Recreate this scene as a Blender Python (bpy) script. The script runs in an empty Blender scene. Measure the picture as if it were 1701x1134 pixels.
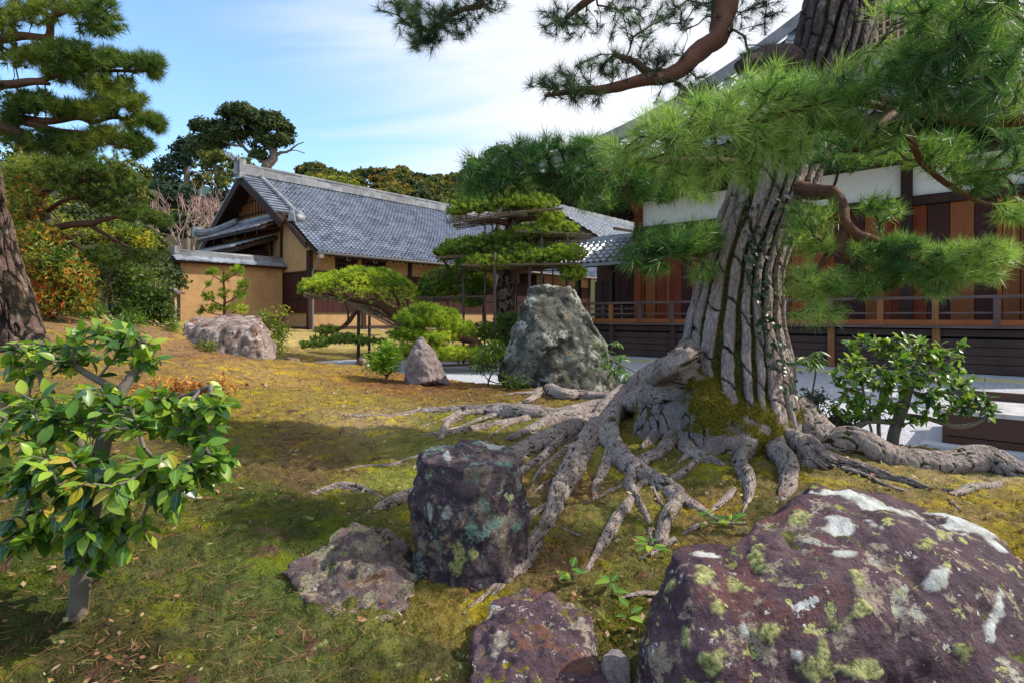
import bpy, math, random
import numpy as np
from mathutils import Vector, Matrix

# ------------------------------------------------------------------ camera, sky, sun, exposure
scene = bpy.context.scene
COL = scene.collection
H, FPX, HOR = 1.0, 945.0, 525.0           # eye height, focal length and horizon row in photo pixels
R = math.radians
cam_d = bpy.data.cameras.new('camera')
cam = bpy.data.objects.new('camera', cam_d)
COL.objects.link(cam)
cam.location = (0, 0, H)
cam.rotation_euler = (R(90), 0, 0)
cam_d.sensor_width = 36
cam_d.lens = 36 * FPX / 1701
cam_d.shift_y = -(567 - HOR) / 1701
cam_d.clip_start = 0.05
cam_d.clip_end = 3000
scene.camera = cam

SUN_XY = (1.0, 0.12)
SUN_EL = 44
sun_rot = math.atan2(*SUN_XY)
world = bpy.data.worlds.new('World')
scene.world = world
world.use_nodes = True
wn = world.node_tree
wn.nodes.clear()
w_out = wn.nodes.new('ShaderNodeOutputWorld')
w_bg = wn.nodes.new('ShaderNodeBackground')
w_sky = wn.nodes.new('ShaderNodeTexSky')
w_sky.sky_type = 'NISHITA'
w_sky.sun_disc = False
w_sky.sun_elevation = R(SUN_EL)
w_sky.sun_rotation = sun_rot
w_sky.dust_density = 1.2
w_sky.air_density = 1.0
w_sky.ozone_density = 1.5
w_bg.inputs['Strength'].default_value = 0.15
# thin high cloud over the blue, drawn out in streaks and thicker towards the sun
w_tc = wn.nodes.new('ShaderNodeTexCoord')
w_sep = wn.nodes.new('ShaderNodeSeparateXYZ')
wn.links.new(w_tc.outputs['Generated'], w_sep.inputs[0])
w_z = wn.nodes.new('ShaderNodeMath'); w_z.operation = 'MAXIMUM'; w_z.inputs[1].default_value = 0.0
wn.links.new(w_sep.outputs[2], w_z.inputs[0])
w_za = wn.nodes.new('ShaderNodeMath'); w_za.operation = 'ADD'; w_za.inputs[1].default_value = 0.18
wn.links.new(w_z.outputs[0], w_za.inputs[0])
w_div = wn.nodes.new('ShaderNodeVectorMath'); w_div.operation = 'DIVIDE'
w_cmb = wn.nodes.new('ShaderNodeCombineXYZ')
for i in range(3):
    wn.links.new(w_za.outputs[0], w_cmb.inputs[i])
wn.links.new(w_tc.outputs['Generated'], w_div.inputs[0])
wn.links.new(w_cmb.outputs[0], w_div.inputs[1])
w_map = wn.nodes.new('ShaderNodeMapping')
w_map.inputs['Rotation'].default_value = (0, 0, R(28))
w_map.inputs['Scale'].default_value = (0.55, 1.5, 0.2)
wn.links.new(w_div.outputs[0], w_map.inputs[0])
w_n = wn.nodes.new('ShaderNodeTexNoise')
w_n.inputs['Scale'].default_value = 1.1
w_n.inputs['Detail'].default_value = 6
w_n.inputs['Roughness'].default_value = 0.55
w_n.inputs['Distortion'].default_value = 0.6
wn.links.new(w_map.outputs[0], w_n.inputs['Vector'])
w_dot = wn.nodes.new('ShaderNodeVectorMath'); w_dot.operation = 'DOT_PRODUCT'
w_dot.inputs[1].default_value = (math.sin(sun_rot) * math.cos(R(SUN_EL)), math.cos(sun_rot) * math.cos(R(SUN_EL)), math.sin(R(SUN_EL)))
wn.links.new(w_tc.outputs['Generated'], w_dot.inputs[0])
w_mr = wn.nodes.new('ShaderNodeMapRange')
w_mr.inputs['From Min'].default_value = -0.02
w_mr.inputs['From Max'].default_value = 0.48
w_mr.inputs['To Min'].default_value = -0.13
w_mr.inputs['To Max'].default_value = 0.34
wn.links.new(w_dot.outputs['Value'], w_mr.inputs['Value'])
w_add = wn.nodes.new('ShaderNodeMath'); w_add.operation = 'ADD'
wn.links.new(w_n.outputs['Fac'], w_add.inputs[0])
wn.links.new(w_mr.outputs[0], w_add.inputs[1])
w_cr = wn.nodes.new('ShaderNodeMapRange'); w_cr.interpolation_type = 'SMOOTHSTEP'
w_cr.inputs['From Min'].default_value = 0.38
w_cr.inputs['From Max'].default_value = 0.80
w_cr.inputs['To Max'].default_value = 0.93
wn.links.new(w_add.outputs[0], w_cr.inputs['Value'])
w_mix = wn.nodes.new('ShaderNodeMix'); w_mix.data_type = 'RGBA'
w_mix.inputs[7].default_value = (2.5, 2.53, 2.66, 1)
wn.links.new(w_cr.outputs[0], w_mix.inputs[0])
w_tint = wn.nodes.new('ShaderNodeMix'); w_tint.data_type = 'RGBA'; w_tint.blend_type = 'MULTIPLY'
w_tint.inputs[0].default_value = 1.0
w_tint.inputs[7].default_value = (0.66, 0.76, 0.80, 1)
wn.links.new(w_sky.outputs[0], w_tint.inputs[6])
wn.links.new(w_tint.outputs[2], w_mix.inputs[6])
wn.links.new(w_mix.outputs[2], w_bg.inputs['Color'])
wn.links.new(w_bg.outputs[0], w_out.inputs[0])

sun_d = bpy.data.lights.new('sun', 'SUN')
sun_d.energy = 2.05
sun_d.angle = R(0.53)
sun_d.color = (1.0, 0.93, 0.82)
sun = bpy.data.objects.new('sun', sun_d)
COL.objects.link(sun)
sd = Vector((SUN_XY[0], SUN_XY[1], 0)).normalized() * math.cos(R(SUN_EL)) + Vector((0, 0, math.sin(R(SUN_EL))))
sun.rotation_euler = sd.to_track_quat('Z', 'Y').to_euler()
sun.location = sd * 30

scene.view_settings.view_transform = 'Standard'
scene.view_settings.look = 'None'
scene.view_settings.gamma = 1
scene.view_settings.use_curve_mapping = False
scene.view_settings.exposure = 1.5
scene.render.engine = 'CYCLES'
scene.cycles.use_denoising = True
scene.cycles.max_bounces = 7
scene.cycles.diffuse_bounces = 3
scene.cycles.transmission_bounces = 4
scene.cycles.transparent_max_bounces = 6
scene.cycles.caustics_reflective = False
scene.cycles.caustics_refractive = False
scene.cycles.sample_clamp_indirect = 6

rng = np.random.default_rng(7)
random.seed(7)

# ------------------------------------------------------------------ helpers
def P(px, py, Y):
    """Point of the place at depth Y that the photo shows at pixel px, py."""
    return np.array([(px - 850.5) / FPX * Y, Y, H - (py - HOR) / FPX * Y])

def _hash(i, j, k, seed):
    h = (i.astype(np.int64) * 374761393 + j.astype(np.int64) * 668265263 + k.astype(np.int64) * 2147483647 + seed * 974634777) & 0x7fffffff
    h = ((h ^ (h >> 13)) * 1274126177) & 0x7fffffff
    h = ((h ^ (h >> 16)) * 668265263) & 0x7fffffff
    return ((h ^ (h >> 15)) & 0xffff) / 65535.0

def vnoise(p, seed=0):
    q = np.floor(p); f = p - q
    f = f * f * (3 - 2 * f)
    i, j, k = q[:, 0].astype(np.int64), q[:, 1].astype(np.int64), q[:, 2].astype(np.int64)
    r = 0
    for a in (0, 1):
        fa = f[:, 0] if a else 1 - f[:, 0]
        for b in (0, 1):
            fb = f[:, 1] if b else 1 - f[:, 1]
            for c in (0, 1):
                fc = f[:, 2] if c else 1 - f[:, 2]
                r = r + fa * fb * fc * _hash(i + a, j + b, k + c, seed)
    return r * 2 - 1

def fbm(p, oct=4, seed=0, gain=0.5, lac=2.03):
    r, a, s = 0, 1.0, 0
    for o in range(oct):
        r = r + a * vnoise(p, seed + o * 17)
        s += a
        a *= gain
        p = p * lac + 11.3
    return r / s

def sstep(x, a, b):
    t = np.clip((x - a) / (b - a), 0, 1)
    return t * t * (3 - 2 * t)

def unit(v):
    return v / np.maximum(np.linalg.norm(v, axis=-1, keepdims=True), 1e-9)

def mesh_np(name, V, F, smooth=False, attrs=None, mats=(), mi=None):
    V = np.asarray(V, dtype=np.float32); F = np.asarray(F, dtype=np.int32)
    me = bpy.data.meshes.new(name)
    n, m, k = len(V), len(F), F.shape[1]
    me.vertices.add(n); me.vertices.foreach_set('co', V.ravel())
    me.loops.add(m * k); me.loops.foreach_set('vertex_index', F.ravel())
    me.polygons.add(m)
    me.polygons.foreach_set('loop_start', np.arange(0, m * k, k, dtype=np.int32))
    me.update(calc_edges=True)
    me.polygons.foreach_set('use_smooth', np.full(m, bool(smooth)))
    for an, av in (attrs or {}).items():
        av = np.asarray(av, dtype=np.float32)
        if av.ndim == 1:
            at = me.attributes.new(an, 'FLOAT', 'POINT'); at.data.foreach_set('value', av)
        else:
            at = me.attributes.new(an, 'FLOAT_VECTOR', 'POINT'); at.data.foreach_set('vector', av.ravel())
    for mt in mats:
        me.materials.append(mt)
    if mi is not None:
        me.polygons.foreach_set('material_index', np.asarray(mi, dtype=np.int32))
    return me

def tagx(o, label=None, cat=None, group=None, kind=None):
    if label: o['label'] = label
    if cat: o['category'] = cat
    if group: o['group'] = group
    if kind: o['kind'] = kind
    return o

def thing(name, loc, label, cat, group=None):
    o = bpy.data.objects.new(name, None)
    o.empty_display_size = 0.1
    COL.objects.link(o)
    o.location = [float(c) for c in loc]
    return tagx(o, label, cat, group)

def obj(name, V, F, mat, root=None, smooth=False, attrs=None, label=None, cat=None, group=None, kind=None, base=None, mi=None):
    """Link one mesh given in place coordinates, as a part of root or as a thing of its own."""
    V = np.asarray(V, dtype=float)
    if root is not None:
        base = np.array(getattr(root, '_w', None) or wloc(root))
    elif base is None:
        base = np.array([(V[:, 0].min() + V[:, 0].max()) / 2, (V[:, 1].min() + V[:, 1].max()) / 2, V[:, 2].min()])
    base = np.asarray(base, dtype=float)
    mats = mat if isinstance(mat, (list, tuple)) else [mat]
    o = bpy.data.objects.new(name, mesh_np(name, V - base, F, smooth, attrs, mats, mi))
    COL.objects.link(o)
    if root is not None:
        o.parent = root
    else:
        o.location = base
    return tagx(o, label, cat, group, kind)

def wloc(o):
    v = Vector(o.location)
    while o.parent is not None:
        o = o.parent
        v = v + Vector(o.location)
    return (v.x, v.y, v.z)

class MB:
    """Collects shapes (quads) that become one mesh."""
    def __init__(s):
        s.V, s.F, s.n = [], [], 0
    def add(s, V, F):
        V = np.asarray(V, dtype=float); F = np.asarray(F, dtype=np.int64)
        if F.shape[1] == 3:
            F = np.concatenate([F, F[:, 2:3]], 1)
        s.V.append(V); s.F.append(F + s.n); s.n += len(V)
        return s
    def hexa(s, c):
        return s.add(c, [[0, 3, 2, 1], [4, 5, 6, 7], [0, 1, 5, 4], [1, 2, 6, 5], [2, 3, 7, 6], [3, 0, 4, 7]])
    def box(s, fr, s0, s1, t0, t1, z0, z1):
        return s.hexa([fr(a, b, z) for z in (z0, z1) for a, b in ((s0, t0), (s1, t0), (s1, t1), (s0, t1))])
    def beam(s, a, b, w, h, up=(0, 0, 1)):
        a, b = np.asarray(a, float), np.asarray(b, float)
        d = unit(b - a); up = np.asarray(up, float)
        sd_ = np.cross(d, up)
        if np.linalg.norm(sd_) < 1e-3: sd_ = np.cross(d, [1, 0, 0])
        sd_ = unit(sd_); u = np.cross(sd_, d)
        c = []
        for q in (a, b):
            c += [q - sd_ * w / 2 - u * h / 2, q + sd_ * w / 2 - u * h / 2, q + sd_ * w / 2 + u * h / 2, q - sd_ * w / 2 + u * h / 2]
        return s.hexa(c)
    def tube(s, path, rad, k=6, closed_ends=True):
        V, F, _ = tube(path, rad, k)
        return s.add(V, F)
    def obj(s, name, mat, root=None, **kw):
        V = np.concatenate(s.V); F = np.concatenate(s.F)
        return obj(name, V, clean(F), mat, root, **kw)

def clean(F):
    """All-triangle sets stay triangles; mixed sets are split into triangles."""
    if F.shape[1] == 4:
        d = F[:, 2] == F[:, 3]
        if d.all():
            return F[:, :3]
        if d.any():
            q = F[~d]
            return np.concatenate([F[d][:, :3], q[:, [0, 1, 2]], q[:, [0, 2, 3]]])
    return F

def frames(path):
    path = np.asarray(path, float)
    T = np.gradient(path, axis=0); T = unit(T)
    up = np.array([0, 0, 1.0]) if abs(T[0][2]) < 0.9 else np.array([0, -1.0, 0])
    N = np.zeros_like(T); N[0] = unit(np.cross(np.cross(T[0], up), T[0]))
    for i in range(1, len(T)):
        v = N[i - 1] - T[i] * np.dot(N[i - 1], T[i])
        N[i] = unit(v)
    return T, N, np.cross(T, N)

def tube(path, rad, k=8, disp=None):
    path = np.asarray(path, float); n = len(path)
    rad = np.broadcast_to(np.asarray(rad, float), (n,))
    T, N, B = frames(path)
    th = np.linspace(0, 2 * math.pi, k, endpoint=False)
    rr = rad[:, None] * np.ones(k)[None]
    if disp is not None:
        rr = rr + disp
    V = path[:, None] + rr[..., None] * (N[:, None] * np.cos(th)[None, :, None] + B[:, None] * np.sin(th)[None, :, None])
    V = V.reshape(-1, 3)
    i = np.arange(n - 1)[:, None] * k; j = np.arange(k)[None]; j2 = (j + 1) % k
    F = np.stack([i + j, i + j2, i + k + j2, i + k + j], -1).reshape(-1, 4)
    V = np.concatenate([V, path[:1], path[-1:]])
    c0, c1 = n * k, n * k + 1
    jj = np.arange(k); jn = (jj + 1) % k
    caps = [np.stack([np.full(k, c0), jn, jj, jj], -1), np.stack([np.full(k, c1), (n - 1) * k + jj, (n - 1) * k + jn, (n - 1) * k + jn], -1)]
    return V, np.concatenate([F] + caps), (T, N, B)

def spline(pts, n):
    """Catmull-Rom through rows of pts (any number of columns)."""
    p = np.asarray(pts, float)
    q = np.concatenate([[2 * p[0] - p[1]], p, [2 * p[-1] - p[-2]]])
    seg = len(p) - 1
    d = np.concatenate([[0], np.cumsum(np.linalg.norm(np.diff(p[:, :3], axis=0), axis=1))])
    t = np.interp(np.linspace(0, d[-1], n), d, np.arange(seg + 1))
    i = np.minimum(t.astype(int), seg - 1); f = (t - i)[:, None]
    a, b, c, e = q[i], q[i + 1], q[i + 2], q[i + 3]
    return 0.5 * ((2 * b) + (-a + c) * f + (2 * a - 5 * b + 4 * c - e) * f ** 2 + (-a + 3 * b - 3 * c + e) * f ** 3)

# ------------------------------------------------------------------ materials
class NT:
    def __init__(s, name):
        s.m = bpy.data.materials.new(name); s.m.use_nodes = True
        s.t = s.m.node_tree; s.t.nodes.clear()
        s.out = s.t.nodes.new('ShaderNodeOutputMaterial')
        s.tc = s.t.nodes.new('ShaderNodeTexCoord')
    def N(s, ty): return s.t.nodes.new(ty)
    def L(s, a, b): s.t.links.new(a, b)
    def setv(s, sock, v):
        if isinstance(v, bpy.types.NodeSocket): s.L(v, sock)
        elif isinstance(v, (tuple, list)): sock.default_value = tuple(v) + ((1,) if len(v) == 3 and sock.type == 'RGBA' else ())
        else: sock.default_value = v
    def map(s, scale=(1, 1, 1), rot=(0, 0, 0), src='Object', loc=(0, 0, 0)):
        n = s.N('ShaderNodeMapping'); s.L(s.tc.outputs[src] if isinstance(src, str) else src, n.inputs[0])
        n.inputs['Scale'].default_value = scale; n.inputs['Rotation'].default_value = rot; n.inputs['Location'].default_value = loc
        return n.outputs[0]
    def noise(s, vec, scale, detail=4, rough=0.55, dist=0.0):
        n = s.N('ShaderNodeTexNoise'); s.L(vec, n.inputs['Vector'])
        n.inputs['Scale'].default_value = scale; n.inputs['Detail'].default_value = detail
        n.inputs['Roughness'].default_value = rough; n.inputs['Distortion'].default_value = dist
        return n.outputs['Fac']
    def voro(s, vec, scale, feat='F1', out='Distance', rand=1.0):
        n = s.N('ShaderNodeTexVoronoi'); n.feature = feat; s.L(vec, n.inputs['Vector'])
        n.inputs['Scale'].default_value = scale; n.inputs['Randomness'].default_value = rand
        return n.outputs[out]
    def ramp(s, fac, stops, interp='LINEAR'):
        n = s.N('ShaderNodeValToRGB'); s.L(fac, n.inputs[0]); e = n.color_ramp
        e.interpolation = interp
        while len(e.elements) < len(stops): e.elements.new(0.5)
        for el, (p, c) in zip(e.elements, stops):
            el.position = p; el.color = tuple(c) + (1,) if len(c) == 3 else c
        return n.outputs[0]
    def rng(s, v, a, b, c=0.0, d=1.0, smooth=True):
        n = s.N('ShaderNodeMapRange'); n.interpolation_type = 'SMOOTHSTEP' if smooth else 'LINEAR'
        s.setv(n.inputs['Value'], v)
        n.inputs['From Min'].default_value = a; n.inputs['From Max'].default_value = b
        n.inputs['To Min'].default_value = c; n.inputs['To Max'].default_value = d
        return n.outputs[0]
    def mix(s, f, a, b, mode='MIX'):
        n = s.N('ShaderNodeMix'); n.data_type = 'RGBA'; n.blend_type = mode
        s.setv(n.inputs[0], f); s.setv(n.inputs[6], a); s.setv(n.inputs[7], b)
        return n.outputs[2]
    def math(s, op, a, b=0.0):
        n = s.N('ShaderNodeMath'); n.operation = op
        s.setv(n.inputs[0], a); s.setv(n.inputs[1], b)
        return n.outputs[0]
    def attr(s, name, out='Fac'):
        n = s.N('ShaderNodeAttribute'); n.attribute_name = name
        return n.outputs[out]
    def normz(s):
        g = s.N('ShaderNodeNewGeometry'); x = s.N('ShaderNodeSeparateXYZ'); s.L(g.outputs['Normal'], x.inputs[0])
        return x.outputs[2]
    def bump(s, h, strength=0.5, dist=0.01, prev=None):
        n = s.N('ShaderNodeBump'); s.L(h, n.inputs['Height'])
        n.inputs['Strength'].default_value = strength; n.inputs['Distance'].default_value = dist
        if prev is not None: s.L(prev, n.inputs['Normal'])
        return n.outputs[0]
    def done(s, col, rough=0.7, normal=None, spec=0.35, metal=0.0, trans=0.0, tcol=None):
        b = s.N('ShaderNodeBsdfPrincipled')
        s.setv(b.inputs['Base Color'], col); s.setv(b.inputs['Roughness'], rough)
        b.inputs['Specular IOR Level'].default_value = spec; b.inputs['Metallic'].default_value = metal
        if normal is not None: s.L(normal, b.inputs['Normal'])
        if trans > 0:
            t = s.N('ShaderNodeBsdfTranslucent'); s.setv(t.inputs['Color'], tcol if tcol is not None else col)
            mx = s.N('ShaderNodeMixShader'); mx.inputs[0].default_value = trans
            s.L(b.outputs[0], mx.inputs[1]); s.L(t.outputs[0], mx.inputs[2]); s.L(mx.outputs[0], s.out.inputs[0])
        else:
            s.L(b.outputs[0], s.out.inputs[0])
        return s.m

def rgb(r, g, b):
    """sRGB 0-255 to linear."""
    return tuple(((c / 255) / 12.92 if c / 255 <= 0.04045 else ((c / 255 + 0.055) / 1.055) ** 2.4) for c in (r, g, b))

def mat_foliage(name, dark, mid, light, trans=0.35, rough=0.5, spec=0.3, odd=None):
    n = NT(name)
    t = n.attr('tint')
    stops = [(0.0, dark), (0.5, mid), (0.93, light)]
    if odd: stops.append((0.99, odd))
    c = n.ramp(t, stops)
    tc = n.mix(1.0, c, (1.5, 1.45, 0.7), 'MULTIPLY')
    return n.done(c, rough, spec=spec, trans=trans, tcol=tc)

def mat_wood(name, c1, c2, scale=6, rough=0.65, grain=(1, 1, 0.06), var=0.0, bump=0.4):
    n = NT(name)
    oi = n.N('ShaderNodeObjectInfo')
    v = n.N('ShaderNodeVectorMath'); v.operation = 'ADD'; n.L(n.tc.outputs['Object'], v.inputs[0]); n.L(oi.outputs['Location'], v.inputs[1])
    m = n.map(grain, src=v.outputs[0])
    a = n.noise(m, scale * 9, 6, 0.65, 0.5)
    b = n.noise(n.map((1, 1, 0.4), src=v.outputs[0]), scale * 0.35, 4, 0.6)
    f = n.math('ADD', n.math('MULTIPLY', a, 0.6), n.math('MULTIPLY', b, 0.5))
    c = n.ramp(f, [(0.32, c1), (0.72, c2)])
    if var:
        hv = n.N('ShaderNodeHueSaturation'); n.L(c, hv.inputs['Color'])
        n.L(n.rng(oi.outputs['Random'], 0, 1, 1 - var, 1 + var, False), hv.inputs['Value']); c = hv.outputs[0]
    return n.done(c, n.rng(a, 0.3, 0.7, rough - 0.05, rough + 0.2), n.bump(a, bump, 0.004), 0.16)

def mat_plain(name, c, rough=0.6, spec=0.3, nscale=12, amt=0.18, bump=0.15, metal=0.0):
    n = NT(name)
    a = n.noise(n.map(), nscale, 6, 0.6); b = n.noise(n.map(), nscale * 0.12, 3, 0.5)
    f = n.math('ADD', n.math('MULTIPLY', a, 0.5), n.math('MULTIPLY', b, 0.5))
    k = n.rng(f, 0.3, 0.7, 1 - amt, 1 + amt, False)
    cc = n.mix(1.0, c, k, 'MULTIPLY')
    return n.done(cc, rough, n.bump(a, bump, 0.01), spec, metal)
# ------------------------------------------------------------------ the ground
def _g(px, py, z):
    Y = (H - z) * FPX / (py - HOR)
    return ((px - 850.5) / FPX * Y, Y, z)
_gc = [_g(*a) for a in [
    (100, 516, 1.085), (60, 600, .68), (40, 590, .66), (100, 700, .50), (100, 800, .42), (120, 1035, .35), (0, 1134, .36),
    (180, 700, .50), (250, 560, .72), (180, 535, .90), (300, 552, .80), (380, 590, .54), (300, 650, .55), (400, 640, .46), (400, 700, .42), (400, 800, .38), (400, 1000, .34),
    (470, 598, .48), (560, 606, .43), (640, 612, .40), (740, 634, .36), (600, 650, .37), (600, 760, .36), (560, 900, .35), (700, 1134, .33),
    (850, 645, .355), (960, 645, .355), (850, 1134, .33), (780, 980, .34), (860, 800, .36), (950, 730, .37), (1050, 700, .40), (1020, 900, .35),
    (1100, 1000, .34), (1150, 800, .37), (1230, 750, .40), (1300, 850, .36), (1330, 700, .42), (1400, 800, .34), (1500, 800, .33), (1700, 800, .31), (1700, 900, .31), (1480, 765, .33), (1600, 770, .31), (1700, 775, .30),
    (1010, 650, .36)]]
_gc += [(0, 0, .33), (-2, 0, .40), (2.5, 0, .3), (0, -4, .3), (-6, 0, .7), (6, 0, .2), (-7, 5, 1.05), (-12, 8, 1.5), (-9, 10, 1.05),
        (-6, 10.5, .75), (-8, 14, .7), (-11, 18, .75), (-14, 26, .6), (-20, 15, 1.8), (-30, 30, 2), (-10.5, 29, .27), (-14, 31, .35), (-4, 33, .22), (3, 42, .2), (-7, 24, .3),
        (-4.6, 9.2, .25), (-6.2, 16.5, .12), (-3.3, 9, -.08), (-1.2, 8, -.12), (0.5, 7.6, -.12), (1.6, 6.4, -.1), (2.6, 5.0, -.12), (3.1, 4.1, -.12), (4.6, 3.7, -.12), (6, 3, -.1), (10, 2, -.15),
        (-4.2, 12.3, -.05), (-2.9, 11.8, -.1), (0, 10, -.15), (3, 8, -.15), (5, 6, -.15), (9, 5, -.15), (2, 13, -.15), (1, 17, -.15), (4, 20, -.1), (8, 15, -.1), (15, 10, -.15), (0, 22, -.03),
        (-4.5, 13.6, .07), (-3.0, 13.8, .08), (-4.6, 15.5, .1), (-2.0, 15, .06), (-1, 13, .05), (0.3, 12.2, .03), (-5.4, 18, .1), (-3, 19, .1), (10, 30, 0), (20, 20, 0), (0, 60, .1), (-40, 60, 1), (40, 50, .1)]
_gc = np.array(_gc)
_D = np.linalg.norm(_gc[:, None, :2] - _gc[None, :, :2], axis=-1) - 0.04 * np.eye(len(_gc))
_n = len(_gc)
_A = np.zeros((_n + 1, _n + 1)); _A[:_n, :_n] = _D; _A[_n, :_n] = 1; _A[:_n, _n] = 1
_w = np.linalg.solve(_A, np.append(_gc[:, 2], 0))

def gz(x, y):
    """Height of the ground at x, y."""
    x = np.atleast_1d(np.asarray(x, float)); y = np.atleast_1d(np.asarray(y, float))
    out = np.empty(len(x))
    for i in range(0, len(x), 40000):
        d = np.sqrt((x[i:i + 40000, None] - _gc[None, :, 0]) ** 2 + (y[i:i + 40000, None] - _gc[None, :, 1]) ** 2 + 0.01)
        out[i:i + 40000] = d @ _w[:_n] + _w[_n]
    return out

def G(px, py, lift=0.0):
    """Point on the ground that the photo shows at px, py."""
    Y = np.geomspace(0.7, 60, 900)
    X = (px - 850.5) / FPX * Y; Z = H - (py - HOR) / FPX * Y
    below = Z < np.maximum(gz(X, Y), 0.0) + lift
    i = int(np.argmax(below)) if below.any() else 899
    return np.array([X[i], Y[i], Z[i]])

# gravel court
g = NT('white_gravel')
v = g.voro(g.map(), 55); v2 = g.noise(g.map(), 3, 5, 0.6); v3 = g.voro(g.map(), 55, out='Color')
c = g.ramp(v3, [(0.1, (.26, .27, .30)), (0.9, (.56, .57, .61))])
c = g.mix(g.rng(v2, .4, .7, 0, .6), c, (.36, .36, .37))
M_gravel = g.done(c, 0.9, g.bump(v, 0.8, 0.012), 0.2)
xs = np.concatenate([np.linspace(-400, -30, 6), np.linspace(-28, 28, 40), np.linspace(30, 400, 6)])
ys = np.concatenate([np.linspace(-60, -4, 4), np.linspace(-2, 60, 40), np.linspace(70, 600, 6)])
X, Y = np.meshgrid(xs, ys); nx, ny = len(xs), len(ys)
V = np.stack([X.ravel(), Y.ravel(), np.zeros(nx * ny)], -1)
ii = (np.arange(ny - 1)[:, None] * nx + np.arange(nx - 1)[None]).ravel()
obj('gravel_ground', V, np.stack([ii, ii + 1, ii + nx + 1, ii + nx], -1), M_gravel, kind='structure', base=(0, 0, 0))

# moss mound: one sheet, finest near the camera
na, nr = 640, 560
th = np.concatenate([np.linspace(-2.6, -0.85, 40, endpoint=False), np.linspace(-0.85, 0.85, na - 80), np.linspace(0.87, 2.6, 40)])
rr = np.concatenate([np.linspace(0.02, 0.75, 12, endpoint=False), np.geomspace(0.75, 60, nr - 12)])
TH, RR = np.meshgrid(th, rr); na, nr = len(th), len(rr)
X = (RR * np.sin(TH)).ravel(); Y = (RR * np.cos(TH)).ravel()
Z = gz(X, Y)
pp = np.stack([X, Y, np.zeros_like(X)], -1)
amp = sstep(Z, -0.02, 0.2)
cush = fbm(pp * 3.1, 3, 5)
lump = np.abs(fbm(pp * 9, 3, 9))
fine = fbm(pp * 42, 3, 21)
Z = Z + amp * (0.030 * cush + 0.022 * (0.35 - lump) + 0.0135 * fine * sstep(RR.ravel(), 9, 4)) 
Z = np.where(RR.ravel() > 14, Z + 0.05 * cush * amp, Z)
# colour of the growth: rows of photo place -> moss/litter kind
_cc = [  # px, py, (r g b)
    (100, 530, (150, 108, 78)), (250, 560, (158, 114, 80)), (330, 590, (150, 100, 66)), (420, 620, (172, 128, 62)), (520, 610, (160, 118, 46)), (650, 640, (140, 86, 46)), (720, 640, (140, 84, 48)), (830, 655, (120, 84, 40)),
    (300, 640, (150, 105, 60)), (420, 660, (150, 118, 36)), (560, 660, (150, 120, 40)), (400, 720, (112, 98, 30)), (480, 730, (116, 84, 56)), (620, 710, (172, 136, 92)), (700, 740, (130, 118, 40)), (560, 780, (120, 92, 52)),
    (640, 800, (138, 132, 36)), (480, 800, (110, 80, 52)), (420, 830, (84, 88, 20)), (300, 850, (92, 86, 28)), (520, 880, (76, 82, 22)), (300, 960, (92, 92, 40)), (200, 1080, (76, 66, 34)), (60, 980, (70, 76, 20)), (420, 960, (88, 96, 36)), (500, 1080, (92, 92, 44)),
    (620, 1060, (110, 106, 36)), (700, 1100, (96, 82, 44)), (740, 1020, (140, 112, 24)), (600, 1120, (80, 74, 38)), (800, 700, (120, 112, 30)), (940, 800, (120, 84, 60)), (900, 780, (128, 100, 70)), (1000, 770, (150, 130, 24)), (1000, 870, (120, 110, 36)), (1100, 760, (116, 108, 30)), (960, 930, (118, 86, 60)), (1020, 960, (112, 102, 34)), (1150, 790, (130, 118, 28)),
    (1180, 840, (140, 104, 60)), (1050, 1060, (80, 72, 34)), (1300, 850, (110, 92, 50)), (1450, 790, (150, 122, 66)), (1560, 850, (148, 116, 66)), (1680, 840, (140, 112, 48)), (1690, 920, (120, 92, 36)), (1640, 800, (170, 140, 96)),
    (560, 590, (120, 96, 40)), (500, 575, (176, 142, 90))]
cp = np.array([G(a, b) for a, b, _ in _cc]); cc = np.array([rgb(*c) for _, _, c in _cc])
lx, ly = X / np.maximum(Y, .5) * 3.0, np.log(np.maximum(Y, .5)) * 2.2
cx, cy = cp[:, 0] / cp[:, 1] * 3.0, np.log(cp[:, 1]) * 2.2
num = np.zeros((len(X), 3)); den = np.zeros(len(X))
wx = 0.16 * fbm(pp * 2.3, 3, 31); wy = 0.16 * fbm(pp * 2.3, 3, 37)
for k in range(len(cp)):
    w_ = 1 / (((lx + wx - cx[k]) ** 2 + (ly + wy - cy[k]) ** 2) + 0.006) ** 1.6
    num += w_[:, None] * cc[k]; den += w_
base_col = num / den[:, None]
GV = np.stack([X, Y, Z], -1)
i = (np.arange(nr - 1)[:, None] * na + np.arange(na - 1)[None]).ravel()
F = np.stack([i, i + na, i + na + 1, i + 1], -1)
F = F[np.max(Z[F], axis=1) > -0.03]

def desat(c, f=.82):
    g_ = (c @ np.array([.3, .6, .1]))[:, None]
    return g_ + (c - g_) * f

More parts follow.
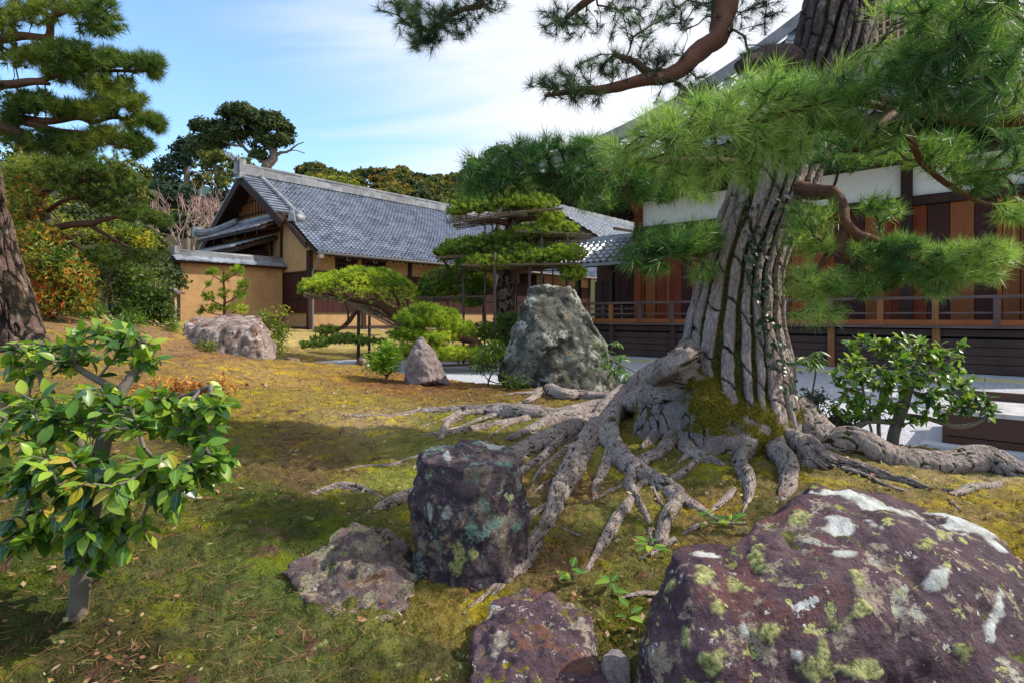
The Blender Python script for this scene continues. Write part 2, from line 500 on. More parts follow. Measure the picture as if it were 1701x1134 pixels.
g = NT('moss_and_litter')
bc = g.attr('growth', 'Vector')
o_ = g.map()
n1 = g.noise(o_, 5.5, 5, 0.6, 0.4); n2 = g.noise(o_, 26, 6, 0.65, 0.3); n3 = g.noise(o_, 120, 4, 0.6); n4 = g.noise(g.map(loc=(7, 3, 1)), 11, 5, 0.6, 0.6)
vv = g.voro(o_, 90, out='Color')
c = g.mix(g.rng(n1, .50, .62), bc, g.mix(1.0, bc, (1.45, 1.5, .45), 'MULTIPLY'))
c = g.mix(g.math('MULTIPLY', g.rng(g.noise(g.map(loc=(4, 1, 6)), 7.5, 6, .65, .3), .54, .62), .75), c, g.mix(1.0, bc, (.55, .62, .6), 'MULTIPLY'))
c = g.mix(g.rng(n4, .57, .68), c, (.115, .062, .040))
c = g.mix(g.math('MULTIPLY', g.rng(n2, .58, .72), .6), c, (.060, .062, .010))
c = g.mix(g.math('MULTIPLY', g.rng(g.noise(g.map(loc=(2, 9, 4)), 17, 6, .7), .60, .70), .65), c, (.30, .34, .12))
k = g.rng(g.math('ADD', g.math('MULTIPLY', n3, .6), g.math('MULTIPLY', n2, .5)), .36, .74, .45, 1.5, False)
c = g.mix(1.0, c, k, 'MULTIPLY')
b1 = g.bump(n3, 1.0, 0.012); b2 = g.bump(n2, 0.8, 0.02, b1)
M_moss = g.done(c, 0.95, b2, 0.1)
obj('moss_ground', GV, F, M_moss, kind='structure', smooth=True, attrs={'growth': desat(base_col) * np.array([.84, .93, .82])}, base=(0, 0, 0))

def ground_col(x, y):
    lx, ly = x / np.maximum(y, .5) * 3.0, np.log(np.maximum(y, .5)) * 2.2
    num = 0; den = 0
    for k in range(len(cp)):
        w_ = 1 / (((lx - cx[k]) ** 2 + (ly - cy[k]) ** 2) + 0.01) ** 1.6
        num = num + w_[:, None] * cc[k]; den = den + w_
    return desat(num / den[:, None]) * .95

def blades(name, xy, h, w, tcol, mat, lift=0.0, n=1, kind='stuff', root=None, spread=0.6, z=None, nrm=None, **kw):
    """Short pointed blades: one triangle each, coloured by the growth where they stand."""
    N = len(xy)
    a = rng.uniform(0, 2 * math.pi, N)
    lean = rng.uniform(0, spread, N)
    zz = (gz(xy[:, 0], xy[:, 1]) if z is None else z) + lift
    b = np.stack([xy[:, 0], xy[:, 1], zz], -1)
    up = np.array([0, 0, 1.0]) if nrm is None else nrm
    d = unit(up + lean[:, None] * np.stack([np.cos(a), np.sin(a), rng.uniform(-.2, .2, N)], -1))
    hh = h * rng.uniform(.5, 1.3, N)
    sv = unit(np.cross(d, rng.normal(size=(N, 3)))) * (w * rng.uniform(.6, 1.4, N))[:, None]
    V = np.stack([b - sv, b + sv, b + d * hh[:, None]], 1).reshape(-1, 3)
    F = np.arange(3 * N).reshape(-1, 3)
    at = {'growth': np.repeat(tcol, 3, axis=0)}
    return obj(name, V, F, mat, root, attrs=at, kind=kind, base=(0, 0, 0) if root is None else None, **kw)
g = NT('moss_blades')
M_blade = g.done(g.attr('growth', 'Vector'), 0.8, None, 0.2, trans=0.3)

def _surf_add(xy):
    p3 = np.stack([xy[:, 0], xy[:, 1], np.zeros(len(xy))], -1)
    return 0.030 * fbm(p3 * 3.1, 3, 5) + 0.022 * (0.35 - np.abs(fbm(p3 * 9, 3, 9)))
N = 210000
yy = np.exp(rng.uniform(math.log(0.85), math.log(7.0), N)); xx = yy * rng.uniform(-.98, .98, N)
gzz = gz(xx, yy)
cl = fbm(np.stack([xx * 14, yy * 14, xx * 0], -1), 3, 77)
keep = (gzz > 0.1) & (cl > -.22)
xx, yy, gzz, cl = xx[keep], yy[keep], gzz[keep], cl[keep]
xy = np.stack([xx, yy], -1)
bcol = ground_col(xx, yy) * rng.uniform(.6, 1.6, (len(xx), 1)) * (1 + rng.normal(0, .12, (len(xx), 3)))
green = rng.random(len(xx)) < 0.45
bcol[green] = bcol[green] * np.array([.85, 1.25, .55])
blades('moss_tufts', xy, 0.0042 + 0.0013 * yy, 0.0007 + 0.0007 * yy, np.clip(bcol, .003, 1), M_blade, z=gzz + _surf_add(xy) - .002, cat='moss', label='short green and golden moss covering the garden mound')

# fallen pine needles
N = 9000
yy = np.exp(rng.uniform(math.log(0.9), math.log(7.0), N)); xx = yy * rng.uniform(-.95, .95, N)
dens = fbm(np.stack([xx * 1.7, yy * 1.7, xx * 0], -1), 3, 55) + rng.uniform(-.25, .25, N)
k = (gz(xx, yy) > .15) & (dens > 0.0); xx, yy = xx[k], yy[k]
xy = np.stack([xx, yy], -1); zz = gz(xx, yy) + _surf_add(xy) + .007
a = rng.uniform(0, 6.28, len(xx)); Ln = rng.uniform(.025, .055, len(xx))
d = np.stack([np.cos(a), np.sin(a), rng.uniform(-.12, .2, len(xx))], -1)
s_ = np.stack([-np.sin(a), np.cos(a), a * 0], -1) * (0.0004 + 0.0004 * yy)[:, None]
b = np.stack([xx, yy, zz], -1)
V = np.stack([b - s_, b + s_, b + d * Ln[:, None]], 1).reshape(-1, 3)
nc = np.array([[.30, .12, .05], [.20, .09, .05], [.42, .24, .12]])[rng.integers(0, 3, len(xx))]
obj('fallen_pine_needles', V, np.arange(len(V)).reshape(-1, 3), M_blade, attrs={'growth': np.repeat(nc, 3, 0)}, kind='stuff', cat='pine needles', label='dry brown pine needles fallen on the moss', base=(0, 0, 0))

# bits of dry leaf and tiny green sprouts in the moss
for nm, N, cols, sz, lab, thr in (('dry_leaf_litter', 2600, [(.36, .18, .09), (.22, .10, .06), (.50, .36, .22)], .0055, 'small dry brown leaf scraps scattered on the moss', .05), ('moss_sprouts', 5200, [(.22, .34, .08), (.30, .40, .16), (.12, .22, .04)], .0026, 'tiny pale green sprouts scattered through the moss', .12)):
    yy = np.exp(rng.uniform(math.log(0.9), math.log(5.0), N)); xx = yy * rng.uniform(-.95, .95, N)
    k = (fbm(np.stack([xx * 2.6, yy * 2.6, xx * 0 + N], -1), 3, 155) > thr - .1) & (gz(xx, yy) > .2); xx, yy = xx[k], yy[k]; n_ = len(xx)
    xy = np.stack([xx, yy], -1); zz = gz(xx, yy) + _surf_add(xy) + .012
    c_ = np.stack([xx, yy, zz], -1); a = rng.uniform(0, 6.28, n_); s1 = sz * (.6 + .5 * yy)[:, None] * rng.uniform(.6, 1.5, (n_, 1))
    d1 = np.stack([np.cos(a), np.sin(a), rng.normal(0, .4, n_)], -1); d2 = np.stack([-np.sin(a), np.cos(a), rng.normal(0, .4, n_)], -1)
    V = np.stack([c_ - d1 * s1, c_ + d2 * s1 * .6, c_ + d1 * s1, c_ - d2 * s1 * .6], 1).reshape(-1, 3)
    q = np.arange(n_)[:, None] * 4
    cc_ = np.array(cols)[rng.integers(0, 3, n_)] * rng.uniform(.6, 1.2, (n_, 1))
    obj(nm, V, q + np.array([[0, 1, 2, 3]]), M_blade, attrs={'growth': np.repeat(cc_, 4, 0)}, kind='stuff', cat='ground litter', label=lab, base=(0, 0, 0))
# ------------------------------------------------------------------ buildings
AX = np.array([-0.752, 0.660]); BX = np.array([0.660, 0.752])

def frame(o, ds, dt):
    o = np.asarray(o, float)
    return lambda s, t, z: np.array([o[0] + ds[0] * s + dt[0] * t, o[1] + ds[1] * s + dt[1] * t, z])

def mat_tile(name, c1, c2, rough):
    n = NT(name)
    a = n.noise(n.map(), 3, 4, 0.6); b = n.voro(n.map(), 2.2, out='Color'); e = n.noise(n.map(), 30, 4, .6)
    f = n.math('ADD', n.math('MULTIPLY', a, .5), n.math('MULTIPLY', b, .5))
    c = n.ramp(f, [(.25, c1), (.75, c2)])
    c = n.mix(n.rng(e, .55, .75, 0, .5), c, (.10, .10, .095))
    return n.done(c, rough, n.bump(e, .25, .01), 0.55)
M_tile = mat_tile('roof_tile', (.105, .12, .155), (.28, .31, .375), 0.34)
M_tile2 = mat_tile('pale_roof_tile', (.20, .215, .24), (.38, .40, .44), 0.36)
M_ridge = mat_tile('ridge_tile', (.12, .125, .135), (.27, .28, .30), 0.5)
M_dark = mat_wood('dark_timber', (.018, .010, .009), (.055, .030, .022), 5)
M_dark2 = mat_wood('weathered_dark_timber', (.024, .014, .012), (.085, .052, .043), 5, grain=(.06, .06, 1))
M_red = mat_wood('red_brown_plank', (.075, .014, .007), (.24, .052, .018), 4)
M_black = mat_wood('black_brown_plank', (.020, .008, .008), (.070, .024, .020), 4)
M_orange = mat_wood('orange_plank', (.13, .030, .010), (.36, .100, .028), 4)
M_tan = mat_wood('tan_plank', (.12, .036, .012), (.29, .098, .032), 4)
M_rail = mat_wood('rail_timber', (.050, .030, .026), (.16, .105, .09), 6, grain=(.08, .08, 1))
M_deck = mat_wood('orange_deck_edge', (.16, .045, .015), (.32, .105, .035), 5, grain=(.08, .08, 1))
M_oldpost = mat_wood('worn_orange_post', (.08, .030, .014), (.33, .140, .050), 7)
M_white = mat_plain('white_plaster', (.74, .72, .68), .85, .2, 8, .05)
M_ochre = mat_plain('ochre_plaster', (.40, .245, .120), .9, .15, 4, .26, .4)
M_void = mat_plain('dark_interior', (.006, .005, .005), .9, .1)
M_stone = mat_plain('pale_kerb_stone', (.40, .43, .47), .8, .3, 20, .15)
M_ystone = mat_plain('yellow_edge_stone', (.50, .42, .22), .85, .2, 25, .25)
M_gutter = mat_plain('zinc_pipe', (.17, .16, .16), .45, .5, 6, .2)

def roof_tiles(name, fr, prof, s0, s1, k0, k1, w, h, mat, root, keep=None, thick=.055, roll=.080, conv=True):
    """Rows of S-shaped tiles laid up a slope. prof(k) -> (t, z) at distance k up the slope."""
    ncol = max(1, int(round((s1 - s0) / w))); nrow = max(1, int(round((k1 - k0) / h)))
    w = (s1 - s0) / ncol; h = (k1 - k0) / nrow
    us = np.array([0, .12, .30, .55, .78, .92, 1.0]); hs = np.array([.9, .35, .0, -.12, .05, .55, 1.0]) * roll
    VV, FF = [], []
    o0 = fr(0, 0, 0); es = fr(1, 0, 0) - o0; et = fr(0, 1, 0) - o0; ez = np.array([0, 0, 1.0])
    m = len(us)
    q = np.arange(m - 1)
    f1 = np.concatenate([np.stack([q + r * m, q + r * m + 1, q + (r + 1) * m + 1, q + (r + 1) * m], -1) for r in (0, 1)])
    base = 0
    for r in range(nrow):
        ka, kb = k0 + r * h, k0 + (r + 1) * h + .04
        (ta, za), (tb, zb) = prof(ka), prof(kb)
        d = unit(np.array([tb - ta, zb - za])); nn = np.array([-d[1], d[0]])
        for c_ in range(ncol):
            s = s0 + c_ * w
            if keep is not None and not keep(s + w / 2, (ka + kb) / 2): continue
            j = rng.uniform(-.006, .006)
            pts = []
            for (t, z, lift, drop) in ((ta, za, thick, -.05), (ta, za, thick, 0), (tb, zb, 0, 0)):
                hh = hs + lift + drop + j
                tt = t + nn[0] * hh; zc = z + nn[1] * hh
                pts.append(o0 + (s + us * w)[:, None] * es + tt[:, None] * et + zc[:, None] * ez)
            VV.append(np.concatenate(pts)); FF.append(f1 + base); base += 3 * m
    return obj(name, np.concatenate(VV), np.concatenate(FF), mat, root, kind='stuff', smooth=False)

def slab(mb, fr, prof, s0, s1, ks, th, off=-.02):
    """A roof deck following a slope profile."""
    for a, b in zip(ks[:-1], ks[1:]):
        (ta, za), (tb, zb) = prof(a), prof(b)
        c = []
        for dz in (off - th, off):
            c += [fr(s0, ta, za + dz), fr(s1, ta, za + dz), fr(s1, tb, zb + dz), fr(s0, tb, zb + dz)]
        mb.hexa(c)

# ---- the long hall with the tiled gable roof
c0 = P(515, 548, 30.0)
LF = frame(c0[:2], BX, AX)         # s along the facade, t into the depth
ZB = 0.2
hall = thing('tiled_hall', (c0[0], c0[1], ZB), 'long ochre-walled temple hall under a grey tiled gable roof with dark timber panels', 'building')
SE = 29.0
def lprof(k):
    """k: distance up the slope from the eave."""
    f = k / 9.9
    return -1.0 + 8.1 * (f - .06 * math.sin(math.pi * f)), 4.32 + 5.25 * (f ** 1.12)
lkeep = lambda s, k: (k < 4.95 and s > .12) or (s > .55)
roof_tiles('roof_tiles', LF, lprof, -.15, SE, 0, 9.7, .27, .34, M_tile, hall, keep=lambda s, k: s > -.2 if k < 4.7 else s > .3)
mb = MB(); slab(mb, LF, lprof, -.2, SE, np.linspace(0, 9.9, 9), .16, -.03); mb.obj('roof_deck', M_dark, hall)
# verge strip: broad ribs across the gable edge
def vp(s, k, up): t, z = lprof(k); return LF(s, t - .5 * up, z + .8 * up)
for k in np.arange(4.9, 9.6, .36):
    m = MB(); m.hexa([vp(-.62, k, -.05), vp(.38, k, -.05), vp(.38, k + .3, -.05), vp(-.62, k + .3, -.05), vp(-.62, k, .10), vp(.38, k, .10), vp(.38, k + .3, .04), vp(-.62, k + .3, .04)])
    m.obj('verge_tile', M_tile, hall)
# descending ridge
m = MB(); path = [vp(.52, k, .12) for k in np.linspace(4.75, 9.6, 14)]
m.tube(path, .15, 8); m.obj('descending_ridge', M_ridge, hall, smooth=True)
m = MB()
path = spline([list(vp(.55, 5.0, .12)), list(vp(.60, 4.55, .12)), list(vp(.45, 4.1, .16)), list(vp(.05, 3.95, .25))], 10)
m.tube(path, [.2, .21, .22, .23, .24, .25, .25, .24, .2, .16], 10); m.obj('ridge_curl', M_ridge, hall, smooth=True)
m = MB(); e = vp(-.15, 3.95, .28)
m.hexa([e + np.array(v) * .55 for v in [(-.35, -.2, -.5), (.35, -.2, -.5), (.35, .2, -.5), (-.35, .2, -.5), (-.22, -.12, .4), (.22, -.12, .4), (.22, .12, .4), (-.22, .12, .4)]])
m.tube([e + np.array([0, 0, .1]), e + np.array([0, 0, .34])], .13, 8); m.obj('ridge_end_tile', M_ridge, hall)
# main ridge: courses of flat tiles and joints, a bold end tile
tr, zr = lprof(9.9)
for q, (dz, ww) in enumerate([(0, .30), (.13, .27), (.26, .25), (.39, .24), (.52, .27)]):
    m = MB()
    for a in np.arange(-.35, SE, 1.18):
        j = rng.uniform(-.012, .012)
        m.box(LF, a, min(a + 1.165, SE), tr - ww + j, tr + ww + j, zr - .05 + dz, zr + .075 + dz)
    m.obj('ridge_course', M_ridge, hall)
m = MB(); m.box(LF, -.75, -.37, tr - .34, tr + .34, zr - .35, zr + .8); m.box(LF, -.85, -.62, tr - .2, tr + .2, zr - .1, zr + .95)
for k_ in range(4): m.box(LF, -.95 - .12 * k_, -.70 - .12 * k_, tr - .09, tr + .09, zr + .62 + .09 * k_, zr + .80 + .11 * k_)
m.obj('ridge_end_ornament', M_ridge, hall)
# bargeboards (dark) along the gable edge, both slopes
def bp(k, side, s, up):
    t, z = lprof(k); t = t if side > 0 else 2 * tr - t
    return LF(s, t, z + up)
for sd_ in (1, -1):
    m = MB()
    ks = np.linspace(4.4 if sd_ > 0 else 2.6, 9.9, 9)
    for a, b in zip(ks[:-1], ks[1:]):
        m.hexa([bp(a, sd_, -.62, -.62), bp(a, sd_, -.48, -.62), bp(b, sd_, -.48, -.62), bp(b, sd_, -.62, -.62), bp(a, sd_, -.62, -.06), bp(a, sd_, -.48, -.06), bp(b, sd_, -.48, -.06), bp(b, sd_, -.62, -.06)])
        m.hexa([bp(a, sd_, -.47, -.30), bp(a, sd_, .6, -.30), bp(b, sd_, .6, -.30), bp(b, sd_, -.47, -.30), bp(a, sd_, -.47, -.12), bp(a, sd_, .6, -.12), bp(b, sd_, .6, -.12), bp(b, sd_, -.47, -.12)])
    m.obj('bargeboard', M_dark, hall)
# far slope
mb = MB()
for a, b in zip(np.linspace(2.0, 9.9, 7)[:-1], np.linspace(2.0, 9.9, 7)[1:]):
    mb.hexa([bp(a, -1, -.6, -.12), bp(a, -1, SE, -.12), bp(b, -1, SE, -.12), bp(b, -1, -.6, -.12), bp(a, -1, -.6, .05), bp(a, -1, SE, .05), bp(b, -1, SE, .05), bp(b, -1, -.6, .05)])
mb.obj('rear_roof', M_tile, hall)
# gable triangle with lattice
zg = 6.75
m = MB()
tl = [t for t in np.linspace(4.0, 10.2, 14)]
def zroof(t):
    tt = t if t <= tr else 2 * tr - t
    ks = np.linspace(0, 9.9, 60); tz = np.array([lprof(k) for k in ks])
    return float(np.interp(tt, tz[:, 0], tz[:, 1]))
for a, b in zip(tl[:-1], tl[1:]):
    za, zb = max(zroof(a) - .3, zg + .02), max(zroof(b) - .3, zg + .02)
    m.hexa([LF(.55, a, zg - 1.4), LF(.62, a, zg - 1.4), LF(.62, b, zg - 1.4), LF(.55, b, zg - 1.4), LF(.55, a, za), LF(.62, a, za), LF(.62, b, zb), LF(.55, b, zb)])
m.obj('gable_board', M_tan, hall)
for t in np.arange(4.6, 9.8, .42):
    m = MB(); m.box(LF, .47, .548, t - .045, t + .045, zg - .1, zroof(t) - .3); m.obj('gable_lattice_bar', M_oldpost, hall)
for z in (7.3, 8.1):
    m = MB(); m.box(LF, .42, .468, 4.4, 9.8, z, z + .09); m.obj('gable_cross_bar', M_dark, hall)
# skirt roof under the gable
def sprof(k): f = k / 1.9; return -1.35 + 1.75 * f, 5.86 + .95 * f ** 1.15
SK = frame(LF(0, 0, 0)[:2], AX, BX)   # s runs into the depth, t along the facade
roof_tiles('skirt_roof_tiles', SK, sprof, 2.75, 11.6, 0, 1.9, .30, .38, M_tile, hall)
m = MB(); slab(m, SK, sprof, 2.7, 11.7, [0, .9, 1.9], .14, -.03); m.box(SK, 2.7, 11.7, .30, .55, 6.70, 6.98); m.obj('skirt_roof_deck', M_dark, hall)
m = MB(); m.box(SK, 4.0, 10.6, .22, .52, 6.80, 7.02); m.obj('skirt_ridge', M_ridge, hall)
m = MB(); path = spline([list(SK(9.3, .2, 7.05)), list(SK(10.2, -.35, 6.65)), list(SK(11.0, -.9, 6.35)), list(SK(11.8, -1.3, 6.42))], 10)
m.tube(path, np.linspace(.22, .26, 10), 8); m.box(SK, 11.65, 11.9, -1.55, -1.1, 6.1, 6.75); m.obj('corner_ridge', M_ridge, hall, smooth=False)
for s in np.arange(3.2, 11.4, 1.45):
    m = MB(); m.beam(SK(s, -1.2, 5.74), SK(s, .45, 6.1), .12, .14); m.tube([SK(s + .2, -1.25, 5.72), SK(s + .2, -1.25, 5.5), SK(s + .35, -1.25, 5.46)], .03, 5); m.obj('eave_bracket', M_dark2, hall)
# lower lean-to roof on the gable side
def l2(k): f = k / 3.0; return -2.3 + 2.6 * f, 4.72 + 1.0 * f
S2 = frame(LF(0, 0, 0)[:2], AX, BX)
roof_tiles('lower_roof_tiles', S2, l2, 3.6, 12.5, 0, 3.0, .30, .38, M_tile, hall)
m = MB(); slab(m, S2, l2, 3.55, 12.6, [0, 1.5, 3.0], .22, -.03); m.obj('lower_roof_deck', M_dark, hall)
m = MB(); m.box(LF, .02, .3, 3.1, 11, ZB, 5.75); m.obj('gable_end_wall', M_ochre, hall)
m = MB(); m.box(LF, -2.1, 0.0, 4.6, 11, ZB, 4.75); m.obj('annex_wall', M_black, hall)
for t in (4.2, 7.0, 9.8):
    m = MB(); m.box(LF, -.06, .05, t - .11, t + .11, ZB, 5.7); m.obj('wall_post', M_dark, hall)
# end wall in front of the garden wall (seen at a slant)
m = MB()
ts = np.linspace(0, 3.0, 7)
for a, b in zip(ts[:-1], ts[1:]):
    m.hexa([LF(0, a, 3.38), LF(.2, a, 3.38), LF(.2, b, 3.38), LF(0, b, 3.38), LF(0, a, zroof(a) - .2), LF(.2, a, zroof(a) - .2), LF(.2, b, zroof(b) - .2), LF(0, b, zroof(b) - .2)])
m.obj('end_wall_plaster', M_ochre, hall)
m = MB()
for a, b in zip(ts[:-1], ts[1:]):
    m.hexa([LF(-.28, a, zroof(a) - .42), LF(-.16, a, zroof(a) - .42), LF(-.16, b, zroof(b) - .42), LF(-.28, b, zroof(b) - .42), LF(-.28, a, zroof(a) - .06), LF(-.16, a, zroof(a) - .06), LF(-.16, b, zroof(b) - .06), LF(-.28, b, zroof(b) - .06)])
m.obj('verge_board', M_dark2, hall)
for k in range(9):
    a = .06 + k * .325
    m = MB(); m.box(LF, -.02, .15, a, a + .29, 1.17, 3.34); m.obj('wall_board', M_black, hall)
for z in (1.15, 1.95, 3.33):
    m = MB(); m.box(LF, -.07, -.022, 0.05, 3.0, z, z + .07); m.obj('wall_rail', M_dark, hall)
m = MB(); m.box(LF, .01, .2, .05, 3.0, .42, 1.15); m.obj('lower_plaster', M_ochre, hall)
m = MB(); m.box(LF, -.03, .2, 0, 3.0, ZB - .2, .42); m.obj('sill_beam', M_dark2, hall)
m = MB(); m.box(LF, -.10, .02, 2.93, 3.12, ZB - .1, 6.2); m.obj('wall_post', M_dark, hall)
# long facade: bays between posts
posts = [0.0, 3.3, 6.6, 9.9, 13.2, 16.5, 19.8, 23.1, 26.4]
for q, s in enumerate(posts):
    m = MB(); m.box(LF, s - .13, s + .13, -.07, .16, ZB - .05, 4.45); m.obj('facade_post', M_dark, hall)
def facade(s0, s1, win):
    m = MB(); m.box(LF, s0 + .131, s1 - .131, .02, .2, 3.40, 4.6); m.obj('upper_plaster', M_ochre, hall)
    m = MB(); m.box(LF, s0 + .131, s1 - .131, .02, .2, .44, 1.15); m.obj('lower_plaster', M_ochre, hall)
    m = MB(); m.box(LF, s0 + .131, s1 - .131, -.02, .2, ZB - .3, .44); m.obj('sill_beam', M_dark2, hall)
    n = 10; w = (s1 - s0 - .262) / n
    for k in range(n):
        a = s0 + .131 + k * w
        m = MB(); m.box(LF, a + .008, a + w - .008, .0, .15, 1.17, 3.38); m.obj('wall_board', M_black, hall)
    for z in (1.16, 2.0, 3.36):
        m = MB(); m.box(LF, s0 + .131, s1 - .131, -.05, -.002, z, z + .06); m.obj('wall_rail', M_dark, hall)
    for (a, b) in win:
        m = MB(); m.box(LF, a, b, -.01, .018, 3.44, 4.14); fr_ = m.obj('window_recess', M_void, hall)
        m = MB()
        for x in np.arange(a + .08, b, .17): m.box(LF, x - .02, x + .02, -.05, -.012, 3.44, 4.14)
        m.box(LF, a - .05, b + .05, -.06, -.013, 3.62, 3.66); m.box(LF, a - .05, b + .05, -.06, -.013, 3.88, 3.92)
        m.box(LF, a - .06, b + .06, -.07, -.012, 4.145, 4.2); m.box(LF, a - .06, b + .06, -.07, -.012, 3.39, 3.435)
        m.obj('window_lattice', M_dark2, hall)
facade(0, 3.3, [(1.5, 2.9)]); facade(3.3, 6.6, [(3.5, 4.8)]); facade(6.6, 9.9, []); facade(9.9, 13.2, [(10.1, 12.6)])
facade(13.2, 16.5, []); facade(16.5, 19.8, [(17, 19)]); facade(19.8, 23.1, []); facade(23.1, 26.4, [])
m = MB()
for s in np.arange(.2, SE - .3, .45): m.beam(LF(s, -.95, 4.12), LF(s, .1, 4.55), .07, .09)
m.obj('rafters', M_dark, hall, kind='stuff')
m = MB(); m.tube([LF(-.2, -1.12, 4.24), LF(SE, -1.12, 4.22)], .07, 6); m.obj('gutter', M_gutter, hall, smooth=True)
m = MB(); m.tube([LF(-.02, -1.1, 4.2), LF(0, -.9, 3.95), LF(0, -.5, 3.6), LF(0, -.28, 3.3), LF(0, -.28, ZB)], .055, 7); m.box(LF, -.12, .12, -1.15, -.9, 3.98, 4.24); m.obj('drainpipe', M_gutter, hall)
for s in np.arange(1.6, 20, 1.7):
    m = MB(); m.tube([LF(s, -1.0, 4.2), LF(s, -.95, 3.98), LF(s + .25, -.9, 3.96), LF(s + .3, -.85, 4.1)], .022, 4); m.obj('gutter_hook', M_gutter, hall)
m = MB(); m.box(LF, -1, SE, -2.2, 0, ZB - .45, ZB + .03); m.obj('stone_apron', M_stone, hall)

# ---- garden wall with a tiled cap
WF = frame(LF(0, 2.96, 0)[:2], -BX, AX)     # s from the hall towards the left
wb = WF(5.5, 0, 0)
gw = thing('garden_wall', (wb[0], wb[1], .3), 'ochre plaster garden wall with a grey tiled coping beside the tiled hall', 'wall')
m = MB(); m.box(WF, .1, 5.30, -.16, .16, .0, 3.62); m.obj('plaster', M_ochre, gw)
m = MB(); m.box(WF, 5.30, 5.52, -.2, .2, .0, 3.70); m.obj('post', M_dark, gw)
m = MB(); m.tube([WF(5.62, -.15, 3.6), WF(5.62, -.15, .1)], .05, 7); m.obj('pipe', M_gutter, gw)
m = MB(); m.box(WF, 4.25, 4.42, -.175, -.162, .50, .62); m.obj('vent_hole', M_void, gw)
m = MB(); m.box(WF, -.25, 5.66, -.5, .5, 3.60, 3.70); m.obj('coping_board', M_dark, gw)
tw = .395
for side in (-1, 1):
    for k in range(15):
        a = -.28 + k * tw
        m = MB(); j = rng.uniform(-.008, .008)
        m.hexa([WF(a, side * .60, 3.71), WF(a + tw - .02, side * .60, 3.69), WF(a + tw - .02, side * .12, 3.93), WF(a, side * .12, 3.95),
                WF(a, side * .60, 3.79 + j), WF(a + tw - .02, side * .60, 3.74 + j), WF(a + tw - .02, side * .12, 3.99), WF(a, side * .12, 4.04)])
        m.obj('coping_tile', M_tile, gw)
for z0, hw in ((3.96, .2), (4.06, .16)):
    m = MB(); m.box(WF, -.26, 5.55, -hw, hw, z0, z0 + .09); m.obj('ridge_course', M_ridge, gw)
m = MB(); m.tube([WF(-.26, 0, 4.17), WF(5.55, 0, 4.17)], .11, 8); m.obj('ridge_roll', M_ridge, gw, smooth=True)
m = MB(); m.box(WF, 5.30, 5.56, -.2, .2, 4.0, 4.42); m.obj('ridge_end_tile', M_ridge, gw)

# ---- small roofed gate behind, left
GF = frame(WF(6.3, 0, 0)[:2], AX, BX)
gt = thing('roofed_shelter', WF(6.3, 1, .3), 'small open timber shelter with a grey tiled roof left of the garden wall', 'shelter')
def gp_(k): return -1.2 + 1.2 * k / 1.5, 3.05 + .55 * k / 1.5
roof_tiles('roof_tiles', GF, gp_, .6, 4.6, 0, 1.5, .28, .36, M_tile, gt)
m = MB(); slab(m, GF, gp_, .55, 4.65, [0, 1.5], .12, -.03); m.obj('roof_deck', M_dark, gt)
for s in (.9, 4.3):
    m = MB(); m.box(GF, s - .08, s + .08, -.9, -.75, .0, 3.1); m.obj('post', M_dark, gt)
for z in (1.5, 2.75):
    m = MB(); m.box(GF, .9, 4.3, -.87, -.78, z, z + .12); m.obj('rail', M_dark, gt)
m = MB(); m.box(GF, .7, 4.5, .0, .15, .0, 3.4); m.obj('back_wall', M_black, gt)

# ---- notice box on a post
nb = G(288, 552); nb = P(288, 552, 12.0)
nt = thing('notice_post', (nb[0], nb[1], gz(nb[0], nb[1])[0]), 'weathered post carrying a small roofed wooden box before the ochre wall', 'notice box')
NF = frame(nb[:2], (1, 0), (0, 1)); zt = P(288, 487, 12.0)[2]
m = MB(); m.box(NF, -.045, .045, -.045, .045, gz(nb[0], nb[1])[0] - .1, zt + .1); m.obj('post', mat_wood('grey_post', (.16, .13, .12), (.36, .31, .28), 6), nt)
m = MB(); m.box(NF, -.10, .10, -.12, -.05, zt - .24, zt + .02); m.obj('box', mat_wood('pale_box_wood', (.34, .20, .12), (.60, .40, .26), 8), nt)
m = MB(); m.hexa([NF(-.17, -.18, zt + .0), NF(.17, -.18, zt - .02), NF(.17, .12, zt - .02), NF(-.17, .12, zt), NF(-.17, -.18, zt + .03), NF(0, -.18, zt + .09), NF(0, .12, zt + .09), NF(-.17, .12, zt + .03)])
m.hexa([NF(0, -.18, zt + .05), NF(.18, -.18, zt - .03), NF(.18, .12, zt - .03), NF(0, .12, zt + .05), NF(0, -.18, zt + .09), NF(.18, -.18, zt + .01), NF(.18, .12, zt + .01), NF(0, .12, zt + .09)])
m.obj('little_roof', M_rail, nt)

# ---- the timber hall on the right with its railed veranda
o1 = np.array([2.865, 13.37])
RF = frame(o1, -AX, BX)            # s towards the right and nearer, t into the depth
def s_at(px, t):
    r = (px - 850.5) / FPX; ox, oy = RF(0, t, 0)[:2]
    return (oy * r - ox) / (.752 + .660 * r)
th_ = thing('timber_hall', (o1[0], o1[1], 0), 'dark red timber temple hall with white plaster band and railed veranda on the right', 'building')
SR = 14.0; TW = 1.2; SW = -.58; SV = -1.5
